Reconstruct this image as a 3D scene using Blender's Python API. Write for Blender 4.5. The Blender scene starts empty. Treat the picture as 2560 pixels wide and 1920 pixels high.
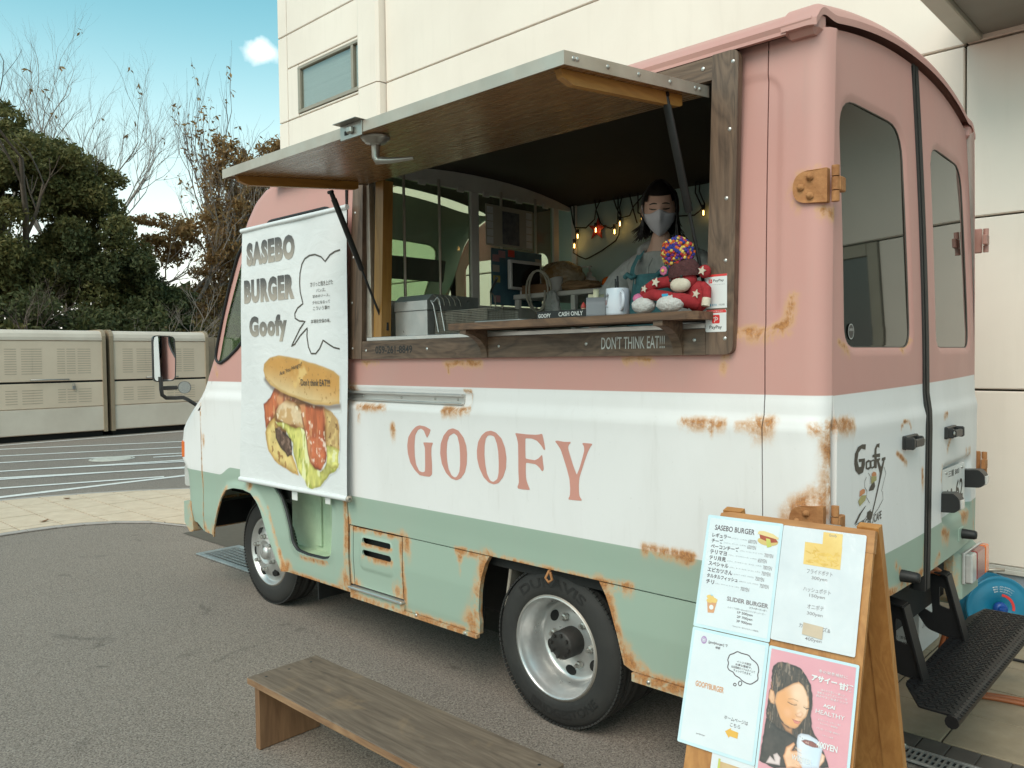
import bpy, bmesh, math, random
import numpy as np
from mathutils import Vector, Matrix, noise as mnoise
from mathutils.geometry import delaunay_2d_cdt, tessellate_polygon

# ------------------------------------------------------------------ camera, sky, sun, exposure
SC = bpy.context.scene
COL = SC.collection
R = math.radians
PI = math.pi
cam_d = bpy.data.cameras.new('camera'); cam = bpy.data.objects.new('camera', cam_d); COL.objects.link(cam)
cam_d.sensor_width = 36.0; cam_d.lens = 36.0 * 2000 / 2560; cam_d.clip_start = 0.05; cam_d.clip_end = 900
yaw, pitch, roll = R(43.19), R(-1.89), R(-0.69)
fwd = Vector((-math.sin(yaw) * math.cos(pitch), math.cos(yaw) * math.cos(pitch), math.sin(pitch)))
rgt = fwd.cross(Vector((0, 0, 1))).normalized(); upv = rgt.cross(fwd)
r2 = math.cos(roll) * rgt + math.sin(roll) * upv; u2 = -math.sin(roll) * rgt + math.cos(roll) * upv
M = Matrix.Identity(4)
for i in range(3):
    M[i][0] = r2[i]; M[i][1] = u2[i]; M[i][2] = -fwd[i]
M.translation = Vector((0.933, -2.39, 1.495))
cam.matrix_world = M
SC.camera = cam

SUN_EL, SUN_AZ = R(46), R(166)      # azimuth: compass angle from +y towards +x
world = bpy.data.worlds.new('World'); SC.world = world; world.use_nodes = True
wn = world.node_tree.nodes; wl = world.node_tree.links
for n in list(wn): wn.remove(n)
w_out = wn.new('ShaderNodeOutputWorld'); w_bg = wn.new('ShaderNodeBackground')
w_sky = wn.new('ShaderNodeTexSky'); w_sky.sky_type = 'NISHITA'; w_sky.sun_disc = False
w_sky.sun_elevation = SUN_EL; w_sky.sun_rotation = SUN_AZ; w_sky.air_density = 1.0; w_sky.dust_density = 0.6; w_sky.ozone_density = 1.0
w_bg.inputs['Strength'].default_value = 0.15
w_tint = wn.new('ShaderNodeMix'); w_tint.data_type = 'RGBA'; w_tint.blend_type = 'MULTIPLY'; w_tint.inputs[0].default_value = 1.0
w_tint.inputs[7].default_value = (0.69, 1.09, 0.79, 1)
wl.new(w_sky.outputs[0], w_tint.inputs[6])
# pale haze towards the horizon, all the way round
w_tc = wn.new('ShaderNodeTexCoord'); w_sep = wn.new('ShaderNodeSeparateXYZ'); wl.new(w_tc.outputs['Generated'], w_sep.inputs[0])
w_hz = wn.new('ShaderNodeMapRange'); w_hz.interpolation_type = 'SMOOTHSTEP'; w_hz.inputs[1].default_value = -0.02; w_hz.inputs[2].default_value = 0.42; w_hz.inputs[3].default_value = 0.95; w_hz.inputs[4].default_value = 0.0
wl.new(w_sep.outputs[2], w_hz.inputs[0])
w_haze = wn.new('ShaderNodeMix'); w_haze.data_type = 'RGBA'; w_haze.inputs[7].default_value = (5.7, 5.2, 4.9, 1)
wl.new(w_hz.outputs[0], w_haze.inputs[0]); wl.new(w_tint.outputs[2], w_haze.inputs[6])
# one small fair-weather cloud low over the trees
w_no = wn.new('ShaderNodeTexNoise'); w_no.inputs['Scale'].default_value = 34; w_no.inputs['Detail'].default_value = 7
wl.new(w_tc.outputs['Generated'], w_no.inputs['Vector'])
w_off = wn.new('ShaderNodeVectorMath'); w_off.operation = 'SUBTRACT'
CLOUD = Vector((-0.8141, 0.4688, 0.3428)).normalized()
w_off.inputs[1].default_value = CLOUD
wl.new(w_tc.outputs['Generated'], w_off.inputs[0])
w_sc = wn.new('ShaderNodeVectorMath'); w_sc.operation = 'MULTIPLY'; w_sc.inputs[1].default_value = (1.0, 1.0, 1.55)
wl.new(w_off.outputs[0], w_sc.inputs[0])
w_len = wn.new('ShaderNodeVectorMath'); w_len.operation = 'LENGTH'; wl.new(w_sc.outputs[0], w_len.inputs[0])
w_r = wn.new('ShaderNodeMath'); w_r.operation = 'MULTIPLY_ADD'; w_r.inputs[1].default_value = -21.0; w_r.inputs[2].default_value = 0.42
wl.new(w_len.outputs['Value'], w_r.inputs[0])
w_a = wn.new('ShaderNodeMath'); w_a.operation = 'ADD'; wl.new(w_r.outputs[0], w_a.inputs[0]); wl.new(w_no.outputs['Fac'], w_a.inputs[1])
w_m = wn.new('ShaderNodeMapRange'); w_m.inputs[1].default_value = 0.46; w_m.inputs[2].default_value = 0.92; wl.new(w_a.outputs[0], w_m.inputs[0])
w_mix = wn.new('ShaderNodeMix'); w_mix.data_type = 'RGBA'
wl.new(w_m.outputs[0], w_mix.inputs[0]); wl.new(w_haze.outputs[2], w_mix.inputs[6]); w_mix.inputs[7].default_value = (6.6, 6.6, 6.5, 1)
wl.new(w_mix.outputs[2], w_bg.inputs['Color']); wl.new(w_bg.outputs[0], w_out.inputs['Surface'])

sun_d = bpy.data.lights.new('sun', 'SUN'); sun = bpy.data.objects.new('sun', sun_d); COL.objects.link(sun)
sun_d.energy = 1.5; sun_d.angle = R(45); sun_d.color = (1.0, 0.825, 0.75)
sdir = Vector((math.sin(SUN_AZ) * math.cos(SUN_EL), math.cos(SUN_AZ) * math.cos(SUN_EL), math.sin(SUN_EL)))
sun.rotation_euler = sdir.to_track_quat('Z', 'Y').to_euler()
sun.location = (-4, -8, 12)

vs = SC.view_settings
vs.view_transform = 'Standard'; vs.look = 'None'; vs.exposure = 0.74; vs.gamma = 1.0; vs.use_curve_mapping = False

rng = random.Random(7)

# ------------------------------------------------------------------ materials
MATS = {}
def ND(nt, t, **kw):
    n = nt.nodes.new(t)
    for k, v in kw.items():
        if k.startswith('i_'):
            n.inputs[int(k[2:]) if k[2:].isdigit() else k[2:].replace('_', ' ')].default_value = v
        else: setattr(n, k, v)
    return n
def LK(nt, a, b): nt.links.new(a, b)
def base_mat(name):
    m = bpy.data.materials.new(name); m.use_nodes = True
    nt = m.node_tree; b = nt.nodes['Principled BSDF']
    MATS[name] = m
    return m, nt, b
def c4(c): return (c[0], c[1], c[2], 1)
def coords(nt, stretch=(1, 1, 1), world=False, rot=(0, 0, 0)):
    if world: s = ND(nt, 'ShaderNodeNewGeometry').outputs['Position']
    else: s = ND(nt, 'ShaderNodeTexCoord').outputs['Object']
    mp = ND(nt, 'ShaderNodeMapping'); mp.inputs['Scale'].default_value = stretch; mp.inputs['Rotation'].default_value = rot
    LK(nt, s, mp.inputs[0]); return mp.outputs[0]
def noise(nt, vec, scale, detail=6, rough=0.6, dist=0):
    n = ND(nt, 'ShaderNodeTexNoise'); n.inputs['Scale'].default_value = scale; n.inputs['Detail'].default_value = detail
    n.inputs['Roughness'].default_value = rough; n.inputs['Distortion'].default_value = dist
    LK(nt, vec, n.inputs['Vector']); return n.outputs['Fac']
def ramp(nt, fac, stops):
    r = ND(nt, 'ShaderNodeValToRGB'); e = r.color_ramp.elements
    while len(e) < len(stops): e.new(0.5)
    for k, (p, c) in enumerate(stops): e[k].position = p; e[k].color = c4(c) if not isinstance(c, (int, float)) else (c, c, c, 1)
    LK(nt, fac, r.inputs[0]); return r.outputs[0]
def rng_(nt, v, a, b, c=0., d=1., smooth=False):
    m = ND(nt, 'ShaderNodeMapRange'); m.inputs[1].default_value = a; m.inputs[2].default_value = b; m.inputs[3].default_value = c; m.inputs[4].default_value = d
    if smooth: m.interpolation_type = 'SMOOTHSTEP'
    LK(nt, v, m.inputs[0]); return m.outputs[0]
def math_(nt, op, a, b=None):
    m = ND(nt, 'ShaderNodeMath'); m.operation = op
    for k, v in ((0, a), (1, b)):
        if v is None: continue
        if isinstance(v, (int, float)): m.inputs[k].default_value = v
        else: LK(nt, v, m.inputs[k])
    return m.outputs[0]
def mix(nt, f, a, b, mode='MIX'):
    m = ND(nt, 'ShaderNodeMix'); m.data_type = 'RGBA'; m.blend_type = mode
    for k, v in ((0, f), (6, a), (7, b)):
        if isinstance(v, (int, float)): m.inputs[k].default_value = v
        elif isinstance(v, tuple): m.inputs[k].default_value = c4(v)
        else: LK(nt, v, m.inputs[k])
    return m.outputs[2]
def bump(nt, b, h, s, d=0.01):
    n = ND(nt, 'ShaderNodeBump'); n.inputs['Strength'].default_value = s; n.inputs['Distance'].default_value = d
    LK(nt, h, n.inputs['Height']); LK(nt, n.outputs[0], b.inputs['Normal'])
def pm(name, c, c2=None, scale=4, rough=0.6, metal=0, bmp=0, bscale=60, spec=0.5, coat=0, stretch=(1, 1, 1), rvar=0.0, emit=None, ior=None, sheen=0, world=False, detail=6, bd=0.004):
    """plain surface with tonal variation, roughness variation and fine relief"""
    m, nt, b = base_mat(name)
    b.inputs['Roughness'].default_value = rough; b.inputs['Metallic'].default_value = metal
    b.inputs['Specular IOR Level'].default_value = spec; b.inputs['Coat Weight'].default_value = coat; b.inputs['Coat Roughness'].default_value = 0.15
    if sheen: b.inputs['Sheen Weight'].default_value = sheen
    if ior: b.inputs['IOR'].default_value = ior
    if c2 is None: c2 = tuple(x * 0.82 for x in c)
    v = coords(nt, stretch, world)
    f = noise(nt, v, scale, detail)
    LK(nt, ramp(nt, f, [(0.3, c2), (0.68, c)]), b.inputs['Base Color'])
    if rvar: LK(nt, rng_(nt, noise(nt, v, scale * 2.3, 4), 0.3, 0.7, rough - rvar, rough + rvar), b.inputs['Roughness'])
    if bmp: bump(nt, b, noise(nt, v, bscale, 5), bmp, bd)
    if emit: b.inputs['Emission Color'].default_value = c4(emit[:3]); b.inputs['Emission Strength'].default_value = emit[3]
    return m
def wood(name, c1, c2, axis='x', scale=9, rough=0.65, k=14, bmp=0.25, wear=None, knots=True):
    m, nt, b = base_mat(name)
    st = {'x': (1, k, k), 'y': (k, 1, k), 'z': (k, k, 1)}[axis]
    v = coords(nt, st)
    big = noise(nt, coords(nt, {'x': (.6, 4, 4), 'y': (4, .6, 4), 'z': (4, 4, .6)}[axis]), 2.2, 4, .5, 1.6)
    f = noise(nt, v, scale * .35, 8, .65, .35)
    rings = math_(nt, 'FRACT', math_(nt, 'MULTIPLY', big, 7.0))
    rings = math_(nt, 'PINGPONG', rings, 0.5)
    g = math_(nt, 'ADD', math_(nt, 'MULTIPLY', f, .75), math_(nt, 'MULTIPLY', rings, .45))
    col = ramp(nt, g, [(0.28, c2), (0.75, c1)])
    if wear:
        wv = noise(nt, coords(nt), 5, 7, .65, .3)
        wf = rng_(nt, wv, .52, .68, 0, .75, True)
        col = mix(nt, wf, col, wear)
    LK(nt, col, b.inputs['Base Color'])
    LK(nt, rng_(nt, f, .3, .7, rough + .12, rough - .1), b.inputs['Roughness'])
    bump(nt, b, f, bmp, 0.003)
    return m

PINK = (0.545, 0.280, 0.243); WHITE = (0.745, 0.722, 0.710); GREEN = (0.315, 0.402, 0.325)
def paint(name, z1, z2, slope=0.0, front=False, dirt=1.0):
    """three-colour brush-matt truck paint: pink above z1, white, green below z2; rust where the 'rust' attribute says"""
    m, nt, b = base_mat(name)
    pos = ND(nt, 'ShaderNodeNewGeometry').outputs['Position']
    sx = ND(nt, 'ShaderNodeSeparateXYZ'); LK(nt, pos, sx.inputs[0])
    z = sx.outputs[2]
    if slope: z = math_(nt, 'SUBTRACT', z, math_(nt, 'MULTIPLY', sx.outputs[1], slope))
    zb = z
    if front:
        zb = math_(nt, 'SUBTRACT', z, rng_(nt, sx.outputs[0], -3.82, -3.66, 0, .056, True))
    f1 = rng_(nt, z, z1 - .0012, z1 + .0012); f2 = rng_(nt, zb, z2 - .0012, z2 + .0012)
    col = mix(nt, f1, mix(nt, f2, GREEN, WHITE), PINK)
    # grime and fading
    g1 = noise(nt, coords(nt, (1, 1, .55), True), 2.6, 8, .62, .4)
    col = mix(nt, rng_(nt, g1, .46, .75, 0, .16 * dirt), col, (.42, .38, .33))
    g2 = noise(nt, coords(nt, (9, 9, 1.2), True), 3.2, 6, .6, .2)
    col = mix(nt, rng_(nt, g2, .58, .80, 0, .14 * dirt), col, (.36, .31, .26))
    g3 = noise(nt, coords(nt, (1, 1, 1), True), 42, 4, .7)
    col = mix(nt, rng_(nt, g3, .66, .76, 0, .18 * dirt), col, (.30, .25, .20))
    at = ND(nt, 'ShaderNodeAttribute'); at.attribute_name = 'rust'
    r = at.outputs['Fac']
    n1 = noise(nt, coords(nt, (1, 1, 1), True), 30, 10, .72, .6)
    n2 = noise(nt, coords(nt, (1, 1, 1), True), 120, 6, .7)
    n0 = noise(nt, coords(nt, (1, 1, .7), True), 13, 6, .65, .8)
    ns = noise(nt, coords(nt, (1, 1, .12), True), 70, 4, .6)
    md = math_(nt, 'ADD', rng_(nt, n0, .36, .64, .05, 1.05), math_(nt, 'ADD', math_(nt, 'MULTIPLY', math_(nt, 'SUBTRACT', n1, .5), 1.7), math_(nt, 'ADD', math_(nt, 'MULTIPLY', math_(nt, 'SUBTRACT', n2, .5), .9), math_(nt, 'MULTIPLY', math_(nt, 'SUBTRACT', ns, .5), .9))))
    rr = math_(nt, 'MULTIPLY', r, math_(nt, 'ADD', md, .22))
    halo = rng_(nt, rr, .03, .55, 0, .70, True)
    core = rng_(nt, rr, .38, .95, 0, .92, True)
    col = mix(nt, halo, col, (.60, .34, .165))
    rc = ramp(nt, n2, [(.3, (.17, .065, .024)), (.5, (.40, .165, .052)), (.72, (.58, .28, .10))])
    col = mix(nt, core, col, rc)
    LK(nt, col, b.inputs['Base Color'])
    LK(nt, math_(nt, 'ADD', rng_(nt, g1, .3, .7, .42, .58), math_(nt, 'MULTIPLY', core, .35)), b.inputs['Roughness'])
    b.inputs['Specular IOR Level'].default_value = .42
    h = math_(nt, 'ADD', math_(nt, 'MULTIPLY', g3, .12), math_(nt, 'MULTIPLY', math_(nt, 'MULTIPLY', core, n2), 1.0))
    dent = noise(nt, coords(nt, (1, 1, 1), True), 3.2, 2, .4)
    h = math_(nt, 'ADD', h, math_(nt, 'MULTIPLY', dent, 1.6))
    bump(nt, b, h, .30, .004)
    return m
def glass_thin(name, tint, refl=.12, rough=.02, dirt=0.0):
    m, nt, b = base_mat(name)
    out = [n for n in nt.nodes if n.type == 'OUTPUT_MATERIAL'][0]
    t = ND(nt, 'ShaderNodeBsdfTransparent'); t.inputs[0].default_value = c4(tint)
    g = ND(nt, 'ShaderNodeBsdfGlossy'); g.inputs['Roughness'].default_value = rough
    fr = ND(nt, 'ShaderNodeLayerWeight'); fr.inputs[0].default_value = .5
    mx = ND(nt, 'ShaderNodeMixShader'); LK(nt, math_(nt, 'ADD', math_(nt, 'MULTIPLY', math_(nt, 'POWER', fr.outputs['Facing'], 4.0), .55), .02 + refl * .2), mx.inputs[0]); LK(nt, t.outputs[0], mx.inputs[1]); LK(nt, g.outputs[0], mx.inputs[2])
    last = mx
    if dirt:
        d = ND(nt, 'ShaderNodeBsdfDiffuse'); d.inputs[0].default_value = (.5, .5, .45, 1)
        m2 = ND(nt, 'ShaderNodeMixShader'); LK(nt, rng_(nt, noise(nt, coords(nt, (3, 3, 1)), 3, 8), .4, .8, dirt * .3, dirt), m2.inputs[0]); LK(nt, mx.outputs[0], m2.inputs[1]); LK(nt, d.outputs[0], m2.inputs[2]); last = m2
    LK(nt, last.outputs[0], out.inputs['Surface'])
    return m

# ------------------------------------------------------------------ geometry helpers
class MB:
    """collects faces; build() links them as ONE mesh object"""
    def __init__(s): s.v = []; s.f = []; s.m = []; s.sm = []
    def add(s, vs, fs, mi=0, smooth=False):
        o = len(s.v); s.v += [tuple(p) for p in vs]
        for f in fs: s.f.append([o + i for i in f]); s.m.append(mi); s.sm.append(smooth)
        return s
    def box(s, lo, hi, ch=0.0, mi=0, rot=None, at=None):
        """box, edges chamfered by ch; rot = Matrix 3x3 about the centre"""
        c = [(a + b) / 2 for a, b in zip(lo, hi)]; h = [abs(b - a) / 2 for a, b in zip(lo, hi)]
        ch = min(ch, *[x * .49 for x in h])
        vs = []; fs = []
        if ch <= 0:
            for z in (-1, 1):
                for x, y in ((-1, -1), (1, -1), (1, 1), (-1, 1)): vs.append((x * h[0], y * h[1], z * h[2]))
            fs = [(3, 2, 1, 0), (4, 5, 6, 7), (0, 1, 5, 4), (1, 2, 6, 5), (2, 3, 7, 6), (3, 0, 4, 7)]
        else:
            idx = {}
            for sx in (-1, 1):
                for sy in (-1, 1):
                    for sz in (-1, 1):
                        for a in range(3):
                            p = [sx * (h[0] - ch), sy * (h[1] - ch), sz * (h[2] - ch)]
                            p[a] = (sx, sy, sz)[a] * h[a]
                            idx[(sx, sy, sz, a)] = len(vs); vs.append(tuple(p))
            q = lambda *k: idx[k]
            for sg in (-1, 1):
                f = [q(sg, -1, -1, 0), q(sg, 1, -1, 0), q(sg, 1, 1, 0), q(sg, -1, 1, 0)]; fs.append(f if sg > 0 else f[::-1])
                f = [q(-1, sg, -1, 1), q(-1, sg, 1, 1), q(1, sg, 1, 1), q(1, sg, -1, 1)]; fs.append(f if sg > 0 else f[::-1])
                f = [q(-1, -1, sg, 2), q(1, -1, sg, 2), q(1, 1, sg, 2), q(-1, 1, sg, 2)]; fs.append(f if sg > 0 else f[::-1])
            for a in (-1, 1):
                for b2 in (-1, 1):
                    f = [q(-1, a, b2, 1), q(-1, a, b2, 2), q(1, a, b2, 2), q(1, a, b2, 1)]; fs.append(f if a * b2 < 0 else f[::-1])
                    f = [q(a, -1, b2, 0), q(a, -1, b2, 2), q(a, 1, b2, 2), q(a, 1, b2, 0)]; fs.append(f if a * b2 > 0 else f[::-1])
                    f = [q(a, b2, -1, 0), q(a, b2, -1, 1), q(a, b2, 1, 1), q(a, b2, 1, 0)]; fs.append(f if a * b2 < 0 else f[::-1])
            for sx in (-1, 1):
                for sy in (-1, 1):
                    for sz in (-1, 1):
                        f = [q(sx, sy, sz, 0), q(sx, sy, sz, 1), q(sx, sy, sz, 2)]; fs.append(f if sx * sy * sz > 0 else f[::-1])
        cc = Vector(at) if at else Vector(c)
        out = []
        for p in vs:
            p = Vector(p)
            if rot is not None: p = rot @ p
            out.append(tuple(p + cc))
        return s.add(out, fs, mi)
    def tube(s, path, r, n=8, mi=0, cap=True, closed=False, smooth=True):
        P = [Vector(p) for p in path]; k = len(P)
        rr = r if isinstance(r, (list, tuple)) else [r] * k
        vs = []; ref = None
        for i in range(k):
            if closed: t = (P[(i + 1) % k] - P[i - 1])
            else: t = P[min(i + 1, k - 1)] - P[max(i - 1, 0)]
            if t.length < 1e-9: t = Vector((0, 0, 1))
            t.normalize()
            if ref is None:
                ref = Vector((0, 0, 1)) if abs(t.z) < .9 else Vector((1, 0, 0))
            a = t.cross(ref)
            if a.length < 1e-6: a = t.orthogonal()
            a.normalize(); b = a.cross(t).normalized(); ref = b
            for j in range(n):
                w = 2 * PI * j / n; vs.append(tuple(P[i] + (a * math.cos(w) + b * math.sin(w)) * rr[i]))
        fs = []
        for i in range(k if closed else k - 1):
            for j in range(n):
                i2 = (i + 1) % k
                fs.append((i * n + j, i2 * n + j, i2 * n + (j + 1) % n, i * n + (j + 1) % n))
        s.add(vs, fs, mi, smooth)
        if cap and not closed:
            s.add(vs[:n], [tuple(range(n))], mi); s.add(vs[-n:], [tuple(range(n))[::-1]], mi)
        return s
    def cyl(s, a, b, r, n=16, mi=0, r1=None, smooth=True, cap=True):
        return s.tube([a, b], [r, r if r1 is None else r1], n, mi, cap, smooth=smooth)
    def lathe(s, prof, o, ax=(0, 0, 1), n=32, mi=0, smooth=True, mis=None, arc=2 * PI, start=0):
        """prof: list of (radius, height along ax); o origin"""
        ax = Vector(ax).normalized(); a = ax.orthogonal().normalized(); b = ax.cross(a); o = Vector(o)
        vs = []; full = abs(arc - 2 * PI) < 1e-6; nn = n if full else n + 1
        for r, h in prof:
            for j in range(nn):
                w = start + arc * j / n; vs.append(tuple(o + ax * h + (a * math.cos(w) + b * math.sin(w)) * r))
        base = len(s.v); s.v += vs
        for i in range(len(prof) - 1):
            for j in range(n):
                j2 = (j + 1) % nn
                s.f.append([base + i * nn + j, base + i * nn + j2, base + (i + 1) * nn + j2, base + (i + 1) * nn + j]); s.m.append(mis[i] if mis else mi); s.sm.append(smooth)
        return s
    def prism(s, pts, mp, t0, t1, mi=0, holes=(), smooth=False):
        """2-D polygon pts (with holes) extruded between depths t0 and t1; mp(u, v, t) -> xyz"""
        loops = [list(pts)] + [list(h) for h in holes]
        flat = [p for l in loops for p in l]
        tri = tessellate_polygon([[Vector((p[0], p[1], 0)) for p in l] for l in loops])
        s.add([mp(p[0], p[1], t0) for p in flat], [tuple(t) for t in tri], mi)
        if t1 is not None:
            s.add([mp(p[0], p[1], t1) for p in flat], [tuple(t)[::-1] for t in tri], mi)
            for l in loops:
                k = len(l); vs = [mp(p[0], p[1], t0) for p in l] + [mp(p[0], p[1], t1) for p in l]
                s.add(vs, [(i, (i + 1) % k, k + (i + 1) % k, k + i) for i in range(k)], mi, smooth)
        return s
    def flat(s, pts, mp, t=0.0, mi=0, holes=()): return s.prism(pts, mp, t, None, mi, holes)
    def stroke(s, pts, w, mp, t=0.0, mi=0, closed=False):
        P = [Vector((p[0], p[1])) for p in pts]; k = len(P); L = []; Rr = []
        for i in range(k):
            d = (P[(i + 1) % k] - P[i - 1]) if closed else (P[min(i + 1, k - 1)] - P[max(i - 1, 0)])
            d = d.normalized() if d.length > 1e-9 else Vector((1, 0)); nrm = Vector((-d.y, d.x)) * w * .5
            L.append(P[i] + nrm); Rr.append(P[i] - nrm)
        vs = [mp(p.x, p.y, t) for p in L] + [mp(p.x, p.y, t) for p in Rr]
        return s.add(vs, [(i, (i + 1) % k, k + (i + 1) % k, k + i) for i in range(k if closed else k - 1)], mi)
    def text(s, body, mp, x0, y0, x1, y1, t=0.0, mi=0, bold=0.0, keep=False, shear=0.0, align='L', space=1.0):
        """lettering filling the box (x0,y0)-(x1,y1) of the plane mp; keep=True keeps the letters' own proportions"""
        vs, fs = text_faces(body, bold, shear, space)
        if not vs: return s
        ax = min(p[0] for p in vs); bx = max(p[0] for p in vs); ay = min(p[1] for p in vs); by = max(p[1] for p in vs)
        sx = (x1 - x0) / max(bx - ax, 1e-6); sy = (y1 - y0) / max(by - ay, 1e-6)
        if keep:
            sx = min(abs(sx), abs(sy)) * (1 if sx > 0 else -1); sy = abs(sx) * (1 if sy > 0 else -1)
            if align == 'C': x0 = (x0 + x1) / 2 - sx * (bx - ax) / 2
        s.add([mp(x0 + (p[0] - ax) * sx, y0 + (p[1] - ay) * sy, t) for p in vs], fs, mi)
        return s
    def build(s, name, mats, parent=None, kind=None, weld=False, fixn=False):
        me = bpy.data.meshes.new(name)
        o = ORG.get(parent.name, Vector((0, 0, 0))) if parent else Vector((0, 0, 0))
        me.from_pydata([(p[0] - o.x, p[1] - o.y, p[2] - o.z) for p in s.v], [], s.f)
        if not isinstance(mats, (list, tuple)): mats = [mats]
        for m in mats: me.materials.append(m if not isinstance(m, str) else MATS[m])
        me.polygons.foreach_set('material_index', s.m); me.polygons.foreach_set('use_smooth', s.sm)
        if fixn or weld:
            bm = bmesh.new(); bm.from_mesh(me)
            if weld: bmesh.ops.remove_doubles(bm, verts=bm.verts, dist=1e-5)
            bmesh.ops.recalc_face_normals(bm, faces=bm.faces); bm.to_mesh(me); bm.free()
        me.update()
        ob = bpy.data.objects.new(name, me); COL.objects.link(ob)
        if parent: ob.parent = parent; ORG[ob.name] = o
        else: ORG[ob.name] = Vector((0, 0, 0))
        if kind: ob['kind'] = kind
        return ob
ORG = {}
_tc = {}
def text_faces(body, bold=0.0, shear=0.0, space=1.0):
    key = (body, bold, shear, space)
    if key in _tc: return _tc[key]
    cu = bpy.data.curves.new('lettering_source', 'FONT'); cu.body = body; cu.size = 1; cu.resolution_u = 3; cu.offset = bold; cu.shear = shear; cu.space_character = space
    ob = bpy.data.objects.new('lettering_source', cu); COL.objects.link(ob)
    dg = bpy.context.evaluated_depsgraph_get(); me = ob.evaluated_get(dg).to_mesh()
    vs = [tuple(v.co[:2]) for v in me.vertices]; fs = [tuple(p.vertices) for p in me.polygons]
    ob.evaluated_get(dg).to_mesh_clear(); bpy.data.objects.remove(ob); bpy.data.curves.remove(cu)
    _tc[key] = (vs, fs); return vs, fs
def tag(o, label, cat, group=None, kind=None):
    if label: o['label'] = label
    if cat: o['category'] = cat
    if group: o['group'] = group
    if kind: o['kind'] = kind
    return o
def thing(name, label, cat, loc=(0, 0, 0), group=None):
    o = bpy.data.objects.new(name, None); COL.objects.link(o); o.location = loc; o.empty_display_size = .1
    ORG[o.name] = Vector(loc)
    return tag(o, label, cat, group)
def clone(src, parent, loc=None, rot=None, name=None):
    c = src.copy(); COL.objects.link(c); c.parent = parent
    ORG[c.name] = ORG.get(src.name, Vector((0, 0, 0)))
    if loc is not None: c.location = loc
    if rot is not None: c.rotation_euler = rot
    return c
def resample(pts, step, closed=True):
    out = []; k = len(pts)
    for i in range(k if closed else k - 1):
        a = Vector(pts[i]); b = Vector(pts[(i + 1) % k]); n = max(1, int(math.ceil((b - a).length / step)))
        for j in range(n): out.append(tuple(a.lerp(b, j / n)))
    if not closed: out.append(tuple(pts[-1]))
    return out
def rrect(x0, y0, x1, y1, r, n=5):
    out = []
    for cx, cy, a in ((x1 - r, y1 - r, 0), (x0 + r, y1 - r, 90), (x0 + r, y0 + r, 180), (x1 - r, y0 + r, 270)):
        for j in range(n + 1):
            w = R(a + 90 * j / n); out.append((cx + r * math.cos(w), cy + r * math.sin(w)))
    return out
def round_poly(pts, r, n=5):
    out = []; k = len(pts)
    rs = r if isinstance(r, (list, tuple)) else [r] * k
    for i in range(k):
        p = Vector(pts[i]); a = Vector(pts[i - 1]) - p; b = Vector(pts[(i + 1) % k]) - p
        q = min(rs[i], a.length * .48, b.length * .48)
        if q < 1e-5: out.append(tuple(p)); continue
        A = p + a.normalized() * q; B = p + b.normalized() * q
        for j in range(n + 1):
            t = j / n; out.append(tuple((1 - t) ** 2 * A + 2 * t * (1 - t) * p + t * t * B))
    return out
def np_inside(px, py, poly):
    ins = np.zeros(len(px), bool); k = len(poly)
    for i in range(k):
        x0, y0 = poly[i]; x1, y1 = poly[(i + 1) % k]
        if y0 == y1: continue
        cnd = ((y0 > py) != (y1 > py)) & (px < (x1 - x0) * (py - y0) / (y1 - y0) + x0)
        ins ^= cnd
    return ins
def seg_dist(px, py, pts, closed=False):
    d = np.full(len(px), 1e9); k = len(pts)
    for i in range(k if closed else k - 1):
        ax, ay = pts[i]; bx, by = pts[(i + 1) % k]; vx, vy = bx - ax, by - ay; L = vx * vx + vy * vy
        t = np.clip(((px - ax) * vx + (py - ay) * vy) / L, 0, 1) if L > 0 else 0 * px
        d = np.minimum(d, np.hypot(px - ax - t * vx, py - ay - t * vy))
    return d
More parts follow.
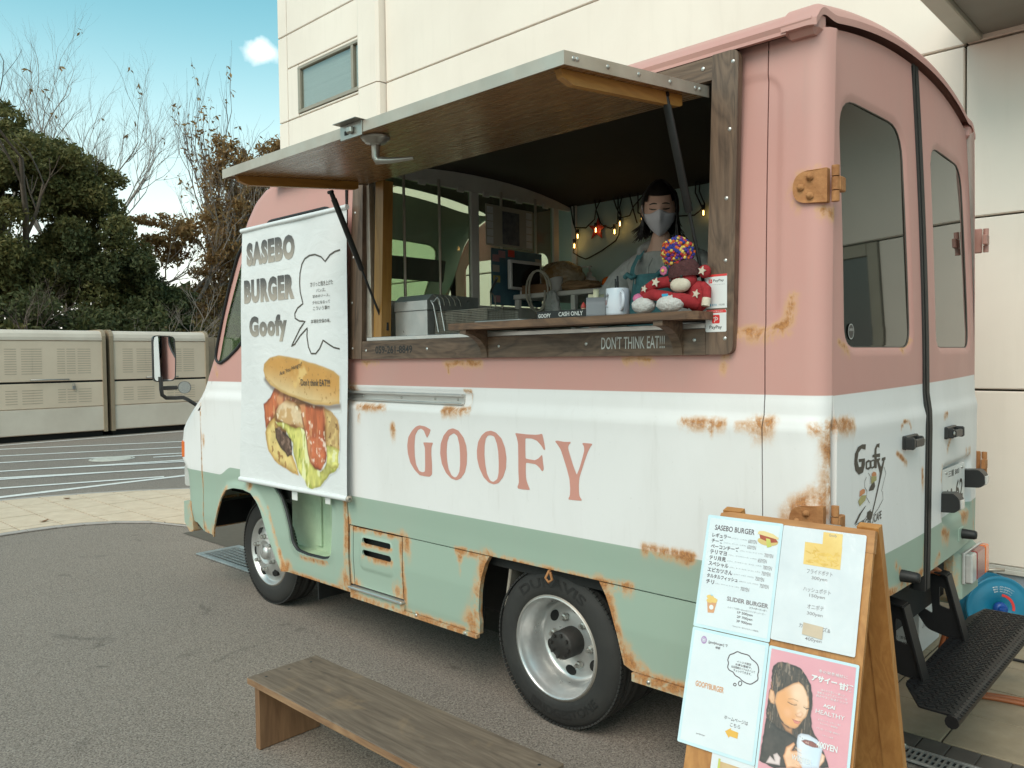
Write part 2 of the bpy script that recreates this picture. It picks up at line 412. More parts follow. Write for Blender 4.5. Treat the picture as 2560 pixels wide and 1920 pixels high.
def panel(name, outline, holes, fn, mats, parent, cell=0.012, thick=0.012, tdir=None, rust=None, mi_in=0):
    """sheet-metal panel: polygon (u,v) with holes, finely meshed so it can be pressed into shape by fn(u,v)->xyz arrays; real thickness"""
    loops = [resample(outline, cell)] + [resample(h, cell) for h in holes]
    u0 = min(p[0] for p in outline); u1 = max(p[0] for p in outline); v0 = min(p[1] for p in outline); v1 = max(p[1] for p in outline)
    gu, gv = np.meshgrid(np.arange(u0 + cell / 2, u1, cell), np.arange(v0 + cell / 2, v1, cell)); gu = gu.ravel(); gv = gv.ravel()
    ok = np_inside(gu, gv, loops[0])
    for h in loops[1:]: ok &= ~np_inside(gu, gv, h)
    for l in loops: 
        idx = np.where(ok)[0]; dd = seg_dist(gu[idx], gv[idx], l, True); ok[idx[dd < cell * .45]] = False
    pts = []; edges = []
    for l in loops:
        o = len(pts); pts += l; edges += [(o + i, o + (i + 1) % len(l)) for i in range(len(l))]
    nb = len(pts); pts += list(zip(gu[ok].tolist(), gv[ok].tolist()))
    vc, ec, fc, *_ = delaunay_2d_cdt([Vector(p) for p in pts], edges, [], 0, 1e-6)
    U = np.array([p.x for p in vc]); V = np.array([p.y for p in vc])
    F = np.array([f[:3] for f in fc]); cu = U[F].mean(1); cv = V[F].mean(1)
    keep = np_inside(cu, cv, loops[0])
    for h in loops[1:]: keep &= ~np_inside(cu, cv, h)
    F = F[keep]
    P = np.array(fn(U, V)).T
    a = P[F[:, 1]] - P[F[:, 0]]; b = P[F[:, 2]] - P[F[:, 0]]; N = np.cross(a, b)
    td = np.array(tdir if tdir else (0, 1, 0), float)          # thickness goes this way (inwards)
    flip = (N @ td) > 0
    F[flip] = F[flip][:, ::-1]
    n0 = len(P); verts = P.tolist() + (P + td * thick).tolist()
    faces = F.tolist() + (F[:, ::-1] + n0).tolist(); nf = len(faces)
    mis = [0] * len(F) + [mi_in] * len(F); sm = [True] * nf
    # rim (own vertices so the shading stays crisp)
    from collections import Counter
    cnt = Counter()
    for f in F:
        for i in range(3): cnt[(f[i], f[(i + 1) % 3])] += 1
    for (i, j) in list(cnt):
        if (j, i) not in cnt:
            o = len(verts); verts += [verts[i], verts[j], verts[n0 + j], verts[n0 + i]]; faces.append([o + 3, o + 2, o + 1, o]); mis.append(0); sm.append(False)
    mb = MB(); mb.v = [tuple(v) for v in verts]; mb.f = faces; mb.m = mis; mb.sm = sm
    ob = mb.build(name, mats, parent)
    if rust is not None:
        A = np.array(mb.v); set_rust(ob, A, rust)
    return ob
def set_rust(ob, A, rust):
    """rust: list of (axis pair, strokes)"""
    val = np.zeros(len(A))
    for (i, j), strokes in rust:
        for st in strokes:
            r, k = st[0], st[1]; pts = st[2:]
            d = seg_dist(A[:, i], A[:, j], pts)
            zt = min(p[1] for p in pts); d2 = seg_dist(A[:, i], A[:, j] * .42 + zt * .58, [(p[0], p[1] * .42 + zt * .58) for p in pts]); d = np.where(A[:, j] < zt, d2 + .25 * r, d)
            val = np.maximum(val, k * 1.02 * np.exp(-(d / (1.22 * r)) ** 2))
    at = ob.data.attributes.new('rust', 'FLOAT', 'POINT'); at.data.foreach_set('value', val.astype(np.float32))
def rot_z(a): return Matrix.Rotation(a, 3, 'Z')
XZ = lambda y: (lambda u, v, t: (u, y + t, v))          # vertical plane parallel to the truck's side
YZ = lambda x: (lambda u, v, t: (x + t, u, v))
XY = lambda z: (lambda u, v, t: (u, v, z + t))

# ------------------------------------------------------------------ measured outlines (metres, on the plane each thing lies in)
SIDE_ART = {"G":[[-1.874,1.191],[-1.833,1.187],[-1.797,1.175],[-1.807,1.155],[-1.824,1.135],[-1.834,1.15],[-1.844,1.168],[-1.864,1.177],[-1.887,1.169],[-1.907,1.142],[-1.914,1.095],[-1.913,1.044],[-1.905,1.007],[-1.884,0.98],[-1.863,0.976],[-1.844,0.98],[-1.841,1.012],[-1.84,1.063],[-1.84,1.091],[-1.852,1.114],[-1.783,1.117],[-1.795,1.096],[-1.797,1.066],[-1.794,1.016],[-1.795,0.972],[-1.811,0.96],[-1.846,0.959],[-1.882,0.961],[-1.916,0.982],[-1.946,1.013],[-1.962,1.054],[-1.966,1.092],[-1.956,1.132],[-1.93,1.162],[-1.901,1.183]],"O1o":[[-1.65,1.189],[-1.615,1.181],[-1.583,1.152],[-1.567,1.118],[-1.563,1.083],[-1.566,1.039],[-1.58,0.999],[-1.606,0.972],[-1.634,0.961],[-1.668,0.966],[-1.701,0.988],[-1.727,1.026],[-1.737,1.071],[-1.732,1.116],[-1.711,1.154],[-1.68,1.181]],"O1i":[[-1.644,1.168],[-1.622,1.157],[-1.61,1.12],[-1.607,1.08],[-1.608,1.031],[-1.614,1.0],[-1.629,0.979],[-1.644,0.972],[-1.665,0.98],[-1.684,1.007],[-1.692,1.042],[-1.694,1.083],[-1.689,1.124],[-1.674,1.154]],"O2o":[[-1.416,1.191],[-1.387,1.185],[-1.355,1.162],[-1.336,1.125],[-1.329,1.084],[-1.332,1.042],[-1.349,1.003],[-1.376,0.975],[-1.403,0.966],[-1.435,0.971],[-1.465,0.992],[-1.489,1.028],[-1.501,1.066],[-1.502,1.101],[-1.493,1.14],[-1.471,1.168],[-1.446,1.185]],"O2i":[[-1.42,1.172],[-1.396,1.168],[-1.382,1.139],[-1.375,1.106],[-1.373,1.059],[-1.375,1.017],[-1.383,0.991],[-1.407,0.976],[-1.426,0.98],[-1.444,1.007],[-1.453,1.044],[-1.457,1.087],[-1.455,1.126],[-1.447,1.156],[-1.435,1.169]],"F":[[-1.278,1.189],[-1.219,1.187],[-1.165,1.188],[-1.144,1.191],[-1.132,1.195],[-1.123,1.164],[-1.117,1.132],[-1.124,1.13],[-1.137,1.147],[-1.16,1.165],[-1.187,1.172],[-1.219,1.171],[-1.222,1.166],[-1.223,1.129],[-1.223,1.089],[-1.199,1.087],[-1.172,1.086],[-1.153,1.095],[-1.134,1.112],[-1.13,1.079],[-1.126,1.054],[-1.134,1.043],[-1.148,1.058],[-1.167,1.07],[-1.194,1.072],[-1.221,1.073],[-1.223,1.039],[-1.222,1.01],[-1.216,0.991],[-1.201,0.964],[-1.239,0.962],[-1.267,0.963],[-1.27,0.969],[-1.261,0.988],[-1.263,1.035],[-1.262,1.093],[-1.262,1.147],[-1.269,1.173]],"Y":[[-1.067,1.169],[-1.056,1.172],[-1.02,1.169],[-0.989,1.171],[-0.989,1.166],[-0.999,1.158],[-1.002,1.146],[-0.993,1.121],[-0.979,1.084],[-0.961,1.046],[-0.947,1.075],[-0.932,1.115],[-0.923,1.142],[-0.924,1.159],[-0.933,1.168],[-0.927,1.171],[-0.893,1.171],[-0.884,1.17],[-0.898,1.153],[-0.908,1.135],[-0.92,1.108],[-0.938,1.064],[-0.949,1.036],[-0.952,1.009],[-0.952,0.982],[-0.95,0.967],[-0.936,0.951],[-0.963,0.949],[-1.003,0.948],[-1.003,0.953],[-0.996,0.964],[-0.994,0.993],[-0.997,1.028],[-1.009,1.066],[-1.024,1.104],[-1.038,1.138],[-1.055,1.158]],"bun":[[-3.175,1.439],[-3.164,1.476],[-3.103,1.511],[-3.016,1.524],[-2.904,1.514],[-2.797,1.501],[-2.693,1.479],[-2.592,1.464],[-2.495,1.441],[-2.443,1.413],[-2.443,1.271],[-2.517,1.265],[-2.599,1.261],[-2.7,1.269],[-2.805,1.284],[-2.894,1.301],[-3.005,1.324],[-3.1,1.358],[-3.157,1.398]],"bunlow":[[-3.169,1.118],[-3.149,1.135],[-3.069,1.175],[-3.051,1.145],[-2.978,1.068],[-2.889,0.973],[-2.829,0.879],[-2.893,0.878],[-2.984,0.905],[-3.088,0.938],[-3.145,0.985],[-3.172,1.045],[-3.179,1.087]],"bunr":[[-2.575,1.252],[-2.502,1.227],[-2.455,1.192],[-2.441,1.137],[-2.448,1.044],[-2.486,0.985],[-2.542,1.0],[-2.565,1.055],[-2.57,1.149]],"egg":[[-3.007,1.288],[-2.95,1.285],[-2.86,1.263],[-2.772,1.226],[-2.765,1.168],[-2.784,1.128],[-2.882,1.143],[-2.956,1.154],[-3.04,1.171],[-3.057,1.216]],"bac1":[[-3.062,1.34],[-2.895,1.296],[-2.814,1.274],[-2.951,1.28],[-3.024,1.247],[-3.068,1.2],[-3.128,1.146],[-3.169,1.113],[-3.183,1.18],[-3.183,1.253],[-3.113,1.281]],"bac2":[[-2.815,1.259],[-2.684,1.263],[-2.575,1.252],[-2.569,1.187],[-2.58,1.11],[-2.566,1.017],[-2.576,0.969],[-2.628,0.926],[-2.687,0.926],[-2.729,0.966],[-2.757,1.061],[-2.775,1.138],[-2.799,1.206]],"let":[[-3.06,1.16],[-2.993,1.153],[-2.901,1.137],[-2.829,1.131],[-2.776,1.119],[-2.752,1.052],[-2.729,0.966],[-2.687,0.923],[-2.628,0.924],[-2.56,0.975],[-2.51,0.983],[-2.45,0.97],[-2.488,0.934],[-2.546,0.905],[-2.605,0.871],[-2.64,0.829],[-2.717,0.817],[-2.76,0.832],[-2.803,0.872],[-2.846,0.912],[-2.88,0.974],[-2.895,1.043],[-2.957,1.109],[-3.032,1.135]],"let2":[[-2.573,1.064],[-2.516,1.053],[-2.448,1.044],[-2.452,0.96],[-2.512,0.936],[-2.577,0.959],[-2.559,0.998]],"pat":[[-3.075,1.118],[-3.029,1.125],[-2.976,1.103],[-2.913,1.071],[-2.896,1.028],[-2.898,0.973],[-2.944,0.974],[-3.018,1.014],[-3.064,1.062]],"tom":[[-2.724,1.092],[-2.655,1.116],[-2.58,1.101],[-2.572,0.997],[-2.611,0.933],[-2.678,0.93],[-2.725,0.986]],"bub":[[-2.415,2.04],[-2.459,2.037],[-2.508,2.024],[-2.554,1.996],[-2.589,2.022],[-2.647,2.04],[-2.698,2.04],[-2.742,2.027],[-2.769,2.001],[-2.787,1.954],[-2.792,1.906],[-2.787,1.857],[-2.763,1.793],[-2.813,1.772],[-2.841,1.744],[-2.838,1.719],[-2.798,1.703],[-2.744,1.699],[-2.791,1.664],[-2.846,1.607],[-2.884,1.57],[-2.847,1.582],[-2.792,1.625],[-2.724,1.664],[-2.729,1.623],[-2.716,1.565],[-2.691,1.529],[-2.649,1.528],[-2.614,1.554],[-2.584,1.596],[-2.539,1.576],[-2.491,1.557],[-2.441,1.549]],"tx_SASEBO":[[-3.337,2.035],[-2.834,2.157]],"tx_BURGER":[[-3.368,1.823],[-2.842,1.947]],"tx_Goofy":[[-3.317,1.599],[-2.923,1.736]],"tx_t1":[[-2.696,1.875],[-2.488,1.901]],"tx_t2":[[-2.642,1.845],[-2.559,1.863]],"tx_t3":[[-2.676,1.817],[-2.522,1.833]],"tx_t4":[[-2.677,1.784],[-2.52,1.801]],"tx_t5":[[-2.671,1.752],[-2.526,1.773]],"tx_t6":[[-2.692,1.685],[-2.518,1.706]],"tx_hungry":[[-3.011,1.409],[-2.783,1.489]],"tx_think":[[-2.793,1.36],[-2.521,1.396]],"tx_tape1":[[-2.927,0.793],[-2.872,0.746]],"tx_tape2":[[-2.607,0.794],[-2.562,0.761]],"banner":[[-3.387,2.245],[-2.356,2.244],[-2.393,0.799],[-3.471,0.798]]}
RUST = {"side":[[0.007,0.8,[-2.331,1.482],[-2.198,1.479]],[0.005,0.8,[-2.293,1.483],[-2.294,1.451]],[0.009,1.0,[-1.724,1.475],[-1.485,1.477]],[0.005,1.0,[-1.691,1.48],[-1.691,1.429]],[0.005,1.0,[-1.586,1.479],[-1.586,1.455]],[0.03,0.8,[-2.459,1.359],[-2.404,1.341]],[0.01,1.0,[-2.351,1.263],[-2.127,1.267]],[0.012,1.0,[-1.717,1.266],[-1.549,1.274]],[0.006,1.0,[-1.548,1.345],[-1.547,1.274]],[0.006,1.0,[-1.594,1.353],[-1.548,1.352]],[0.014,0.7,[-2.337,1.271],[-2.339,1.21]],[0.02,0.8,[-2.441,1.255],[-2.463,1.154]],[0.018,1.0,[-2.067,1.174],[-2.07,1.15]],[0.02,1.0,[-2.458,0.692],[-2.459,0.658]],[0.008,1.0,[-2.425,0.644],[-2.044,0.653]],[0.012,1.0,[-2.042,0.651],[-2.025,0.363]],[0.012,1.0,[-2.465,0.645],[-2.449,0.352]],[0.006,1.0,[-2.338,0.574],[-2.108,0.58]],[0.009,1.0,[-2.339,0.51],[-2.11,0.519]],[0.035,0.8,[-2.4,0.348],[-2.436,0.307]],[0.035,0.8,[-2.07,0.386],[-2.04,0.357]],[0.03,0.85,[-2.026,0.65],[-1.99,0.628]],[0.014,1.0,[-2.032,0.551],[-2.018,0.35]],[0.01,1.0,[-1.655,0.651],[-1.456,0.651]],[0.03,0.9,[-1.456,0.651],[-1.492,0.568],[-1.514,0.451]],[0.015,1.0,[-1.63,0.622],[-1.629,0.595]],[0.007,1.0,[-1.629,0.595],[-1.628,0.551]],[0.01,0.8,[-1.624,0.658],[-1.278,0.652]],[0.014,1.0,[-1.454,0.654],[-0.932,0.649]],[0.014,1.0,[-0.932,0.649],[-0.722,0.661]],[0.03,1.0,[-0.861,0.641],[-0.832,0.596]],[0.022,1.0,[-0.832,0.596],[-0.802,0.521],[-0.772,0.417]],[0.04,0.9,[-0.763,0.409],[-0.731,0.365]],[0.03,0.9,[-0.749,0.373],[-0.673,0.353]],[0.02,1.0,[-0.725,0.339],[-0.512,0.344]],[0.028,0.9,[-1.474,0.631],[-1.522,0.488],[-1.55,0.334]],[0.02,1.0,[-1.568,0.301],[-1.53,0.294]],[0.013,1.0,[-0.663,0.816],[-0.463,0.814]],[0.006,1.0,[-0.493,0.808],[-0.49,0.782]],[0.018,1.0,[-2.421,0.292],[-1.531,0.29]],[0.045,0.85,[-1.566,0.33],[-1.499,0.451]],[0.014,1.0,[-2.479,0.77],[-2.489,0.301]],[0.04,0.85,[-2.518,0.315],[-2.475,0.381]],[0.012,1.0,[-3.101,0.308],[-2.485,0.299]],[0.008,1.0,[-2.922,0.416],[-2.65,0.424]],[0.01,0.8,[-3.25,0.648],[-3.081,0.315]],[0.03,0.8,[-3.081,0.315],[-3.05,0.337]],[0.022,1.0,[-3.89,0.385],[-3.832,0.54],[-3.776,0.644],[-3.712,0.702]],[0.018,1.0,[-4.044,0.444],[-4.001,0.388]],[0.004,0.8,[-4.048,0.877],[-4.052,0.418]],[0.012,1.0,[-3.467,0.776],[-3.422,0.755]],[0.035,0.7,[-3.903,0.389],[-3.927,0.417]],[0.006,0.6,[-3.712,0.702],[-3.342,0.692],[-3.259,0.606]],[0.005,0.9,[-4.043,1.235],[-4.046,0.799]],[0.014,1.0,[-4.01,1.015],[-4.012,0.976]],[0.015,0.8,[-3.865,1.47],[-3.844,1.428]],[0.012,1.0,[-0.505,1.271],[-0.348,1.274]],[0.008,1.0,[-0.395,1.266],[-0.396,1.242]],[0.01,0.8,[-0.301,1.268],[-0.247,1.273]],[0.02,1.0,[-0.244,1.272],[-0.189,1.279]],[0.008,1.0,[-0.004,1.373],[-0.01,1.282]],[0.012,1.0,[-0.059,1.272],[-0.012,1.273]],[0.022,1.0,[-0.01,1.273],[-0.011,1.078]],[0.028,0.9,[-0.004,1.082],[-0.051,1.058],[-0.097,1.032],[-0.127,0.99]],[0.012,0.8,[-0.04,1.041],[-0.003,1.04]],[0.009,1.0,[-0.032,1.018],[-0.028,1.013]],[0.015,0.85,[-0.285,1.569],[-0.182,1.57]],[0.016,1.0,[-0.182,1.57],[-0.137,1.597],[-0.121,1.669]],[0.012,0.6,[-0.106,2.044],[-0.052,2.055]],[0.012,0.9,[-0.046,1.929],[-0.018,1.924]],[0.012,0.5,[-0.129,2.014],[-0.136,1.969],[-0.112,1.939]],[0.008,1.0,[-0.005,1.591],[-0.005,1.476]],[0.006,0.7,[-0.282,2.517],[-0.139,2.512]],[0.009,1.0,[-0.751,1.487],[-0.62,1.482]],[0.005,1.0,[-0.694,1.483],[-0.693,1.456]],[0.005,1.0,[-0.641,1.482],[-0.64,1.467]],[0.011,1.0,[-0.35,1.493],[-0.359,1.456]],[0.014,0.8,[-0.314,1.569],[-0.232,1.575]]],"rear":[[0.016,1.0,[0.055,1.282],[0.163,1.284]],[0.005,1.0,[0.559,1.235],[0.585,1.254],[0.645,1.248],[0.662,1.228]],[0.007,1.0,[0.523,1.148],[0.565,1.132],[0.62,1.108]],[0.012,1.0,[0.798,1.06],[0.805,1.012]],[0.007,1.0,[1.068,1.245],[1.112,1.254]],[0.008,1.0,[1.174,1.15],[1.115,1.106]],[0.01,1.0,[1.454,1.072],[1.537,1.072],[1.537,1.054]],[0.005,1.0,[1.05,1.052],[1.042,0.993]],[0.015,1.0,[1.397,0.796],[1.519,0.792]],[0.018,0.85,[1.066,0.786],[1.165,0.753]],[0.004,0.9,[-0.018,1.238],[-0.019,1.057]],[0.012,1.0,[0.361,0.671],[0.837,0.678]],[0.014,0.85,[0.537,0.757],[0.589,0.711]],[0.012,0.8,[0.822,0.691],[0.846,0.814]],[0.015,0.85,[0.96,0.663],[1.03,0.695]],[0.01,1.0,[0.093,1.534],[0.165,1.5]],[0.008,1.0,[0.609,1.503],[0.712,1.542]],[0.008,0.7,[1.62,0.828],[1.65,0.686]]]}
SIGN_ART = {"cloud":[[0.1152,0.3777],[0.1177,0.3691],[0.1271,0.3648],[0.1383,0.3559],[0.1485,0.3589],[0.1595,0.3587],[0.1718,0.3594],[0.1776,0.3671],[0.189,0.3713],[0.1982,0.3781],[0.2025,0.3927],[0.2001,0.4021],[0.2036,0.4145],[0.1956,0.422],[0.1849,0.4312],[0.1728,0.4308],[0.1602,0.4272],[0.1521,0.4213],[0.1395,0.4186],[0.1335,0.411],[0.1209,0.4094],[0.1153,0.4016],[0.1179,0.3919],[0.1135,0.3838]],"cl2":[[0.1505,0.4362],[0.1543,0.4286],[0.1606,0.4304],[0.1605,0.4382],[0.1549,0.4423]],"cl3":[[0.1373,0.4439],[0.1408,0.4374],[0.1467,0.4394],[0.1444,0.4455]],"p_hair":[[0.2383,0.3726],[0.2482,0.3615],[0.2619,0.3555],[0.278,0.3548],[0.2983,0.3569],[0.3129,0.3631],[0.3284,0.3785],[0.3401,0.3965],[0.3468,0.4192],[0.349,0.4428],[0.3479,0.4672],[0.3549,0.4966],[0.364,0.5106],[0.3747,0.5221],[0.3431,0.5456],[0.3035,0.5385],[0.2731,0.5657],[0.2421,0.5275],[0.2343,0.482],[0.2361,0.4546],[0.2384,0.4154]],"p_face":[[0.2955,0.4016],[0.3086,0.3946],[0.323,0.4006],[0.3348,0.4184],[0.3396,0.4359],[0.3407,0.4543],[0.3376,0.47],[0.3251,0.4881],[0.3188,0.501],[0.3116,0.507],[0.2979,0.5076],[0.2835,0.5031],[0.2721,0.4911],[0.262,0.4748],[0.2534,0.4541],[0.2571,0.434],[0.2754,0.418]],"p_ear":[[0.238,0.4291],[0.2487,0.4322],[0.2535,0.4464],[0.2536,0.4636],[0.2442,0.4622],[0.2366,0.4506]],"p_fringe":[[0.2974,0.3839],[0.3148,0.3969],[0.3281,0.4107],[0.3379,0.4289],[0.3364,0.4068],[0.3258,0.3905],[0.3086,0.3775]],"p_body":[[0.2367,0.5005],[0.2669,0.5151],[0.2876,0.5207],[0.3057,0.5231],[0.326,0.5304],[0.3548,0.5131],[0.3668,0.5189],[0.3838,0.5376],[0.3925,0.5494],[0.4025,0.5747],[0.273,0.6137],[0.2318,0.6076]],"p_neck":[[0.2753,0.5015],[0.2961,0.509],[0.3058,0.5073],[0.3066,0.5229],[0.2893,0.5183]],"p_mug":[[0.321,0.5207],[0.3281,0.5145],[0.3471,0.5125],[0.3686,0.5184],[0.384,0.5303],[0.3817,0.5526],[0.3792,0.5818],[0.3408,0.5933],[0.3277,0.5793],[0.3202,0.5394]],"p_drink":[[0.3299,0.5311],[0.3408,0.5253],[0.358,0.525],[0.3698,0.5289],[0.3761,0.5353],[0.3614,0.5386],[0.3421,0.5368]],"p_hand":[[0.3126,0.5406],[0.3169,0.544],[0.31,0.5607],[0.3271,0.5575],[0.3321,0.567],[0.3296,0.5787],[0.3408,0.5933],[0.3015,0.6051],[0.291,0.5791],[0.2957,0.5556]],"p_hand2":[[0.3818,0.5453],[0.3907,0.5499],[0.3902,0.5626],[0.3823,0.5757],[0.3774,0.5823]],"p_collar":[[0.249,0.6071],[0.2577,0.5878],[0.2708,0.5961],[0.2652,0.5829],[0.2744,0.5761],[0.2843,0.5847],[0.2846,0.603]],"p_eye1":[[0.2871,0.4493],[0.2954,0.4519],[0.3034,0.4527],[0.3101,0.4506],[0.3036,0.4545],[0.2957,0.4543]],"p_eye2":[[0.3277,0.4511],[0.3328,0.453],[0.3404,0.4516],[0.334,0.4551]],"p_brow":[[0.2882,0.4415],[0.2998,0.4385],[0.3119,0.4411],[0.3,0.4407]],"p_lip":[[0.3024,0.4868],[0.3133,0.4876],[0.324,0.4875],[0.3181,0.4952],[0.3102,0.4949]],"p_nose":[[0.3222,0.4628],[0.3287,0.4686],[0.3239,0.4773],[0.3142,0.478],[0.3097,0.4736]]}
LOGO = {"G":[[0.256,1.203],[0.253,1.186],[0.223,1.192],[0.201,1.181],[0.194,1.156],[0.206,1.134],[0.223,1.134],[0.226,1.149],[0.203,1.15],[0.203,1.16],[0.25,1.158],[0.25,1.137],[0.237,1.114],[0.206,1.11],[0.18,1.126],[0.171,1.149],[0.175,1.18],[0.197,1.199],[0.227,1.205]],"o1":[[0.256,1.146],[0.277,1.151],[0.3,1.145],[0.301,1.122],[0.278,1.118],[0.257,1.123]],"o1i":[[0.267,1.142],[0.287,1.144],[0.288,1.127],[0.268,1.125]],"o2":[[0.291,1.146],[0.319,1.148],[0.333,1.142],[0.333,1.122],[0.31,1.118],[0.291,1.124]],"o2i":[[0.302,1.142],[0.321,1.143],[0.322,1.126],[0.303,1.124]],"f":[[0.366,1.197],[0.364,1.182],[0.347,1.187],[0.341,1.178],[0.341,1.164],[0.371,1.163],[0.371,1.151],[0.344,1.153],[0.345,1.117],[0.327,1.118],[0.325,1.154],[0.308,1.156],[0.308,1.163],[0.324,1.164],[0.326,1.182],[0.342,1.196]],"y":[[0.343,1.147],[0.371,1.148],[0.371,1.141],[0.362,1.139],[0.381,1.116],[0.398,1.135],[0.386,1.138],[0.388,1.146],[0.418,1.147],[0.418,1.138],[0.41,1.136],[0.386,1.089],[0.348,1.023],[0.32,0.976],[0.309,0.955],[0.291,0.95],[0.272,0.961],[0.272,0.98],[0.292,0.984],[0.311,0.976],[0.334,1.015],[0.365,1.074],[0.372,1.097],[0.347,1.137],[0.341,1.141]],"b1":[[0.305,1.102],[0.319,1.108],[0.338,1.103],[0.343,1.092],[0.319,1.092],[0.304,1.095]],"b2":[[0.211,1.038],[0.215,1.057],[0.237,1.061],[0.253,1.057],[0.251,1.046],[0.228,1.042]],"bl1":[[0.301,1.094],[0.343,1.09],[0.343,1.077],[0.301,1.069]],"bl2":[[0.202,1.026],[0.228,1.041],[0.264,1.037],[0.256,1.022],[0.215,1.008]],"sw1":[[0.176,0.955],[0.211,0.983],[0.256,1.002],[0.265,1.004],[0.229,0.984],[0.194,0.957]],"s2":[[0.324,1.079],[0.292,1.06],[0.283,1.048],[0.32,1.047],[0.334,1.058]],"l1":[[0.406,1.114],[0.423,1.091],[0.406,1.066],[0.387,1.034]],"l2":[[0.397,1.033],[0.402,1.005],[0.358,0.978],[0.32,0.963]],"l3":[[0.264,1.096],[0.251,1.085],[0.251,1.065],[0.269,1.05],[0.265,1.031],[0.292,1.007]],"l4":[[0.278,1.108],[0.296,1.093],[0.292,1.07]],"l5":[[0.185,0.952],[0.256,0.96],[0.302,0.986]]}

# ------------------------------------------------------------------ setting: ground, paving, markings
def mat_asphalt():
    m, nt, b = base_mat('asphalt')
    v = coords(nt)
    a = noise(nt, v, 1.1, 6, .6, .5); f = noise(nt, v, 105, 7, .8); g = noise(nt, v, 330, 3, .6)
    vo = ND(nt, 'ShaderNodeTexVoronoi'); vo.inputs['Scale'].default_value = 125; LK(nt, v, vo.inputs['Vector'])
    col = ramp(nt, f, [(.36, (.066, .054, .044)), (.62, (.370, .305, .255))])
    col = mix(nt, rng_(nt, a, .35, .7, 0, .35), col, (.28, .232, .194))
    sp = ND(nt, 'ShaderNodeSeparateColor'); LK(nt, vo.outputs['Color'], sp.inputs[0])
    vo2 = ND(nt, 'ShaderNodeTexVoronoi'); vo2.inputs['Scale'].default_value = 210; LK(nt, v, vo2.inputs['Vector']); sp2 = ND(nt, 'ShaderNodeSeparateColor'); LK(nt, vo2.outputs['Color'], sp2.inputs[0])
    col = mix(nt, rng_(nt, sp2.outputs[1], .45, 1., 0, .55), col, (.40, .345, .295)); col = mix(nt, rng_(nt, sp2.outputs[2], .62, 1., 0, .65), col, (.045, .038, .032))
    spk = math_(nt, 'MULTIPLY', rng_(nt, sp.outputs[0], .90, .93), rng_(nt, vo.outputs['Distance'], .35, .22))
    col = mix(nt, math_(nt, 'MULTIPLY', spk, .75), col, (.45, .42, .37))
    st = noise(nt, v, 3.1, 5, .6, .8)
    col = mix(nt, rng_(nt, st, .63, .72, 0, .40), col, (.035, .031, .027))
    LK(nt, col, b.inputs['Base Color']); b.inputs['Roughness'].default_value = .88; b.inputs['Specular IOR Level'].default_value = .3
    bump(nt, b, math_(nt, 'ADD', f, math_(nt, 'MULTIPLY', g, .5)), .7, .004)
    return m
mat_asphalt()
pm('line_paint', (.84, .82, .78), (.66, .64, .60), 22, .7, bmp=.4, bscale=90, detail=9)
pm('manhole_paint', (.60, .57, .50), (.45, .42, .36), 14, .75, bmp=.3, bscale=80)
pm('cream_tile', (.66, .525, .39), (.56, .43, .31), 7, .72, bmp=.25, bscale=140, rvar=.1)
pm('edge_stone', (.42, .37, .34), (.34, .30, .27), 12, .8, bmp=.3, bscale=120)
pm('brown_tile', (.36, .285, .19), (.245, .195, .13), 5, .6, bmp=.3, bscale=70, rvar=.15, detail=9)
pm('dark_tile', (.105, .090, .075), (.065, .056, .048), 9, .7, bmp=.3, bscale=90)
pm('joint', (.10, .085, .065), None, 20, .9)
pm('galvanised', (.52, .52, .50), (.36, .36, .35), 18, .45, .75, bmp=.1, bscale=60)
pm('drain_dark', (.02, .022, .022), None, 8, .9)

g = MB(); g.box((-260, -260, -1.0), (260, 260, 0.0)); ground = g.build('ground', 'asphalt', kind='structure')

def f_far(y):   # far edge of the curved tile path
    return np.interp(y, [-4, -1, .11, .45, .93, 1.34, 1.83, 2.4, 3.2, 4], [-9.2, -9.2, -9.11, -9.02, -8.82, -8.60, -8.24, -7.85, -7.75, -7.75])
def f_near(y):
    return np.interp(y, [-4, -1, -.42, -.06, .28, .52, .71, .85, .88, 4], [-7.0, -7.0, -7.01, -7.02, -6.93, -6.76, -6.51, -6.18, -5.9, -5.9])
mb = MB()
ys = np.linspace(-4, 2.79, 60)
mb.prism([(float(f_far(y)), float(y)) for y in ys] + [(float(f_near(y)), float(y)) for y in ys[::-1]], XY(.004), 0, None)
mb.flat([(-5.9, .68), (9, .68), (9, 2.79), (-5.9, 2.79)], XY(.004))
paving = mb.build('pavement', 'joint', kind='structure')
TX, TY, T0 = .60, .338, -.24
def tile_poly(x0, x1, y0, y1, gap=.014):
    y = np.linspace(y0 + gap / 2, y1 - gap / 2, 6)
    l = np.maximum(x0 + gap / 2, f_far(y) + .10); r = np.minimum(x1 - gap / 2, f_near(y) - .10)
    if (r - l).max() < .03: return None
    ok = (r - l) > .002; y = y[ok]; l = l[ok]; r = r[ok]
    if len(y) < 2: return None
    if np.ptp(l) < 1e-4 and np.ptp(r) < 1e-4: return [(l[0], y[0]), (r[0], y[0]), (r[0], y[-1]), (l[0], y[-1])]
    return [(float(a), float(b)) for a, b in zip(l, y)] + [(float(a), float(b)) for a, b in zip(r[::-1], y[::-1])]
for j in range(-9, 9):
    for i in range(6):
        x0 = -9.65 + TX * i; y0 = T0 + TY * j
        if y0 > 2.4 or y0 < -2.6: continue
        p = tile_poly(x0, x0 + TX, y0, y0 + TY)
        if p:
            t = MB(); t.prism(p, XY(0), .014 + rng.uniform(-.0012, .0012), .005); t.build('paving_tile', 'cream_tile', paving)
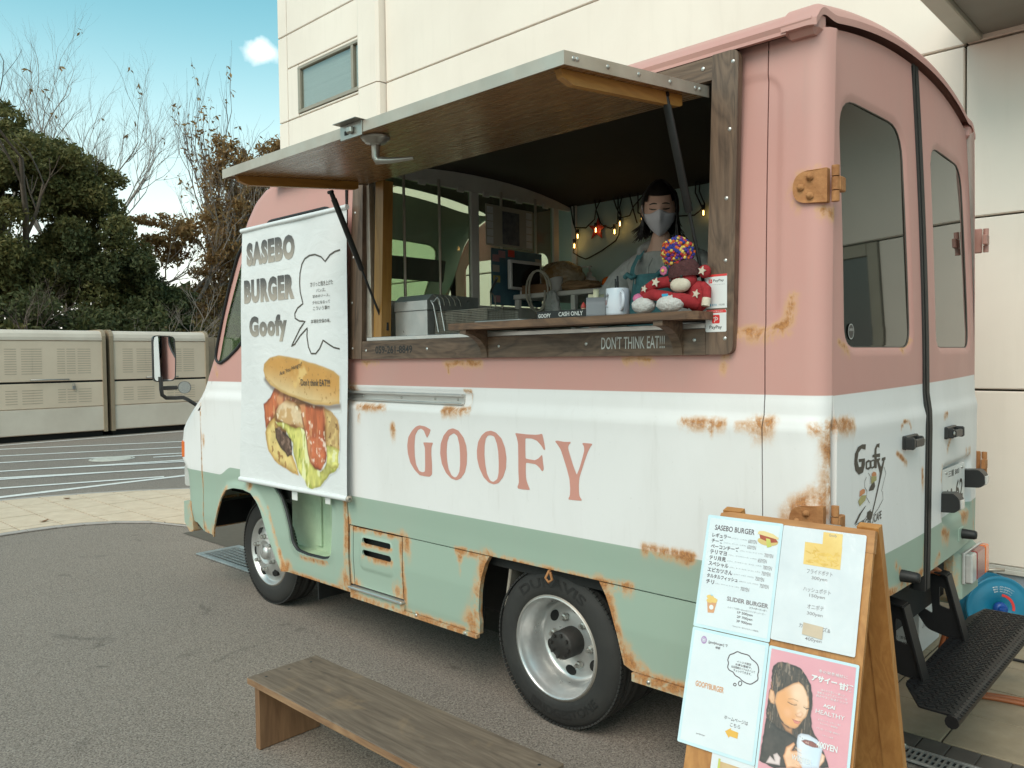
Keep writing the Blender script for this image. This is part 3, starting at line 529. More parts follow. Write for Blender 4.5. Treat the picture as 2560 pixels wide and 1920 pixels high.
# light edging stones along both edges of the path
for fn, s in ((f_far, 1), (f_near, -1)):
    y = -2.4
    while y < (2.3 if s > 0 else .84):
        y1 = y + .22
        pts = [(float(fn(y)) + 0.0 * s, y + .003), (float(fn(y)) + .092 * s, y + .003), (float(fn(y1)) + .092 * s, y1 - .003), (float(fn(y1)), y1 - .003)]
        t = MB(); t.prism(pts, XY(0), .013, .005); t.build('edging_stone', 'edge_stone', paving); y = y1
# brown tiles by the rear of the truck, dark border row, drain channel
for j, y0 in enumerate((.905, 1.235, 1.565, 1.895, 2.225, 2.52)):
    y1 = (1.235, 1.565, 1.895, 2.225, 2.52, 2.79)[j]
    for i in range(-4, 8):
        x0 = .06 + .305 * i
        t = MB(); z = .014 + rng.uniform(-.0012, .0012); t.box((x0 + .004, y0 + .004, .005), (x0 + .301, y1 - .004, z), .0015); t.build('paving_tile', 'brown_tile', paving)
for i in range(-18, 30):
    x0 = .098 + .1005 * i
    if x0 < -1.3: continue
    t = MB(); t.box((x0 + .003, .795, .005), (x0 + .0975, .899, .0135), .0015); t.build('border_tile', 'dark_tile', paving)
dr = thing('drain_channel', 'long galvanised drain grating in the paving beside the wooden signboard', 'drain', (.3, .73, 0))
mb = MB(); mb.box((-1.3, .675, .005), (3.0, .785, .008)); mb.build('channel', 'drain_dark', dr)
mb = MB(); mb.box((-1.3, .676, .006), (3.0, .690, .016), .002); mb.box((-1.3, .772, .006), (3.0, .786, .016), .002); mb.box((-1.3, .728, .006), (3.0, .734, .0135)); mb.build('rim', 'galvanised', dr)
mb = MB()
for i in range(215): mb.box((-1.29 + .02 * i, .690, .008), (-1.282 + .02 * i, .772, .0145))
mb.build('bars', 'galvanised', dr, kind='stuff')

# parking-bay hatching and bay border lines
SZ = [.004]
def stripe(a, b, w=.11):
    a = Vector(a); b = Vector(b); d = (b - a).normalized(); n = Vector((-d.y, d.x)) * w / 2
    k = max(2, int((b - a).length / .35)); L = []; Rr = []
    for i in range(k + 1):
        p = a.lerp(b, i / k); L.append(p + n * rng.uniform(.86, 1.08)); Rr.append(p - n * rng.uniform(.86, 1.08))
    SZ[0] += .0003; mb = MB(); mb.flat([tuple(p) for p in L] + [tuple(p) for p in Rr[::-1]], XY(SZ[0])); o = mb.build('painted_line', 'line_paint', kind='structure'); return o
stripe((-9.33, -6), (-9.36, 7.5), .13)
stripe((-15.75, -6), (-15.95, 7.5), .12)
S0 = [(-15.1, 1.63, -13.745, 4.27), (-13.94, 1.34, -12.77, 3.83), (-12.93, 1.08, -11.88, 3.42), (-11.81, .80, -10.965, 3.0), (-10.92, .57, -10.15, 2.64), (-10.07, .356, -9.45, 2.05)]
for x0, y0, x1, y1 in S0:
    d = Vector((x1 - x0, y1 - y0)).normalized(); a = Vector((x0, y0)); b = Vector((x1, y1))
    ta = 0
    while (a - d * (ta + .2)).x > -15.7 and ta < 3.5: ta += .2
    tb = 0
    while (b + d * (tb + .2)).x < -9.42 and tb < 2.5: tb += .2
    stripe(a - d * ta, b + d * tb)
for k in range(1, 5):
    a = Vector((-9.45 - .0 * k, 2.05 + 1.75 * k)); d = Vector((.45, .89)); stripe(a - d * 5, a)
mh = MB(); mh.lathe([(0, .0), (.27, 0), (.275, -.006)], (-12.03, 2.36, .0105), n=36, smooth=False); mh.lathe([(.285, .0), (.32, 0), (.325, -.005)], (-12.03, 2.36, .009), n=36, smooth=False)
tag(mh.build('manhole_cover', 'manhole_paint'), 'round pale manhole cover between the white hatching lines', 'manhole cover')
# storm grate by the front wheel
gt = thing('storm_grate', 'square galvanised storm drain grate in the asphalt by the front wheel', 'drain grate', (-4.7, .55, 0))
mb = MB(); mb.box((-5.06, .40, .002), (-4.22, .76, .004)); mb.build('pit', 'drain_dark', gt)
mb = MB()
for lo, hi in (((-5.06, .40), (-4.22, .44)), ((-5.06, .72), (-4.22, .76)), ((-5.06, .44), (-5.01, .72)), ((-4.27, .44), (-4.22, .72))): mb.box((lo[0], lo[1], .003), (hi[0], hi[1], .014), .002)
mb.build('frame', 'galvanised', gt)
for i in range(17): 
    mb = MB(); mb.box((-5.0 + .044 * i, .44, .003), (-4.985 + .044 * i, .72, .012)); mb.build('bar', 'galvanised', gt)
mb = MB()
for i in range(6): mb.box((-5.01, .478 + .042 * i, .004), (-4.27, .486 + .042 * i, .0105))
mb.build('cross_bars', 'galvanised', gt)

# ------------------------------------------------------------------ storage lockers
pm('locker_paint', (.74, .585, .445), (.66, .515, .39), 1.3, .5, bmp=.05, bscale=20, rvar=.08)
pm('locker_pale', (.70, .60, .50), (.60, .50, .41), 1.6, .5, rvar=.1)
pm('locker_post', (.36, .27, .18), (.29, .215, .145), 3, .55)
pm('locker_vent', (.50, .395, .295), (.44, .345, .26), 5, .6)
pm('dark_gap', (.012, .011, .010), None, 4, .95)
pm('steel_grey', (.40, .39, .37), (.30, .29, .28), 10, .4, .6)
def locker(y0, y1, label, handle_at, lock=False):
    t = thing('storage_locker', label, 'storage locker', (-16.7, (y0 + y1) / 2, 0), 'beige storage lockers behind the parking bay')
    X = -16.2; D = 1.25
    mb = MB(); mb.box((X - D, y0 + .03, .12), (X - .03, y1 - .03, 2.0)); mb.build('carcass', 'locker_paint', t)
    mb = MB(); mb.box((X - D + .05, y0 + .06, .0), (X - .1, y1 - .06, .12)); mb.build('plinth', 'dark_gap', t)
    prof = [(X - D, 1.94), (X + .012, 1.94), (X + .012, 2.0), (X - .01, 2.07), (X - .05, 2.115), (X - .12, 2.14), (X - D, 2.15)]
    mb = MB(); mb.prism(prof, lambda u, v, q: (u, q, v), y0 + .05, y1 - .05, smooth=False); mb.build('lid', 'locker_pale', t)
    for a, b, nm, mt in ((1.145, 1.925, 'upper_door', 'locker_paint'), (.625, 1.105, 'lower_door', 'locker_paint'), (.13, .61, 'base_panel', 'locker_pale')):
        mb = MB(); mb.box((X - .03, y0 + .055, a), (X, y1 - .055, b), .006); d = mb.build(nm, mt, t)
        if nm != 'base_panel':
            h0, h1 = (1.27, 1.79) if nm == 'upper_door' else (.70, 1.0)
            for g0, gw in ((.25, .20), (.53, .19), (.71, .17), (1.15, .14), (1.32, .16), (1.52, .24)):
                k = MB(); n = int((h1 - h0) / .045)
                for i in range(n): 
                    z = h0 + (i + .5) * (h1 - h0) / n; k.box((X - .002, y0 + g0, z - .007), (X + .0025, y0 + g0 + gw, z + .007))
                k.build('vent_slots', 'locker_vent', d, kind='stuff')
    mb = MB(); mb.box((X - .05, y0 + .05, 1.105), (X - .02, y1 - .05, 1.145)); mb.build('gap', 'dark_gap', t)
    for y in (y0, y1 - .07):
        pr = [(X - D, .1), (X + .02, .1), (X + .02, 2.03), (X - .01, 2.09), (X - .06, 2.14), (X - .13, 2.165), (X - D, 2.17)]
        mb = MB(); mb.prism(pr, lambda u, v, q: (u, q, v), y, y + .07); mb.build('end_post', 'locker_post', t)
    mb = MB(); mb.tube([(X, handle_at, 1.175), (X + .05, handle_at, 1.175), (X + .05, handle_at + .66, 1.175), (X, handle_at + .66, 1.175)], .014, 6); mb.build('handle', 'steel_grey', t)
    if lock:
        mb = MB(); mb.box((X + .01, 3.17, .97), (X + .04, 3.23, 1.04), .006); mb.tube([(X + .025, 3.18, 1.04), (X + .025, 3.185, 1.09), (X + .025, 3.215, 1.09), (X + .025, 3.22, 1.04)], .006, 6); mb.build('padlock', 'steel_grey', t)
locker(1.77, 3.82, 'beige louvred storage locker with a padlock, left of the pair', 2.45, True)
locker(3.90, 5.99, 'beige louvred storage locker right of the brown posts, partly behind the wing mirror', 4.62)
locker(-.40, 1.69, 'beige storage locker at the far left end of the row, beyond the padlocked one', .3)
fn = thing('board_fence', 'brown board fence standing at the right end of the beige lockers', 'fence', (-17, 7.4, 0))
for i in range(11):
    mb = MB(); mb.box((-17.03, 6.15 + .2 * i, .02), (-17.0, 6.34 + .2 * i, 2.05), .004); mb.build('board', 'locker_post', fn)
mb = MB(); mb.box((-17.08, 6.15, 1.6), (-17.031, 8.35, 1.68)); mb.box((-17.08, 6.15, .4), (-17.031, 8.35, .48)); mb.build('rail', 'locker_post', fn)

# ------------------------------------------------------------------ building
def mat_wall():
    m, nt, b = base_mat('wall_panel')
    v = coords(nt, (1, 1, 1), True)
    f = noise(nt, v, .9, 7, .6, .3); g = noise(nt, coords(nt, (5, 5, .5), True), 2.0, 6, .6)
    col = ramp(nt, f, [(.3, (.77, .675, .585)), (.7, (.84, .75, .655))])
    col = mix(nt, rng_(nt, g, .54, .78, 0, .11), col, (.42, .35, .27))
    LK(nt, col, b.inputs['Base Color']); b.inputs['Roughness'].default_value = .62
    bump(nt, b, noise(nt, v, 260, 3), .12, .002)
    return m
mat_wall()
pm('wall_base', (.30, .33, .37), (.25, .275, .31), 2, .7)
pm('wall_strip', (.60, .57, .51), None, 5, .5)
pm('window_bronze', (.36, .31, .245), (.30, .26, .20), 6, .45, .3)
pm('blind', (.62, .62, .60), (.54, .54, .52), 1.2, .6, stretch=(.3, 1, 60), detail=2)
glass_thin('window_glass', (.86, .88, .86), .5, .02)
pm('canopy_metal', (.46, .44, .38), (.40, .38, .33), 1.5, .45, .2, rvar=.08)
pm('canopy_soffit', (.24, .23, .20), (.20, .19, .165), 2.2, .6)
pm('dark_door_glass', (.03, .035, .035), None, 3, .06, ior=1.9)
bl = thing('office_building', 'cream panelled building with a small window high up, behind the truck', 'building', (0, 5.8, 0))
YW = 2.8; BX0, BX1, BZ = -7.72, 9.0, 9.4
mb = MB(); mb.box((BX0 + .02, YW + .045, 0), (BX1, YW + 7, BZ - .05)); mb.build('core_wall', 'joint', bl)
zj = [.275, 1.277, 2.266, 3.256, 4.325, 5.33, 6.34, 7.35, 8.36, BZ]
def wpan(x0, x1, z0, z1, y=YW, nm='wall_panel'):
    p = MB(); p.box((x0 + .006, y, z0 + .006), (x1 - .006, y + .05, z1 - .006), .006); return p.build(nm, 'wall_panel', bl)
for k in range(len(zj) - 1):
    z0, z1 = zj[k], zj[k + 1]
    wpan(BX0, -7.52, z0, z1)
    if 3.3 < z1 < 5.4 and z0 > 4: 
        wpan(-7.52, -7.285, z0, 4.93); wpan(-7.285, -6.045, z0, 4.36); wpan(-7.52, -6.045, 4.93, z1)
    else: wpan(-7.52, -6.045, z0, z1)
    wpan(-5.66, -.335, z0, z1)
    if z0 < 2.2:
        wpan(-.335, .95, z0, z1); wpan(2.75, BX1, z0, z1)
    else: wpan(-.335, 4.0, z0, z1); wpan(4.0, BX1, z0, z1)
for k in range(len(zj) - 1):                                          # round-edged pilaster beside the window
    z0, z1 = zj[k] + .006, zj[k + 1] - .006
    pr = [(-6.045, YW + .05), (-6.045, YW - .02)] + [(-5.985 - .06 * math.cos(a), YW - .02 - .075 * math.sin(a)) for a in np.linspace(.2, PI / 2, 6)] + [(-5.70, YW - .095), (-5.672, YW - .07), (-5.664, YW + .05)]
    p = MB(); p.prism([(float(x), float(y)) for x, y in pr], lambda u, v, q: (u, v, q), z0, z1); p.build('pilaster', 'wall_panel', bl)
wpan(-7.285, -6.045, 4.89, 4.93)
mb = MB(); mb.box((BX0 - .01, YW - .004, .262), (BX1, YW + .046, .2785), .002); mb.box((BX0, YW - .012, .235), (BX1, YW + .04, .262), .003); mb.build('base_strip', 'wall_strip', bl)
mb = MB(); mb.box((BX0, YW + .012, 0), (BX1, YW + .044, .2345)); mb.build('base', 'wall_base', bl)
wd = MB()
for lo, hi in (((-7.285, 4.36), (-6.045, 4.40)), ((-7.285, 4.86), (-6.045, 4.89)), ((-7.285, 4.40), (-7.235, 4.86)), ((-6.085, 4.40), (-6.045, 4.86)), ((-6.245, 4.40), (-6.205, 4.86))): wd.box((lo[0], YW - .012, lo[1]), (hi[0], YW + .044, hi[1]), .003)
win = wd.build('window', 'window_bronze', bl)
for a, b_ in ((-7.235, -6.245), (-6.205, -6.085)):
    p = MB(); p.box((a, YW + .014, 4.40), (b_, YW + .018, 4.86)); p.build('pane', 'window_glass', win)
p = MB(); p.box((-7.235, YW + .034, 4.40), (-6.085, YW + .042, 4.86)); p.build('blind', 'blind', win)
cp = MB()                                                             # entrance canopy: fascia ring and soffit
cx0, cx1, cy0, cz0, cz1 = -.35, 4.2, 1.95, 3.262, 3.50
cp.box((cx0, cy0, cz0), (cx0 + .10, YW - .001, cz1), .006); cp.box((cx1 - .1, cy0, cz0), (cx1, YW - .001, cz1), .006); cp.box((cx0 + .10, cy0, cz0), (cx1 - .10, cy0 + .10, cz1), .006); cp.box((cx0 + .1, cy0 + .1, cz1 - .03), (cx1 - .1, YW - .001, cz1 - .002))
can = cp.build('canopy', 'canopy_metal', bl)
for i in range(7):
    p = MB(); x = cx0 + .10 + i * .6215; p.box((x + .003, cy0 + .10, cz0 + .030), (x + .6185, YW - .002, cz0 + .045)); p.build('soffit_panel', 'canopy_soffit', can)
dm = MB()
for lo, hi in (((.95, .28), (1.02, 2.26)), ((2.68, .28), (2.75, 2.26)), ((1.02, 2.18), (2.68, 2.26)), ((1.80, .28), (1.86, 2.18))): dm.box((lo[0], YW - .01, lo[1]), (hi[0], YW + .043, hi[1]), .004)
dm.box((.95, YW, .0), (2.75, YW + .0425, .234))
door = dm.build('entrance_door', 'window_bronze', bl)
for a, b_ in ((1.02, 1.80), (1.86, 2.68)):
    p = MB(); p.box((a, YW + .012, .28), (b_, YW + .03, 2.18)); p.build('pane', 'dark_door_glass', door)

# ------------------------------------------------------------------ food truck
paint('truck_paint', 1.368, .807)
paint('truck_paint_cab', 1.368, .787, front=True)
paint('truck_paint_rear', 1.366, .808, slope=.016)
pm('inner_metal', (.50, .50, .45), (.40, .40, .36), 3, .55)
pm('inner_green', (.58, .68, .52), (.36, .44, .32), 4, .5)
pm('black_rubber', (.016, .016, .016), (.010, .010, .010), 12, .55, bmp=.1, bscale=80)
pm('black_plastic', (.022, .022, .022), (.014, .014, .014), 10, .38, bmp=.05)
pm('black_steel', (.014, .014, .015), (.009, .009, .010), 6, .45, .3)
pm('chassis', (.016, .015, .014), (.008, .008, .007), 4, .8)
pm('tyre', (.030, .028, .025), (.018, .017, .016), 6, .75, bmp=.15, bscale=90)
pm('tyre_letters', (.014, .013, .012), None, 6, .6)
pm('rim_silver', (.60, .60, .59), (.46, .45, .43), 5, .34, .65, rvar=.08, bmp=.05)
pm('rim_dirty', (.44, .40, .35), (.28, .24, .20), 5, .5, .5)
pm('hub_dark', (.045, .040, .036), (.026, .023, .021), 12, .55, .3, bmp=.2)
pm('bolt_steel', (.52, .50, .46), (.36, .34, .31), 20, .38, .8)
pm('aluminium', (.62, .61, .585), (.50, .49, .465), 7, .36, .75, stretch=(1, 6, 6), rvar=.08)
pm('alu_dull', (.52, .455, .385), (.42, .36, .295), 9, .42, .55, rvar=.1, bmp=.08, bscale=40)
pm('rusty_hinge', (.47, .22, .085), (.30, .12, .040), 26, .78, .15, bmp=.5, bscale=90)
pm('pink_metal', (.50, .25, .215), (.36, .19, .15), 9, .55)
pm('lamp_amber', (.80, .16, .015), (.66, .12, .012), 20, .15, coat=.6)
pm('lamp_red', (.30, .035, .030), (.20, .025, .022), 14, .2, coat=.5)
pm('lamp_clear', (.55, .54, .51), (.42, .41, .39), 20, .15, coat=.5)
pm('white_paint', (.72, .71, .69), (.62, .61, .58), 5, .45)
pm('goofy_pink', (.590, .275, .220), (.54, .25, .20), 3, .55, bmp=.03)
pm('print_black', (.020, .018, .017), None, 8, .55)
pm('print_brown', (.085, .070, .055), (.065, .053, .042), 8, .55)
m, nt, b = base_mat('tinted_glass'); b.inputs['Base Color'].default_value = (.016, .018, .015, 1); b.inputs['Roughness'].default_value = .025; b.inputs['IOR'].default_value = 2.0; b.inputs['Specular Tint'].default_value = (.82, .84, .78, 1)
glass_thin('cab_glass', (.74, .85, .72), .10, .02, .03)
glass_thin('clear_glass', (.94, .98, .93), .02, .03)
glass_thin('partition_glass', (.74, .80, .70), .05, .03, .06)
m, nt, b = base_mat('mirror_glass'); b.inputs['Metallic'].default_value = 1; b.inputs['Roughness'].default_value = .02; b.inputs['Base Color'].default_value = (.85, .86, .85, 1)
wood('frame_wood', (.190, .116, .072), (.066, .038, .023), 'x', 10, .5, bmp=.35)
wood('frame_wood_upright', (.200, .124, .080), (.068, .041, .026), 'z', 10, .5, bmp=.35)
wood('shelf_wood', (.22, .115, .058), (.070, .036, .020), 'x', 9, .48, bmp=.3)
wood('orange_wood', (.48, .235, .050), (.34, .150, .030), 'y', 6, .45, bmp=.1)
wood('orange_wood_upright', (.42, .21, .050), (.29, .135, .028), 'z', 6, .45, bmp=.1)
wood('awning_ply', (.36, .195, .085), (.20, .100, .040), 'x', 8, .26, k=26, bmp=.5)
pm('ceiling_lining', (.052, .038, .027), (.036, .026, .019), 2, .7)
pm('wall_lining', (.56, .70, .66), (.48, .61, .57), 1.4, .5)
pm('trim_white', (.78, .75, .70), (.64, .61, .56), 3, .5)

T = thing('food_truck', 'pink, white and pale green food truck with rust stains and an open serving hatch', 'food truck', (-2.2, .87, 0))
TW = 1.74
RS = [((0, 2), RUST['side'])]; RR_ = [((1, 2), RUST['rear'])]
_pz = [.28, .34, .50, .655, .72, .80, 1.22, 1.262, 1.292, 1.302, 1.345, 1.36, 2.6]
_py = [.004, -.004, -.012, -.008, -.010, -.016, -.020, -.022, -.013, -.006, -.003, 0, 0]
def sstep(t): t = np.clip(t, 0, 1); return t * t * (3 - 2 * t)
def side_y(x, z):
    x = np.asarray(x, float); z = np.asarray(z, float)
    y = np.interp(z, _pz, _py) + .030 * np.clip((z - 1.36) / 1.1, 0, 2) ** 2
    # pressed recess around the hatch
    dx = np.abs(x + 1.30) - (1.14 - .09); dz = np.abs(z - 1.97) - (.415 - .09)
    sd = np.hypot(np.maximum(dx, 0), np.maximum(dz, 0)) + np.minimum(np.maximum(dx, dz), 0) - .09
    y = y + .006 * sstep(-sd / .022)
    # rounded rear corner
    t = np.clip((x + .09) / .07, 0, 1); y = y + .05 * (1 - np.sqrt(np.clip(1 - t * t, 0, 1)))
    # recess of the sliding-door rail
    rr = sstep((-1.535 - x) / .02) * sstep((z - 1.268) / .012) * sstep((1.352 - z) / .012)
    return y + .016 * rr
def side_fn(u, v): return (u, side_y(u, v), v)
OPEN = (-2.30, 1.575, -.405, 2.405)
hole = [(OPEN[0], OPEN[1]), (OPEN[2], OPEN[1]), (OPEN[2], OPEN[3]), (OPEN[0], OPEN[3])]
panel('side_panel', [(-2.455, .657), (-.216, .657), (-.216, 2.478), (-2.455, 2.478)], [hole], side_fn, ['truck_paint', 'trim_white'], T, .013, .008, rust=RS, mi_in=1)
panel('corner_panel', [(-.212, .657), (-.0202, .657), (-.0202, 2.478), (-.212, 2.478)], [], side_fn, ['truck_paint', 'trim_white'], T, .010, .008, rust=RS, mi_in=1)
def skirt_fn(u, v): return (u, side_y(u, v) + .002, v)
archL = [(-1.45, .652), (-1.475, .613), (-1.496, .557), (-1.51, .49), (-1.52, .40), (-1.515, .349), (-1.524, .300)]
archR = [(-.869, .652), (-.838, .605), (-.814, .549), (-.79, .478), (-.775, .416), (-.761, .364), (-.725, .350)]
panel('skirt_panel', [(-2.026, .652), (-2.026, .300)] + archL[::-1], [], skirt_fn, ['truck_paint', 'chassis'], T, .011, .022, rust=RS, mi_in=1)
panel('skirt_panel', archR + [(-.022, .350), (-.022, .652)], [], skirt_fn, ['truck_paint', 'chassis'], T, .011, .022, rust=RS, mi_in=1)
def slot(x0, z0, x1, z1): return rrect(x0, z0, x1, z1, (z1 - z0) * .48, 4)
def vent_fn(u, v):
    y = side_y(u, v) + .002
    dx = np.abs(u + 2.233) - (.132 - .03); dz = np.abs(v - .528) - (.086 - .03)
    sd = np.hypot(np.maximum(dx, 0), np.maximum(dz, 0)) + np.minimum(np.maximum(dx, dz), 0) - .03
    return (u, y - .006 * sstep(-sd / .010) , v)
vd = panel('vent_door', [(-2.418, .648), (-2.418, .352), (-2.033, .352), (-2.033, .648)], [slot(-2.338, .577, -2.112, .607), slot(-2.338, .516, -2.108, .547)], vent_fn, ['truck_paint', 'chassis'], T, .009, .01, rust=RS, mi_in=1)
mb = MB(); mb.box((-2.40, .05, .36), (-2.05, .06, .64)); mb.build('vent_backing', 'dark_gap', vd)
panel('hinge_strip', [(-2.450, .650), (-2.450, .352), (-2.424, .352), (-2.424, .650)], [], skirt_fn, ['truck_paint', 'chassis'], T, .009, .012, rust=RS, mi_in=1)
mb = MB(); mb.box((-2.446, -.030, .333), (-2.020, .05, .345), .003); mb.build('footplate', 'aluminium', T)
for nm, x0, x1, z0, z1 in (('sill_lip', -2.448, -1.528, .283, .331), ('sill_lip', -.722, -.024, .316, .347)):
    panel(nm, [(x0, z0), (x1, z0), (x1, z1 if x1 > -1 else .297), (-2.02 if x0 < -2 else x1, .297 if x0 < -2 else z1), (-2.02 if x0 < -2 else x0, z1), (x0, z1)] if x0 < -2 else [(x0, z0), (x1, z0), (x1, z1), (x0, z1)], [], lambda u, v: (u, -.012 + 0 * u, v), ['truck_paint', 'chassis'], T, .011, .02, rust=RS, mi_in=1)
for x, z in ((-1.93, .30), (-1.60, .29), (-.65, .331), (-.30, .331)):
    mb = MB(); mb.lathe([(0, .004), (.006, .003), (.008, 0)], (x, -.0125, z), (0, -1, 0), 10); mb.build('screw', 'bolt_steel', T)
mb = MB(); mb.tube([(-1.118, .02, .66), (-1.12, -.004, .645), (-1.135, -.006, .618), (-1.118, -.006, .603), (-1.10, -.006, .618), (-1.112, -.004, .645)], .0055, 8); mb.build('tie_hook', 'rusty_hinge', T)

# --- cab: silhouette of the nose and windscreen
_cz = [.36, .432, .526, .645, .765, .805, .839, .962, 1.044, 1.097, 1.18, 1.262, 1.398, 1.522, 1.745, 2.03, 2.319, 2.419, 2.475, 2.50]
_cx = [-4.085, -4.23, -4.279, -4.288, -4.30, -4.33, -4.375, -4.361, -4.339, -4.292, -4.189, -4.069, -3.99, -3.903, -3.815, -3.66, -3.498, -3.403, -3.29, -3.12]
CR = .22
def xc(z): return np.interp(z, _cz, _cx) + .42 * CR
def front_fn(u, v):
    u = np.asarray(u, float); v = np.asarray(v, float)
    q = CR * PI / 2; Wd = TW - 2 * CR; L = 2 * q + Wd
    a = np.clip(u / q, 0, 1) * PI / 2; b = np.clip((L - u) / q, 0, 1) * PI / 2
    mid = np.clip(u - q, 0, Wd)
    y = np.where(u < q, CR - CR * np.cos(a), np.where(u > L - q, TW - CR + CR * np.cos(b), CR + mid))
    dx = np.where(u < q, CR * np.sin(a), np.where(u > L - q, CR * np.sin(b), CR))
    tumb = .030 * np.clip((v - 1.36) / 1.1, 0, 2) ** 2 * np.where(y < TW / 2, 1, -1) * np.clip(np.abs(y - TW / 2) / (TW / 2), 0, 1)
    bow = .05 * (1 - ((y - TW / 2) / (TW / 2)) ** 2)
    crown = .10 * (1 - np.abs((y - TW / 2) / (TW / 2)) ** 2.2) * np.clip((v - 2.25) / .25, 0, 1)
    sy = np.where(y < .25, np.interp(v, _pz, _py) * (1 - y / .25), 0) * 0.8
    return (xc(v) - dx - bow, y + tumb + sy, v + crown)
FL = CR * PI + TW - 2 * CR
ws = round_poly([(.20, 1.40), (FL - .20, 1.40), (FL - .20, 2.33), (.20, 2.33)], .10)
panel('cab_front', [(0.0, .44), (FL, .44), (FL, 2.50), (0.0, 2.50)], [ws], front_fn, ['truck_paint_cab', 'inner_metal'], T, .022, .012, (1, 0, 0), rust=RS, mi_in=1)
panel('windscreen', [(p[0], p[1]) for p in round_poly([(.195, 1.395), (FL - .195, 1.395), (FL - .195, 2.335), (.195, 2.335)], .10)], [], lambda u, v: tuple(a + b for a, b in zip(front_fn(u, v), (.010, 0, 0))), 'cab_glass', T, .05, .004, (1, 0, 0))
zs = [.40, .6, .8, 1.0, 1.1, 1.18, 1.235]
seam_hi = [(max(-4.05, float(xc(z)) + .003), z) for z in (1.18, 1.235, 1.30, 1.398, 1.522, 1.745, 2.03, 2.2, 2.319, 2.419, 2.478)]
f_arch = [(-3.103, .302), (-3.162, .39), (-3.211, .472), (-3.261, .555), (-3.301, .623), (-3.343, .669), (-3.407, .714), (-3.498, .727), (-3.615, .724), (-3.712, .702), (-3.776, .644), (-3.832, .54), (-3.875, .443), (-3.89, .385)]
qwin = round_poly([(-3.50, 2.19), (-3.572, 2.127), (-3.68, 1.933), (-3.838, 1.574), (-3.856, 1.505), (-3.80, 1.478), (-3.70, 1.51), (-3.585, 1.565), (-3.50, 1.62)], .035)
dwin = rrect(-3.26, 1.52, -2.585, 2.287, .07)
swin = round_poly([(-3.175, .785), (-3.107, .718), (-3.06, .631), (-3.023, .549), (-3.001, .476), (-2.958, .439), (-2.843, .431), (-2.695, .435), (-2.632, .45), (-2.604, .485), (-2.592, .785)], .02, 3)
cab_out = [(-2.464, .302)] + f_arch + [(-4.046, .395), (-4.046, .6), (-4.046, 1.0)] + seam_hi + [(-2.464, 2.478)]
def cab_fn(u, v):
    y = side_y(np.minimum(u, -2.5), v) * 1.0
    # flared lip round the wheel arch and the pressed edge of the step window
    d = seg_dist(np.asarray(u, float), np.asarray(v, float), f_arch); y = y - .020 * sstep(1 - d / .05)
    d2 = seg_dist(np.asarray(u, float), np.asarray(v, float), swin, True); y = y - .006 * sstep(1 - d2 / .03)
    return (u, y, v)
def cab_y0(u, v): return np.interp(v, _pz, _py)
_side_y = side_y
def side_y_cab(x, z): return np.interp(z, _pz, _py) + .030 * np.clip((np.asarray(z) - 1.36) / 1.1, 0, 2) ** 2
def cab_fn(u, v):
    u = np.asarray(u, float); v = np.asarray(v, float); y = side_y_cab(u, v)
    d = seg_dist(u, v, f_arch); y = y - .020 * sstep(1 - d / .05)
    d2 = seg_dist(u, v, swin, True); y = y - .006 * sstep(1 - d2 / .03)
    return (u, y, v)
panel('cab_side', cab_out, [qwin, dwin, swin], cab_fn, ['truck_paint_cab', 'inner_metal'], T, .013, .010, rust=RS, mi_in=1)
lo = [(-4.052, .395), (-4.052, .6), (-4.052, 1.0), (-4.052, 1.176)]
panel('front_wing', lo + [(float(xc(z)), z) for z in (1.176, 1.10, 1.04, .96, .84, .80, .76, .645, .526, .440)], [], lambda u, v: (u, side_y_cab(u, v), v), ['truck_paint_cab', 'inner_metal'], T, .013, .010, rust=RS, mi_in=1)
for nm, poly, off, g in (('quarter_window', qwin, .004, 'cab_glass'), ('door_window', dwin, .008, 'cab_glass'), ('step_window', swin, .026, 'clear_glass')):
    k = MB(); ring = resample(poly, .03)
    k.tube([(p[0], float(side_y_cab(p[0], p[1])) + off * .3 - (.004 if nm != 'step_window' else -.006), p[1]) for p in ring], .010 if nm != 'step_window' else .012, 6, closed=True)
    w = k.build(nm, 'black_rubber', T)
    k = MB(); k.prism(poly, lambda u, v, q: (u, float(side_y_cab(u, v)) + q, v), off + .003, off + .007 if nm != 'step_window' else None); k.build('pane', g, w)
k = MB(); k.box((-3.25, .150, .36), (-2.50, .16, .90)); k.box((-3.2, .05, .40), (-2.56, .15, .412)); k.box((-2.57, .06, .41), (-2.555, .15, .84))
for i in range(3): k.box((-2.98 + .14 * i, .135, .44), (-2.93 + .14 * i, .150, .80), .006)
k.build('step_well', 'inner_green', T)
k = MB(); k.box((-2.4665, .014, .30), (-2.4525, .03, 2.47)); k.build('door_gap', 'dark_gap', T)
# lamps, bumper
k = MB(); k.box((-4.350, -.012, .853), (-4.275, .05, .968), .008); lampo = k.build('side_indicator', 'lamp_amber', T)
k = MB(); k.box((-4.345, -.004, .845), (-4.268, .05, .976), .004); k.build('indicator_base', 'white_paint', lampo)
pts = round_poly([(-4.36, .805), (-4.24, .797), (-4.245, .668), (-4.36, .66)], .03)
k = MB(); k.prism(pts, lambda u, v, q: (u, q, v), .012, .35); k.build('headlight', 'lamp_clear', T)
k = MB(); k.prism(round_poly([(-4.345, .56), (-4.235, .572), (-4.215, .372), (-4.27, .36), (-4.345, .42)], .012), lambda u, v, q: (u, q, v), -.004, TW + .004); bp = k.build('front_bumper', 'truck_paint', T)
set_rust(bp, np.array([tuple(v.co) for v in bp.data.vertices]) + np.array(ORG[bp.name]), [((0, 2), [[.03, .9, [-4.25, .38], [-4.24, .57]], [.02, .8, [-4.3, .37], [-4.22, .37]]])])
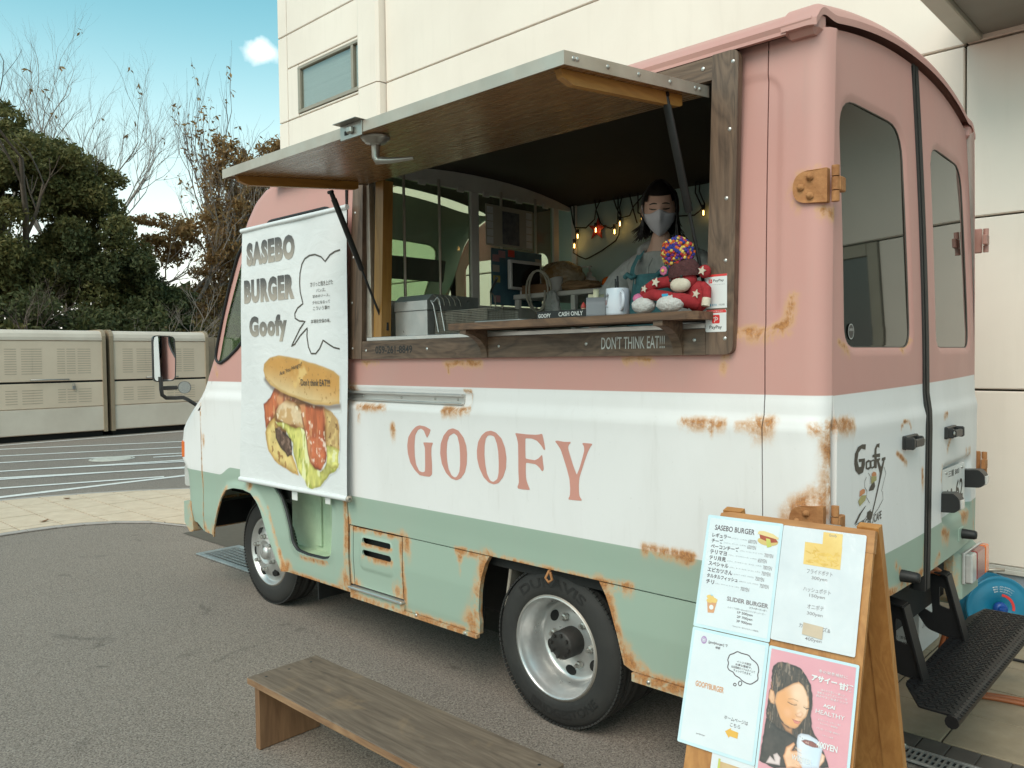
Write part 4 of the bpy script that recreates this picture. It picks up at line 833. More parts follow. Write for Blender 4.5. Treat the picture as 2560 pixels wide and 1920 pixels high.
k = MB(); k.box((-4.22, .03, .40), (-4.12, 1.7, .56)); k.build('bumper_backing', 'black_plastic', T)

# --- roof
def roof_z(y): return 2.487 + .098 * (1 - np.abs((np.asarray(y, float) - TW / 2) / (TW / 2 + .02)) ** 2.2)
def roof_fn(lift):
    def f(u, v):
        u = np.asarray(u, float); v = np.asarray(v, float)
        e = np.minimum(v + .022, TW + .022 - v); rnd = .052 * (1 - np.clip(e / .085, 0, 1)) ** 2.2 - .030
        return (u, v, roof_z(v) + lift - rnd - .9 * np.clip(-3.02 - u, 0, 1) ** 2)
    return f
panel('roof', [(-3.13, -.020), (-.135, -.020), (-.135, TW + .020), (-3.13, TW + .020)], [], roof_fn(.018), ['truck_paint', 'ceiling_lining'], T, .05, .020, (0, 0, -1), mi_in=1)
def cap_fn(u, v):
    x, y, z = roof_fn(.026)(np.asarray(u) * 0 - .2, np.clip(v, -.02, TW + .02)); e = rear_x(np.clip(v, .05, TW - .05), 2.52) + .022
    return (-.150 + (np.asarray(u) + .150) / .176 * (e + .150), np.asarray(v, float), z - (.006 + .036 * sstep(np.minimum(np.asarray(v) + .024, TW + .024 - np.asarray(v)) / .16)) * np.clip((np.asarray(u) + .035) / .061, 0, 1) ** 2.2)
def rear_x(y, z):
    y = np.asarray(y, float); z = np.asarray(z, float)
    return -.02 + .030 * (1 - ((y - TW / 2) / .82) ** 2) - .030 * np.clip((z - 1.4) / .9, 0, 1.3) ** 1.5
panel('roof_rear_cap', [(-.150, -.024), (.026, -.024), (.026, TW + .024), (-.150, TW + .024)], [], cap_fn, 'truck_paint', T, .014, .022, (0, 0, -1))
for y0, y1 in ((-.004, .075), (TW - .075, TW + .004)):
    k = MB(); k.box((-.150, y0, 2.455), (-.046, y1, 2.528), .016); k.build('roof_corner', 'truck_paint', T)
k = MB()
pr = [(.006, 2.470), (-.020, 2.476), (-.026, 2.490), (-.020, 2.498), (-.012, 2.484), (.006, 2.482)]
k.prism(pr, lambda u, v, q: (q, u, v), -3.13, -.055); gut = k.build('rain_gutter', 'truck_paint', T)
set_rust(gut, np.array([tuple(v.co) for v in gut.data.vertices]) + np.array(ORG[gut.name]), [((0, 2), [[.012, .75, [-1.2, 2.47], [-.14, 2.47]]])])

# --- rear doors
def rear_x(y, z):
    y = np.asarray(y, float); z = np.asarray(z, float)
    x = -.02 + .030 * (1 - ((y - TW / 2) / .82) ** 2) - .030 * np.clip((z - 1.4) / .9, 0, 1.3) ** 1.5
    return x + np.interp(z, [.6, .8, 1.22, 1.262, 1.30, 1.34, 1.36, 3], [.006, .008, .012, .014, .004, .001, 0, 0])
def win_press(poly):
    def f(u, v):
        u = np.asarray(u, float); v = np.asarray(v, float); d = seg_dist(u, v, poly, True)
        return (rear_x(u, v) - .009 * sstep(1 - d / .022), u, v)
    return f
def door_top(y0, y1): return [(float(y), float(roof_z(y)) - .018) for y in np.linspace(y0, y1, 14)]
for nm, y0, y1, w0, w1 in (('rear_door', .053, .832, .150, .712), ('rear_door', .892, TW - .053, 1.022, 1.592)):
    wtop = 2.305
    hp = round_poly([(w0, 1.515), (w1, 1.515), (w1 - .012 if w0 < .5 else w1 - .03, wtop), (w0 + .02 if w0 < .5 else w0 + .005, wtop)], [.07, .07, .12, .12], 6)
    out = [(y0, .660), (y1, .660)] + door_top(y0, y1)[::-1]
    press = win_press(hp)
    if w0 > .5:
        rc = rrect(1.05, .800, 1.575, 1.055, .05)
        def press(u, v, hp=hp):
            u = np.asarray(u, float); v = np.asarray(v, float); d = seg_dist(u, v, hp, True)
            dx = np.abs(u - 1.3125) - (.262 - .05); dz = np.abs(v - .9275) - (.1275 - .05)
            sd = np.hypot(np.maximum(dx, 0), np.maximum(dz, 0)) + np.minimum(np.maximum(dx, dz), 0) - .05
            return (rear_x(u, v) - .009 * sstep(1 - d / .022) - .022 * sstep(-sd / .03), u, v)
    dr = panel(nm, out, [hp], press, ['truck_paint_rear', 'inner_metal'], T, .012, .030, (-1, 0, 0), rust=RR_, mi_in=1)
    dr['label'] = 'left rear door with the shop logo' if w0 < .5 else 'right rear door with the number plate'
    k = MB(); k.prism(hp, lambda u, v, q: (float(rear_x(u, v)) + q, u, v), -.0165, -.012); k.build('window', 'tinted_glass', dr)
    k = MB(); k.tube([(float(rear_x(p[0], p[1])) - .011, p[0], p[1]) for p in resample(hp, .04)], .0028, 5, closed=True); k.build('window_seal', 'print_brown', dr)
    # handle: housing, grip, lock
    hy, hz = (.640, 1.180) if w0 < .5 else (1.140, 1.176)
    hx = float(rear_x(hy, hz)); s = 1 if w0 < .5 else -1
    k = MB(); k.box((hx - .004, hy - .068, hz - .024), (hx + .014, hy + .068, hz + .024), .012); hb = k.build('handle', 'black_plastic', dr)
    k = MB(); k.box((hx + .026, hy - .050, hz - .016), (hx + .040, hy + .046, hz + .012), .006); k.box((hx + .008, hy - s * .064 - .010, hz - .022), (hx + .040, hy - s * .064 + .012, hz + .020), .006); k.box((hx + .008, hy + s * .052 - .01, hz - .02), (hx + .034, hy + s * .052 + .010, hz + .018), .006); k.build('grip', 'black_plastic', hb)
    k = MB(); k.lathe([(0, .004), (.007, .003), (.009, 0)], (hx + .034, hy + s * .056, hz), (1, 0, 0), 12); k.build('lock', 'bolt_steel', hb)
    for hz in (2.00, .985):
        s = -1 if w0 < .5 else 1; cy = .03 if w0 < .5 else TW - .03
        hm = 'rusty_hinge' if (w0 < .5 or hz < 1.5) else 'pink_metal'
        if w0 < .5:
            pl = round_poly([(-.122, hz - .046), (-.122, hz + .046), (-.022, hz + .052), (-.022, hz - .052)], [.044, .044, .004, .004], 6)
            k = MB(); k.prism(pl, lambda u, v, q: (u, float(side_y(min(u, -.05), v)) + q - .001 + .12 * max(0, u + .065), v), -.012, .01); hg = k.build('hinge', hm, dr)
            for bx, bz in ((-.098, 0), (-.070, .028), (-.070, -.028)):
                q = MB(); q.lathe([(0, .010), (.007, .010), (.008, .004), (.011, .003), (.012, 0)], (bx, float(side_y(bx, hz)) - .013, hz + bz), (0, -1, 0), 6); q.build('bolt', hm, hg)
            px, py = .002, .014
        else:
            px, py = .010, TW + .004
            k = MB(); k.box((-.10, TW - .004, hz - .055), (-.005, TW + .012, hz + .055), .004); hg = k.build('hinge', hm, dr)
        for a, b_ in ((-.053, -.022), (-.019, .019), (.022, .053)):
            q = MB(); q.cyl((px, py, hz + a), (px, py, hz + b_), .0115, 12); q.build('knuckle', hm, hg)
        q = MB()
        if w0 < .5: q.box((px - .004, py, hz - .022), (px + .014, py + .045, hz + .022), .003)
        else: q.box((px - .004, py - .045, hz - .022), (px + .014, py, hz + .022), .003)
        q.build('leaf', hm, hg)
k = MB()
for y0, y1, dx in ((.826, .838, .006), (.838, .858, -.006), (.862, .898, .004)):
    zz = np.linspace(.60, 2.56, 30); k.prism([(y0, .60), (y1, .60), (y1, 2.57), (y0, 2.57)], YZ(0), -.03, -.031)
    for i in range(29):
        a = [(float(rear_x(y0, z)) + dx, y0, z) for z in (zz[i], zz[i + 1])]; b_ = [(float(rear_x(y1, z)) + dx, y1, z) for z in (zz[i], zz[i + 1])]
        k.add([a[0], b_[0], b_[1], a[1]], [(0, 1, 2, 3)])
        k.add([a[0], a[1], (a[1][0] - .04, y0, a[1][2]), (a[0][0] - .04, y0, a[0][2])], [(0, 1, 2, 3)]); k.add([b_[0], b_[1], (b_[1][0] - .04, y1, b_[1][2]), (b_[0][0] - .04, y1, b_[0][2])], [(0, 1, 2, 3)])
k.build('door_seal', 'black_rubber', T)
k = MB(); k.box((-.125, .07, .58), (-.117, TW - .07, 2.42)); k.build('rear_frame', 'dark_gap', T)

# number plate with its lamps, in the recess of the right door
pxx = float(rear_x(1.26, .94)) - .006
plt = MB(); plt.prism(rrect(1.085, .862, 1.415, 1.027, .008), YZ(pxx), 0, .003); plt.prism(rrect(1.088, .865, 1.412, 1.024, .007), YZ(pxx + .0034), 0, None, holes=[rrect(1.092, .869, 1.408, 1.020, .006)])
plt.text('三重 800', YZ(pxx + .0036), 1.17, .988, 1.33, 1.014, mi=1, bold=.01); plt.text('す', YZ(pxx + .0036), 1.105, .905, 1.135, .935, mi=1); plt.text('･･-62', YZ(pxx + .0036), 1.15, .882, 1.385, .965, mi=1, bold=.02)
plate = plt.build('number_plate', ['white_paint', 'print_brown'], T); plate['label'] = 'white number plate reading 800 and 62'
for y, z in ((1.135, 1.010), (1.365, 1.010), (1.135, .862), (1.365, .862)):
    q = MB(); q.lathe([(0, .006), (.005, .006), (.006, 0)], (pxx + .003, y, z), (1, 0, 0), 8); q.build('bolt', 'bolt_steel', plate)
for y, z in ((1.075, .905), (1.455, .955)):
    q = MB(); q.prism(round_poly([(-.02, .033), (.055, .040), (.075, .020), (.078, -.02), (.060, -.036), (-.02, -.040)], .010), lambda u, v, t, y=y, z=z: (pxx + u, y + t, z + v), -.032, .032); lp = q.build('plate_lamp', 'black_plastic', T)
    q = MB(); q.box((pxx + .074, y - .022, z - .022), (pxx + .082, y + .022, z + .014), .004); q.build('lens', 'lamp_clear', lp)
for y, z in ((.585, .710), (1.375, .725)):
    xx = float(rear_x(y, z)); q = MB(); q.lathe([(0, .062), (.016, .060), (.019, .052), (.022, 0)], (xx, y, z), (1, 0, 0), 14); q.build('rubber_stop', 'black_rubber', T)
    if y > 1: q = MB(); q.box((xx - .002, y - .05, z - .028), (xx + .006, y + .03, z + .028), .004); q.build('stop_bracket', 'truck_paint_rear', T)
# lower rear corners with tail lamps
for y0, y1 in ((.03, .36), (1.40, 1.72)):
    k = MB(); k.box((-.16, y0, .40), (.000, y1, .645), .03); kk = k.build('rear_corner', 'truck_paint_rear', T)
    set_rust(kk, np.array([tuple(v.co) for v in kk.data.vertices]) + np.array(ORG[kk.name]), [((1, 2), [[.012, .7, [y0, .40], [y0, .64]]])])
    k = MB(); k.box((.0, y0 + .02, .495), (.012, y1 - .005, .632), .004); tl = k.build('tail_lamp', 'lamp_clear', T)
    for j, (a, b_, mt) in enumerate(((.02, .10, 'lamp_clear'), (.10, .245, 'lamp_red'), (.245, .315, 'lamp_amber'))):
        q = MB(); ya, yb = (y0 + a, y0 + b_) if y0 > 1 else (y0 + .335 - b_, y0 + .335 - a)
        q.box((.010, ya + .003, .500), (.040, yb - .003, .627), .006); q.build('lens', mt, tl)

# --- folding tread plate at the back
ST = .352
sp = MB(); sp.prism(round_poly([(.045, .53), (.135, .365), (.232, .362), (.232, 1.62), (.045, 1.62), (.02, 1.45)], .01, 3), XY(ST), 0, -.006); sp.tube([(.236, .352, ST - .020), (.236, 1.62, ST - .020)], .021, 12); stp = sp.build('tread_plate', 'black_steel', T)
q = MB()
for i in range(62):
    for j in range(11):
        y = .385 + i * .020; x = .050 + j * .017 + (.0085 if i % 2 else 0)
        if x > .225 or (x < .135 and (y < .53 - (x - .045) * 1.83 + .01)): continue
        a = .75 if (i + j) % 2 else -.75
        q.box((-.0085, -.0016, 0), (.0085, .0016, .0022), 0, rot=rot_z(a), at=(x, y, ST + .0012))
q.build('tread_pattern', 'black_steel', stp, kind='stuff')
q = MB()
for i in range(46):
    y = .37 + i * .027; q.box((-.012, -.003, 0), (.012, .003, .003), 0, rot=Matrix.Rotation(.5, 3, 'Y') @ rot_z(.5), at=(.247, y, ST - .004))
q.build('nosing_pattern', 'black_steel', stp, kind='stuff')
for y in (.60, 1.13):
    br = round_poly([(-.14, .625), (.02, .60), (.085, .352), (.03, .345), (-.055, .365), (-.10, .43)], .02)
    h1 = round_poly([(-.095, .57), (-.045, .56), (-.035, .43), (-.075, .45)], .012); h2 = round_poly([(-.01, .55), (.008, .545), (.030, .46), (-.01, .47)], .008)
    q = MB(); q.prism(br, lambda u, v, t, y=y: (u, y + t, v), 0, .008, holes=[h1, h2]); bk = q.build('step_bracket', 'black_steel', T)
    q = MB(); q.prism([(.02, .60), (.026, .60), (.092, .352), (.085, .352)], lambda u, v, t, y=y: (u, y + t, v), -.028, .036); q.prism([(-.14, .625), (.02, .60), (.02, .606), (-.14, .631)], lambda u, v, t, y=y: (u, y + t, v), -.028, .036); q.build('flange', 'black_steel', bk)
k = MB(); k.box((-.24, .14, .44), (-.06, 1.39, .60), .01); k.build('rear_crossmember', 'chassis', T)
k = MB(); k.cyl((-.20, 1.28, .40), (-.20, .75, .41), .032, 12); k.build('exhaust_silencer', 'chassis', T)

# --- chassis
k = MB(); k.box((-4.0, .30, .40), (-.24, .42, .56)); k.build('chassis_rail', 'chassis', T)
k = MB(); k.box((-4.0, 1.32, .40), (-.24, 1.44, .56)); k.build('chassis_rail', 'chassis', T)
k = MB(); k.box((-2.46, .05, .600), (-.05, TW - .03, .652)); k.build('floor', 'chassis', T)
k = MB(); k.box((-2.95, .36, .25), (-1.55, .78, .56), .02); k.build('underfloor_box', 'chassis', T)
k = MB(); k.box((-2.45, .03, .30), (-1.54, .05, .60)); k.build('skirt_lining', 'chassis', T)
k = MB(); k.box((-4.05, .42, .40), (-3.0, 1.32, .95)); k.box((-3.95, .05, .745), (-3.20, .42, .755)); k.build('front_well', 'chassis', T)
k = MB(); k.box((-1.62, .42, .50), (-.70, 1.32, .595)); k.build('rear_well', 'chassis', T)
k = MB(); k.box((-1.415, .06, .38), (-1.40, .30, .64), .004, rot=Matrix.Rotation(.18, 3, 'Y')); k.build('splash_guard', 'alu_dull', T)
k = MB(); k.box((-3.03, .17, .115), (-3.015, .40, .45)); k.build('mud_flap', 'black_rubber', T)
k = MB(); k.cyl((-1.134, .2, .32), (-1.134, TW - .2, .32), .055, 12); k.lathe([(0, -.13), (.10, -.10), (.15, 0), (.10, .10), (0, .13)], (-1.134, .87, .32), (0, 1, 0), 16); k.build('rear_axle', 'chassis', T)
k = MB(); k.cyl((-3.50, .25, .32), (-3.50, TW - .25, .32), .04, 10); k.build('front_axle', 'chassis', T)

# --- wheels
def tyre_prof(r, w):   # across the width, outer face at 0
    return [(r * .64, .012), (r * .66, .002), (r * .72, -.004), (r * .84, -.004), (r * .92, .004), (r * .962, .014), (r * .985, .022), (r, .030), (r, .052), (r - .008, .054), (r - .008, .060), (r, .062), (r, w * .36), (r - .008, w * .37), (r - .008, w * .40), (r, w * .41), (r, w * .62), (r - .008, w * .63), (r - .008, w * .66), (r, w * .67), (r, w - .03), (r * .96, w - .01), (r * .8, w), (r * .64, w - .02)]
def wheel(nm, x, y, rear, sgn=1, second=False):
    """outer face at y, wheel goes inwards (sgn=1: towards +y)"""
    r = .322; w = .185; ax = (0, sgn, 0); o = (x, y, r)
    k = MB(); k.lathe(tyre_prof(r, w), o, ax, 56); wh = k.build(nm, 'tyre', T)
    q = MB()
    for i in range(104):
        a = 2 * PI * i / 104
        for t0 in (.020,):
            c_ = Vector((x + math.sin(a) * (r - .0042), y + sgn * t0, r + math.cos(a) * (r - .0042)))
            q.box((-.0074, -.012, -.004), (.0074, .012, .0030), 0, rot=Matrix.Rotation(a, 3, 'Y'), at=c_)
    q.build('tread_blocks', 'tyre', wh, kind='stuff')
    def arc_text(body, a0, a1, r0, r1, flip=False):
        q = MB(); vs, fs = text_faces(body, .02)
        ax_ = min(p[0] for p in vs); bx_ = max(p[0] for p in vs); ay = min(p[1] for p in vs); by = max(p[1] for p in vs)
        out = []
        for p in vs:
            t = (p[0] - ax_) / (bx_ - ax_); h = (p[1] - ay) / (by - ay); a = R(a0 + (a1 - a0) * t); rr = (r1 + (r0 - r1) * h) if flip else r0 + (r1 - r0) * h
            out.append((x + math.sin(a) * rr, y - sgn * .0052, r + math.cos(a) * rr))
        q.add(out, fs); q.build('tyre_lettering', 'tyre_letters', wh)
    if rear and sgn > 0:
        arc_text('DURAVIS', -42, 36, .245, .285); arc_text('BRIDGESTONE', 208, 128, .245, .278, True)
    if not rear: # convex front wheel
        pr = [(.212, .012), (.206, -.002), (.198, .000), (.192, .022), (.176, .030), (.160, .012), (.140, -.006), (.110, -.016), (.078, -.020), (.072, -.022)]
        k = MB(); k.lathe(pr, o, ax, 48); k.lathe([(.072, -.022), (.070, -.022), (.060, -.012), (0, -.012)], o, ax, 32); rm = k.build('rim', 'rim_silver', wh)
        k = MB(); k.lathe([(.202, -.0015), (.214, .003), (.216, .014)], o, ax, 48); k.build('rim_edge', 'rim_dirty', rm)
        for i in range(6):
            a = R(60 * i + 25); c_ = (x + math.sin(a) * .142, r + math.cos(a) * .142)
            pts = [(c_[0] + math.cos(t) * .026 * math.cos(a) + math.sin(t) * .021 * math.sin(a), c_[1] - math.cos(t) * .026 * math.sin(a) + math.sin(t) * .021 * math.cos(a)) for t in np.linspace(0, 2 * PI, 17)[:-1]]
            q = MB(); q.prism([(float(p[0]), float(p[1])) for p in pts], lambda u, v, t: (u, y + sgn * (t - .0102 + .30 * (.0 if math.hypot(u - x, v - r) < .140 else (math.hypot(u - x, v - r) - .140) * .9)), v), -.0004, .02); q.build('hand_hole', 'dark_gap', rm)
            a = R(60 * i + 55); b_ = (x + math.sin(a) * .097, r + math.cos(a) * .097)
            q = MB(); q.lathe([(0, .030), (.009, .030), (.011, .028), (.0125, .012), (.015, .010), (.016, .0)], (b_[0], y - sgn * .018, b_[1]), (0, -sgn, 0), 6, smooth=False); q.build('wheel_nut', 'bolt_steel', rm)
        k = MB(); k.lathe([(0, .030), (.030, .030), (.042, .020), (.046, .0)], (x, y - sgn * .012, r), (0, -sgn, 0), 20)
        k.box((x - .008, y - sgn * .046, r + .0), (x + .008, y - sgn * .04, r + .05)) ; k.build('hub', 'rim_silver', rm)
    else:
        pr = [(.212, .012), (.206, -.004), (.200, -.002), (.197, .012), (.190, .030), (.176, .050), (.170, .090), (.166, .118), (.150, .128), (.110, .124), (.085, .118), (.05, .118)]
        k = MB(); k.lathe(pr, o, ax, 56); rm = k.build('rim', 'rim_silver', wh)
        k = MB(); k.lathe([(.203, -.0045), (.214, .002), (.216, .014)], o, ax, 48); k.build('rim_edge', 'rim_dirty', rm)
        for i in range(6):
            a = R(60 * i + 8); c_ = (x + math.sin(a) * .132, r + math.cos(a) * .132)
            pts = [(c_[0] + math.cos(t) * .027 * math.cos(a) + math.sin(t) * .020 * math.sin(a), c_[1] - math.cos(t) * .027 * math.sin(a) + math.sin(t) * .020 * math.cos(a)) for t in np.linspace(0, 2 * PI, 17)[:-1]]
            q = MB(); q.prism([(float(p[0]), float(p[1])) for p in pts], lambda u, v, t: (u, y + sgn * (.1245 + t), v), -.0015, .02); q.build('hand_hole', 'dark_gap', rm)
            a = R(60 * i + 38); b_ = (x + math.sin(a) * .098, r + math.cos(a) * .098)
            q = MB(); q.lathe([(0, .034), (.008, .034), (.009, .020), (.0155, .018), (.0165, .0)], (b_[0], y + sgn * .118, b_[1]), (0, -sgn, 0), 6, smooth=False); q.build('wheel_nut', 'bolt_steel', rm)
        k = MB(); k.lathe([(0, .085), (.050, .085), (.058, .078), (.060, 0)], (x, y + sgn * .118, r), (0, -sgn, 0), 28); hb = k.build('hub', 'hub_dark', rm)
        for i in range(8):
            a = R(45 * i + 10); q = MB(); q.lathe([(0, .010), (.007, .010), (.008, 0)], (x + math.sin(a) * .045, y + sgn * .033, r + math.cos(a) * .045), (0, -sgn, 0), 6, smooth=False); q.build('bolt', 'hub_dark', rm)
wheel('front_wheel', -3.505, .135, False); wheel('rear_wheel', -1.134, .045, True)
wheel('front_wheel', -3.505, TW - .135, False, -1); wheel('rear_wheel', -1.134, TW - .045, True, -1)
for y in (.252, TW - .252 - .17):
    k = MB(); k.lathe(tyre_prof(.322, .17), (-1.134, y, .322), (0, 1, 0), 40); k.build('inner_rear_tyre', 'tyre', T)

# --- painted name, sliding-door rail, far walls
k = MB()
mpl = lambda u, v, t: (u, float(side_y(u, v)) - .0012 + t, v)
for key, ho in (('G', None), ('O1o', 'O1i'), ('O2o', 'O2i'), ('F', None), ('Y', None)):
    pts = round_poly(SIDE_ART[key], .006, 2); hs = [round_poly(SIDE_ART[ho], .006, 2)] if ho else []
    q = MB(); q.prism(pts, mpl, 0, .0006, holes=hs); q.build('painted_letter', 'goofy_pink', T)
k = MB()
for z0, z1, d in ((1.326, 1.338, -.016), (1.292, 1.300, -.012)): k.box((-2.452, d, z0), (-1.60, .012, z1), .002)
k.box((-2.452, .004, 1.300), (-1.60, .014, 1.327)); rail = k.build('door_rail', 'aluminium', T)
for x in (-2.33, -2.03, -1.79, -1.64):
    q = MB(); q.lathe([(0, .004), (.005, .003), (.006, 0)], (x, .0038, 1.313), (0, -1, 0), 8); q.build('screw', 'bolt_steel', rail)
panel('corner_panel', [(-.216, .657), (-.0202, .657), (-.0202, 2.478), (-.216, 2.478)], [], lambda u, v: (u, TW - side_y(u, v), v), ['truck_paint', 'trim_white'], T, .016, .008, (0, -1, 0), mi_in=1)
k = MB(); k.box((-2.46, TW - .012, .657), (-.22, TW, 2.47), .004); k.build('far_side_wall', 'truck_paint', T)
k = MB(); k.prism(cab_out, lambda u, v, q: (u, TW - q, v), .0, .012, holes=[qwin, rrect(-3.40, 1.50, -2.585, 2.20, .07)]); k.build('far_cab_side', ['truck_paint_cab'], T)

# logo on the left rear door
lgm = lambda u, v, t: (float(rear_x(u, v)) + .0014 + t, u, v)
k = MB()
for key, ho in (('G', None), ('o1', 'o1i'), ('o2', 'o2i'), ('f', None), ('y', None)): k.flat(LOGO[key], lgm, 0, 0, [LOGO[ho]] if ho else [])
for key in ('sw1', 's2'): k.flat(LOGO[key], lgm, 0, 0)
for key in ('l1', 'l2', 'l3', 'l4', 'l5'): k.stroke(LOGO[key], .0022, lgm, 0, 0)
for key, mi in (('b1', 1), ('b2', 1), ('bl1', 2), ('bl2', 2)): k.flat(LOGO[key], lgm, .0004, mi)
vs, fs = text_faces('BURGER ♪CAFE', .012)
bx = max(p[0] for p in vs); by = max(p[1] for p in vs)
k.add([lgm(.205 + .185 * p[0] / bx, .928 + .016 * p[0] / bx + .026 * p[1] / by, 0) for p in vs], fs, 0)
pm('print_orange', (.62, .25, .11), None, 8, .55); pm('print_olive', (.42, .36, .15), None, 8, .55)
lg = k.build('door_logo', ['print_brown', 'print_orange', 'print_olive'], T); lg['label'] = 'dark Goofy burger cafe logo on the rear door'
k = MB(); k.lathe([(0, 0), (.026, 0)], (float(rear_x(.205, 1.565)) - .0105, .205, 1.565), (1, 0, 0), 24, smooth=False, mi=0); k.lathe([(.022, .0004), (.024, .0004)], (float(rear_x(.205, 1.565)) - .0105, .205, 1.565), (1, 0, 0), 24, smooth=False, mi=1)
k.text('CARIBOU', YZ(float(rear_x(.205, 1.565)) - .0098), .187, 1.567, .223, 1.575, mi=1); k.build('round_sticker', ['black_plastic', 'white_paint'], T)

# --- wing mirror
k = MB(); k.tube([(-4.17, .03, 1.20), (-4.19, .0, 1.225), (-4.19, -.03, 1.245), (-4.17, -.07, 1.262), (-4.15, -.13, 1.262), (-4.15, -.19, 1.265), (-4.15, -.215, 1.285), (-4.15, -.220, 1.32), (-4.15, -.220, 1.40)], .0125, 10); ma = k.build('mirror_arm', 'black_plastic', T)
def mir(cx, cy, cz, pts, dep, yawz, nm):
    Rm = rot_z(yawz); k = MB()
    def mp(u, v, t): p = Rm @ Vector((t, u, v)); return (cx + p.x, cy + p.y, cz + p.z)
    ins = [(p[0] * .93, p[1] * .96) for p in pts]
    k.prism(pts, mp, .0, -.012, holes=[ins]); k.prism([(p[0] * .99, p[1] * .99) for p in pts], mp, -.012, -dep * .5); k.prism([(p[0] * .85, p[1] * .88) for p in pts], mp, -dep * .5, -dep)
    o = k.build(nm, 'black_plastic', T); q = MB(); q.prism(ins, mp, -.004, -.010); q.build('mirror_glass', 'mirror_glass', o)
mir(-4.15, -.193, 1.515, round_poly([(-.070, -.148), (.066, -.142), (.072, .0), (.066, .142), (-.070, .148)], .03), .06, R(-5), 'wing_mirror')
mir(-4.15, -.070, 1.328, [(.040 * math.cos(a), .040 * math.sin(a)) for a in np.linspace(0, 2 * PI, 25)[:-1].tolist()], .04, R(-30), 'round_mirror')
k = MB(); k.box((-4.18, -.215, 1.315), (-4.15, -.11, 1.34), .006); k.build('mirror_clamp', 'black_plastic', T)

# ------------------------------------------------------------------ serving hatch: timber frame, shelf, awning, struts
FY = -.024
fr = MB(); fr.prism(round_poly([(-.410, 1.497), (-.312, 1.497), (-.288, 2.466), (-.380, 2.466)], [.002, .03, .03, .002], 5), XZ(0), FY, .004); frame = fr.build('hatch_frame', 'frame_wood_upright', T); frame['label'] = 'dark stained timber frame round the serving hatch'
def board(nm, pts, mat, y0=FY, y1=.004):
    q = MB(); q.prism(pts, XZ(0), y0, y1); return q.build(nm, mat, frame)
board('board', round_poly([(-2.424, 1.497), (-2.302, 1.497), (-2.262, 2.466), (-2.335, 2.466)], [.03, .002, .002, .02], 5), 'frame_wood_upright')
board('board', [(-2.2600, 2.388), (-.3835, 2.388), (-.3815, 2.462), (-2.2575, 2.462)], 'frame_wood', FY + .002)
board('board', [(-2.3000, 1.496), (-.4120, 1.496), (-.4105, 1.583), (-2.2965, 1.583)], 'frame_wood', FY + .002)
for x, z in ((-.308, 2.428), (-.321, 2.217), (-.333, 1.999), (-.337, 1.80), (-.340, 1.549), (-.415, 2.431), (-1.363, 1.542), (-.909, 1.543), (-.453, 1.546), (-2.315, 2.40), (-2.333, 2.215), (-2.356, 1.999), (-2.372, 1.776), (-2.375, 1.55), (-2.267, 1.537), (-1.813, 1.539)):
    q = MB(); q.lathe([(0, .0025), (.004, .0022), (.0065, .0)], (x, FY + (.002 if z < 1.548 and -2.3 < x < -.42 else 0), z), (0, -1, 0), 10)
    q.build('screw', 'aluminium', frame)
q = MB(); q.box((-2.262, -.020, 1.5835), (-.412, .09, 1.602), .002); q.build('sill', 'aluminium', frame)
q = MB(); q.box((-2.278, .0, 1.602), (-2.250, .03, 2.386), .002); q.box((-2.300, .006, 1.585), (-2.279, .05, 2.386), .002); q.build('track', 'alu_dull', frame)
q = MB(); q.prism([(-2.250, 1.603), (-2.188, 1.603), (-2.150, 2.352), (-2.212, 2.352)], XZ(0), .012, .07); q.build('jamb_post', 'orange_wood_upright', frame)
q = MB(); q.box((-.402, .012, 1.60), (-.384, .07, 2.386)); q.build('jamb_lining', 'frame_wood_upright', frame)
sh = MB(); sh.prism([(-1.522, -.155), (-.408, -.155), (-.380, -.118), (-.380, -.026), (-.418, -.026), (-.418, .10), (-1.50, .10)], XY(1.637), 0, -.026); shelf = sh.build('shelf', 'shelf_wood', frame)
for x in (-1.462, -.532):
    q = MB(); pr = [(-.148, 1.611), (-.148, 1.594)] + [(-.148 + .122 * math.sin(a), 1.594 - .094 * (1 - math.cos(a))) for a in np.linspace(.1, PI / 2, 8)] + [(-.026, 1.497), (-.0225, 1.497), (-.0225, 1.611)]
    q.prism([(float(a), float(b)) for a, b in pr], lambda u, v, t, x=x: (x + t, u, v), 0, .036); q.build('bracket', 'frame_wood', frame)
txm = XZ(FY + .0012)
pm('chalk_white', (.66, .65, .62), (.50, .49, .46), 30, .8)
q = MB(); q.text("DON'T THINK EAT!!!", txm, -.838, 1.521, -.567, 1.566, bold=.005, shear=.06); q.build('lettering', 'chalk_white', frame)
q = MB(); q.text("059-261-8849", txm, -2.191, 1.521, -1.915, 1.558, bold=.022); q.build('lettering', 'print_black', frame)
pm('sticker_white', (.74, .74, .73), (.70, .70, .69), 4, .35); pm('pay_red', (.72, .045, .040), None, 6, .35); pm('pay_blue', (.03, .34, .55), None, 6, .35); pm('grey_print', (.22, .22, .22), None, 6, .5)
def pay_logo(q, cx, cz, s, mp, red, white):
    q.flat(rrect(cx - s, cz - s, cx + s, cz + s, s * .28, 4), mp, -.0004, red)
    q.stroke([(cx - .62 * s, cz + .30 * s), (cx + .1 * s, cz + .36 * s), (cx + .50 * s, cz + .22 * s), (cx + .46 * s, cz - .05 * s), (cx + .1 * s, cz - .22 * s), (cx - .25 * s, cz - .22 * s)], .16 * s, mp, -.0008, white)
    q.stroke([(cx + .02 * s, cz + .62 * s), (cx - .10 * s, cz + .1 * s), (cx - .34 * s, cz - .72 * s)], .17 * s, mp, -.0008, white)
stm = XZ(FY - .001)
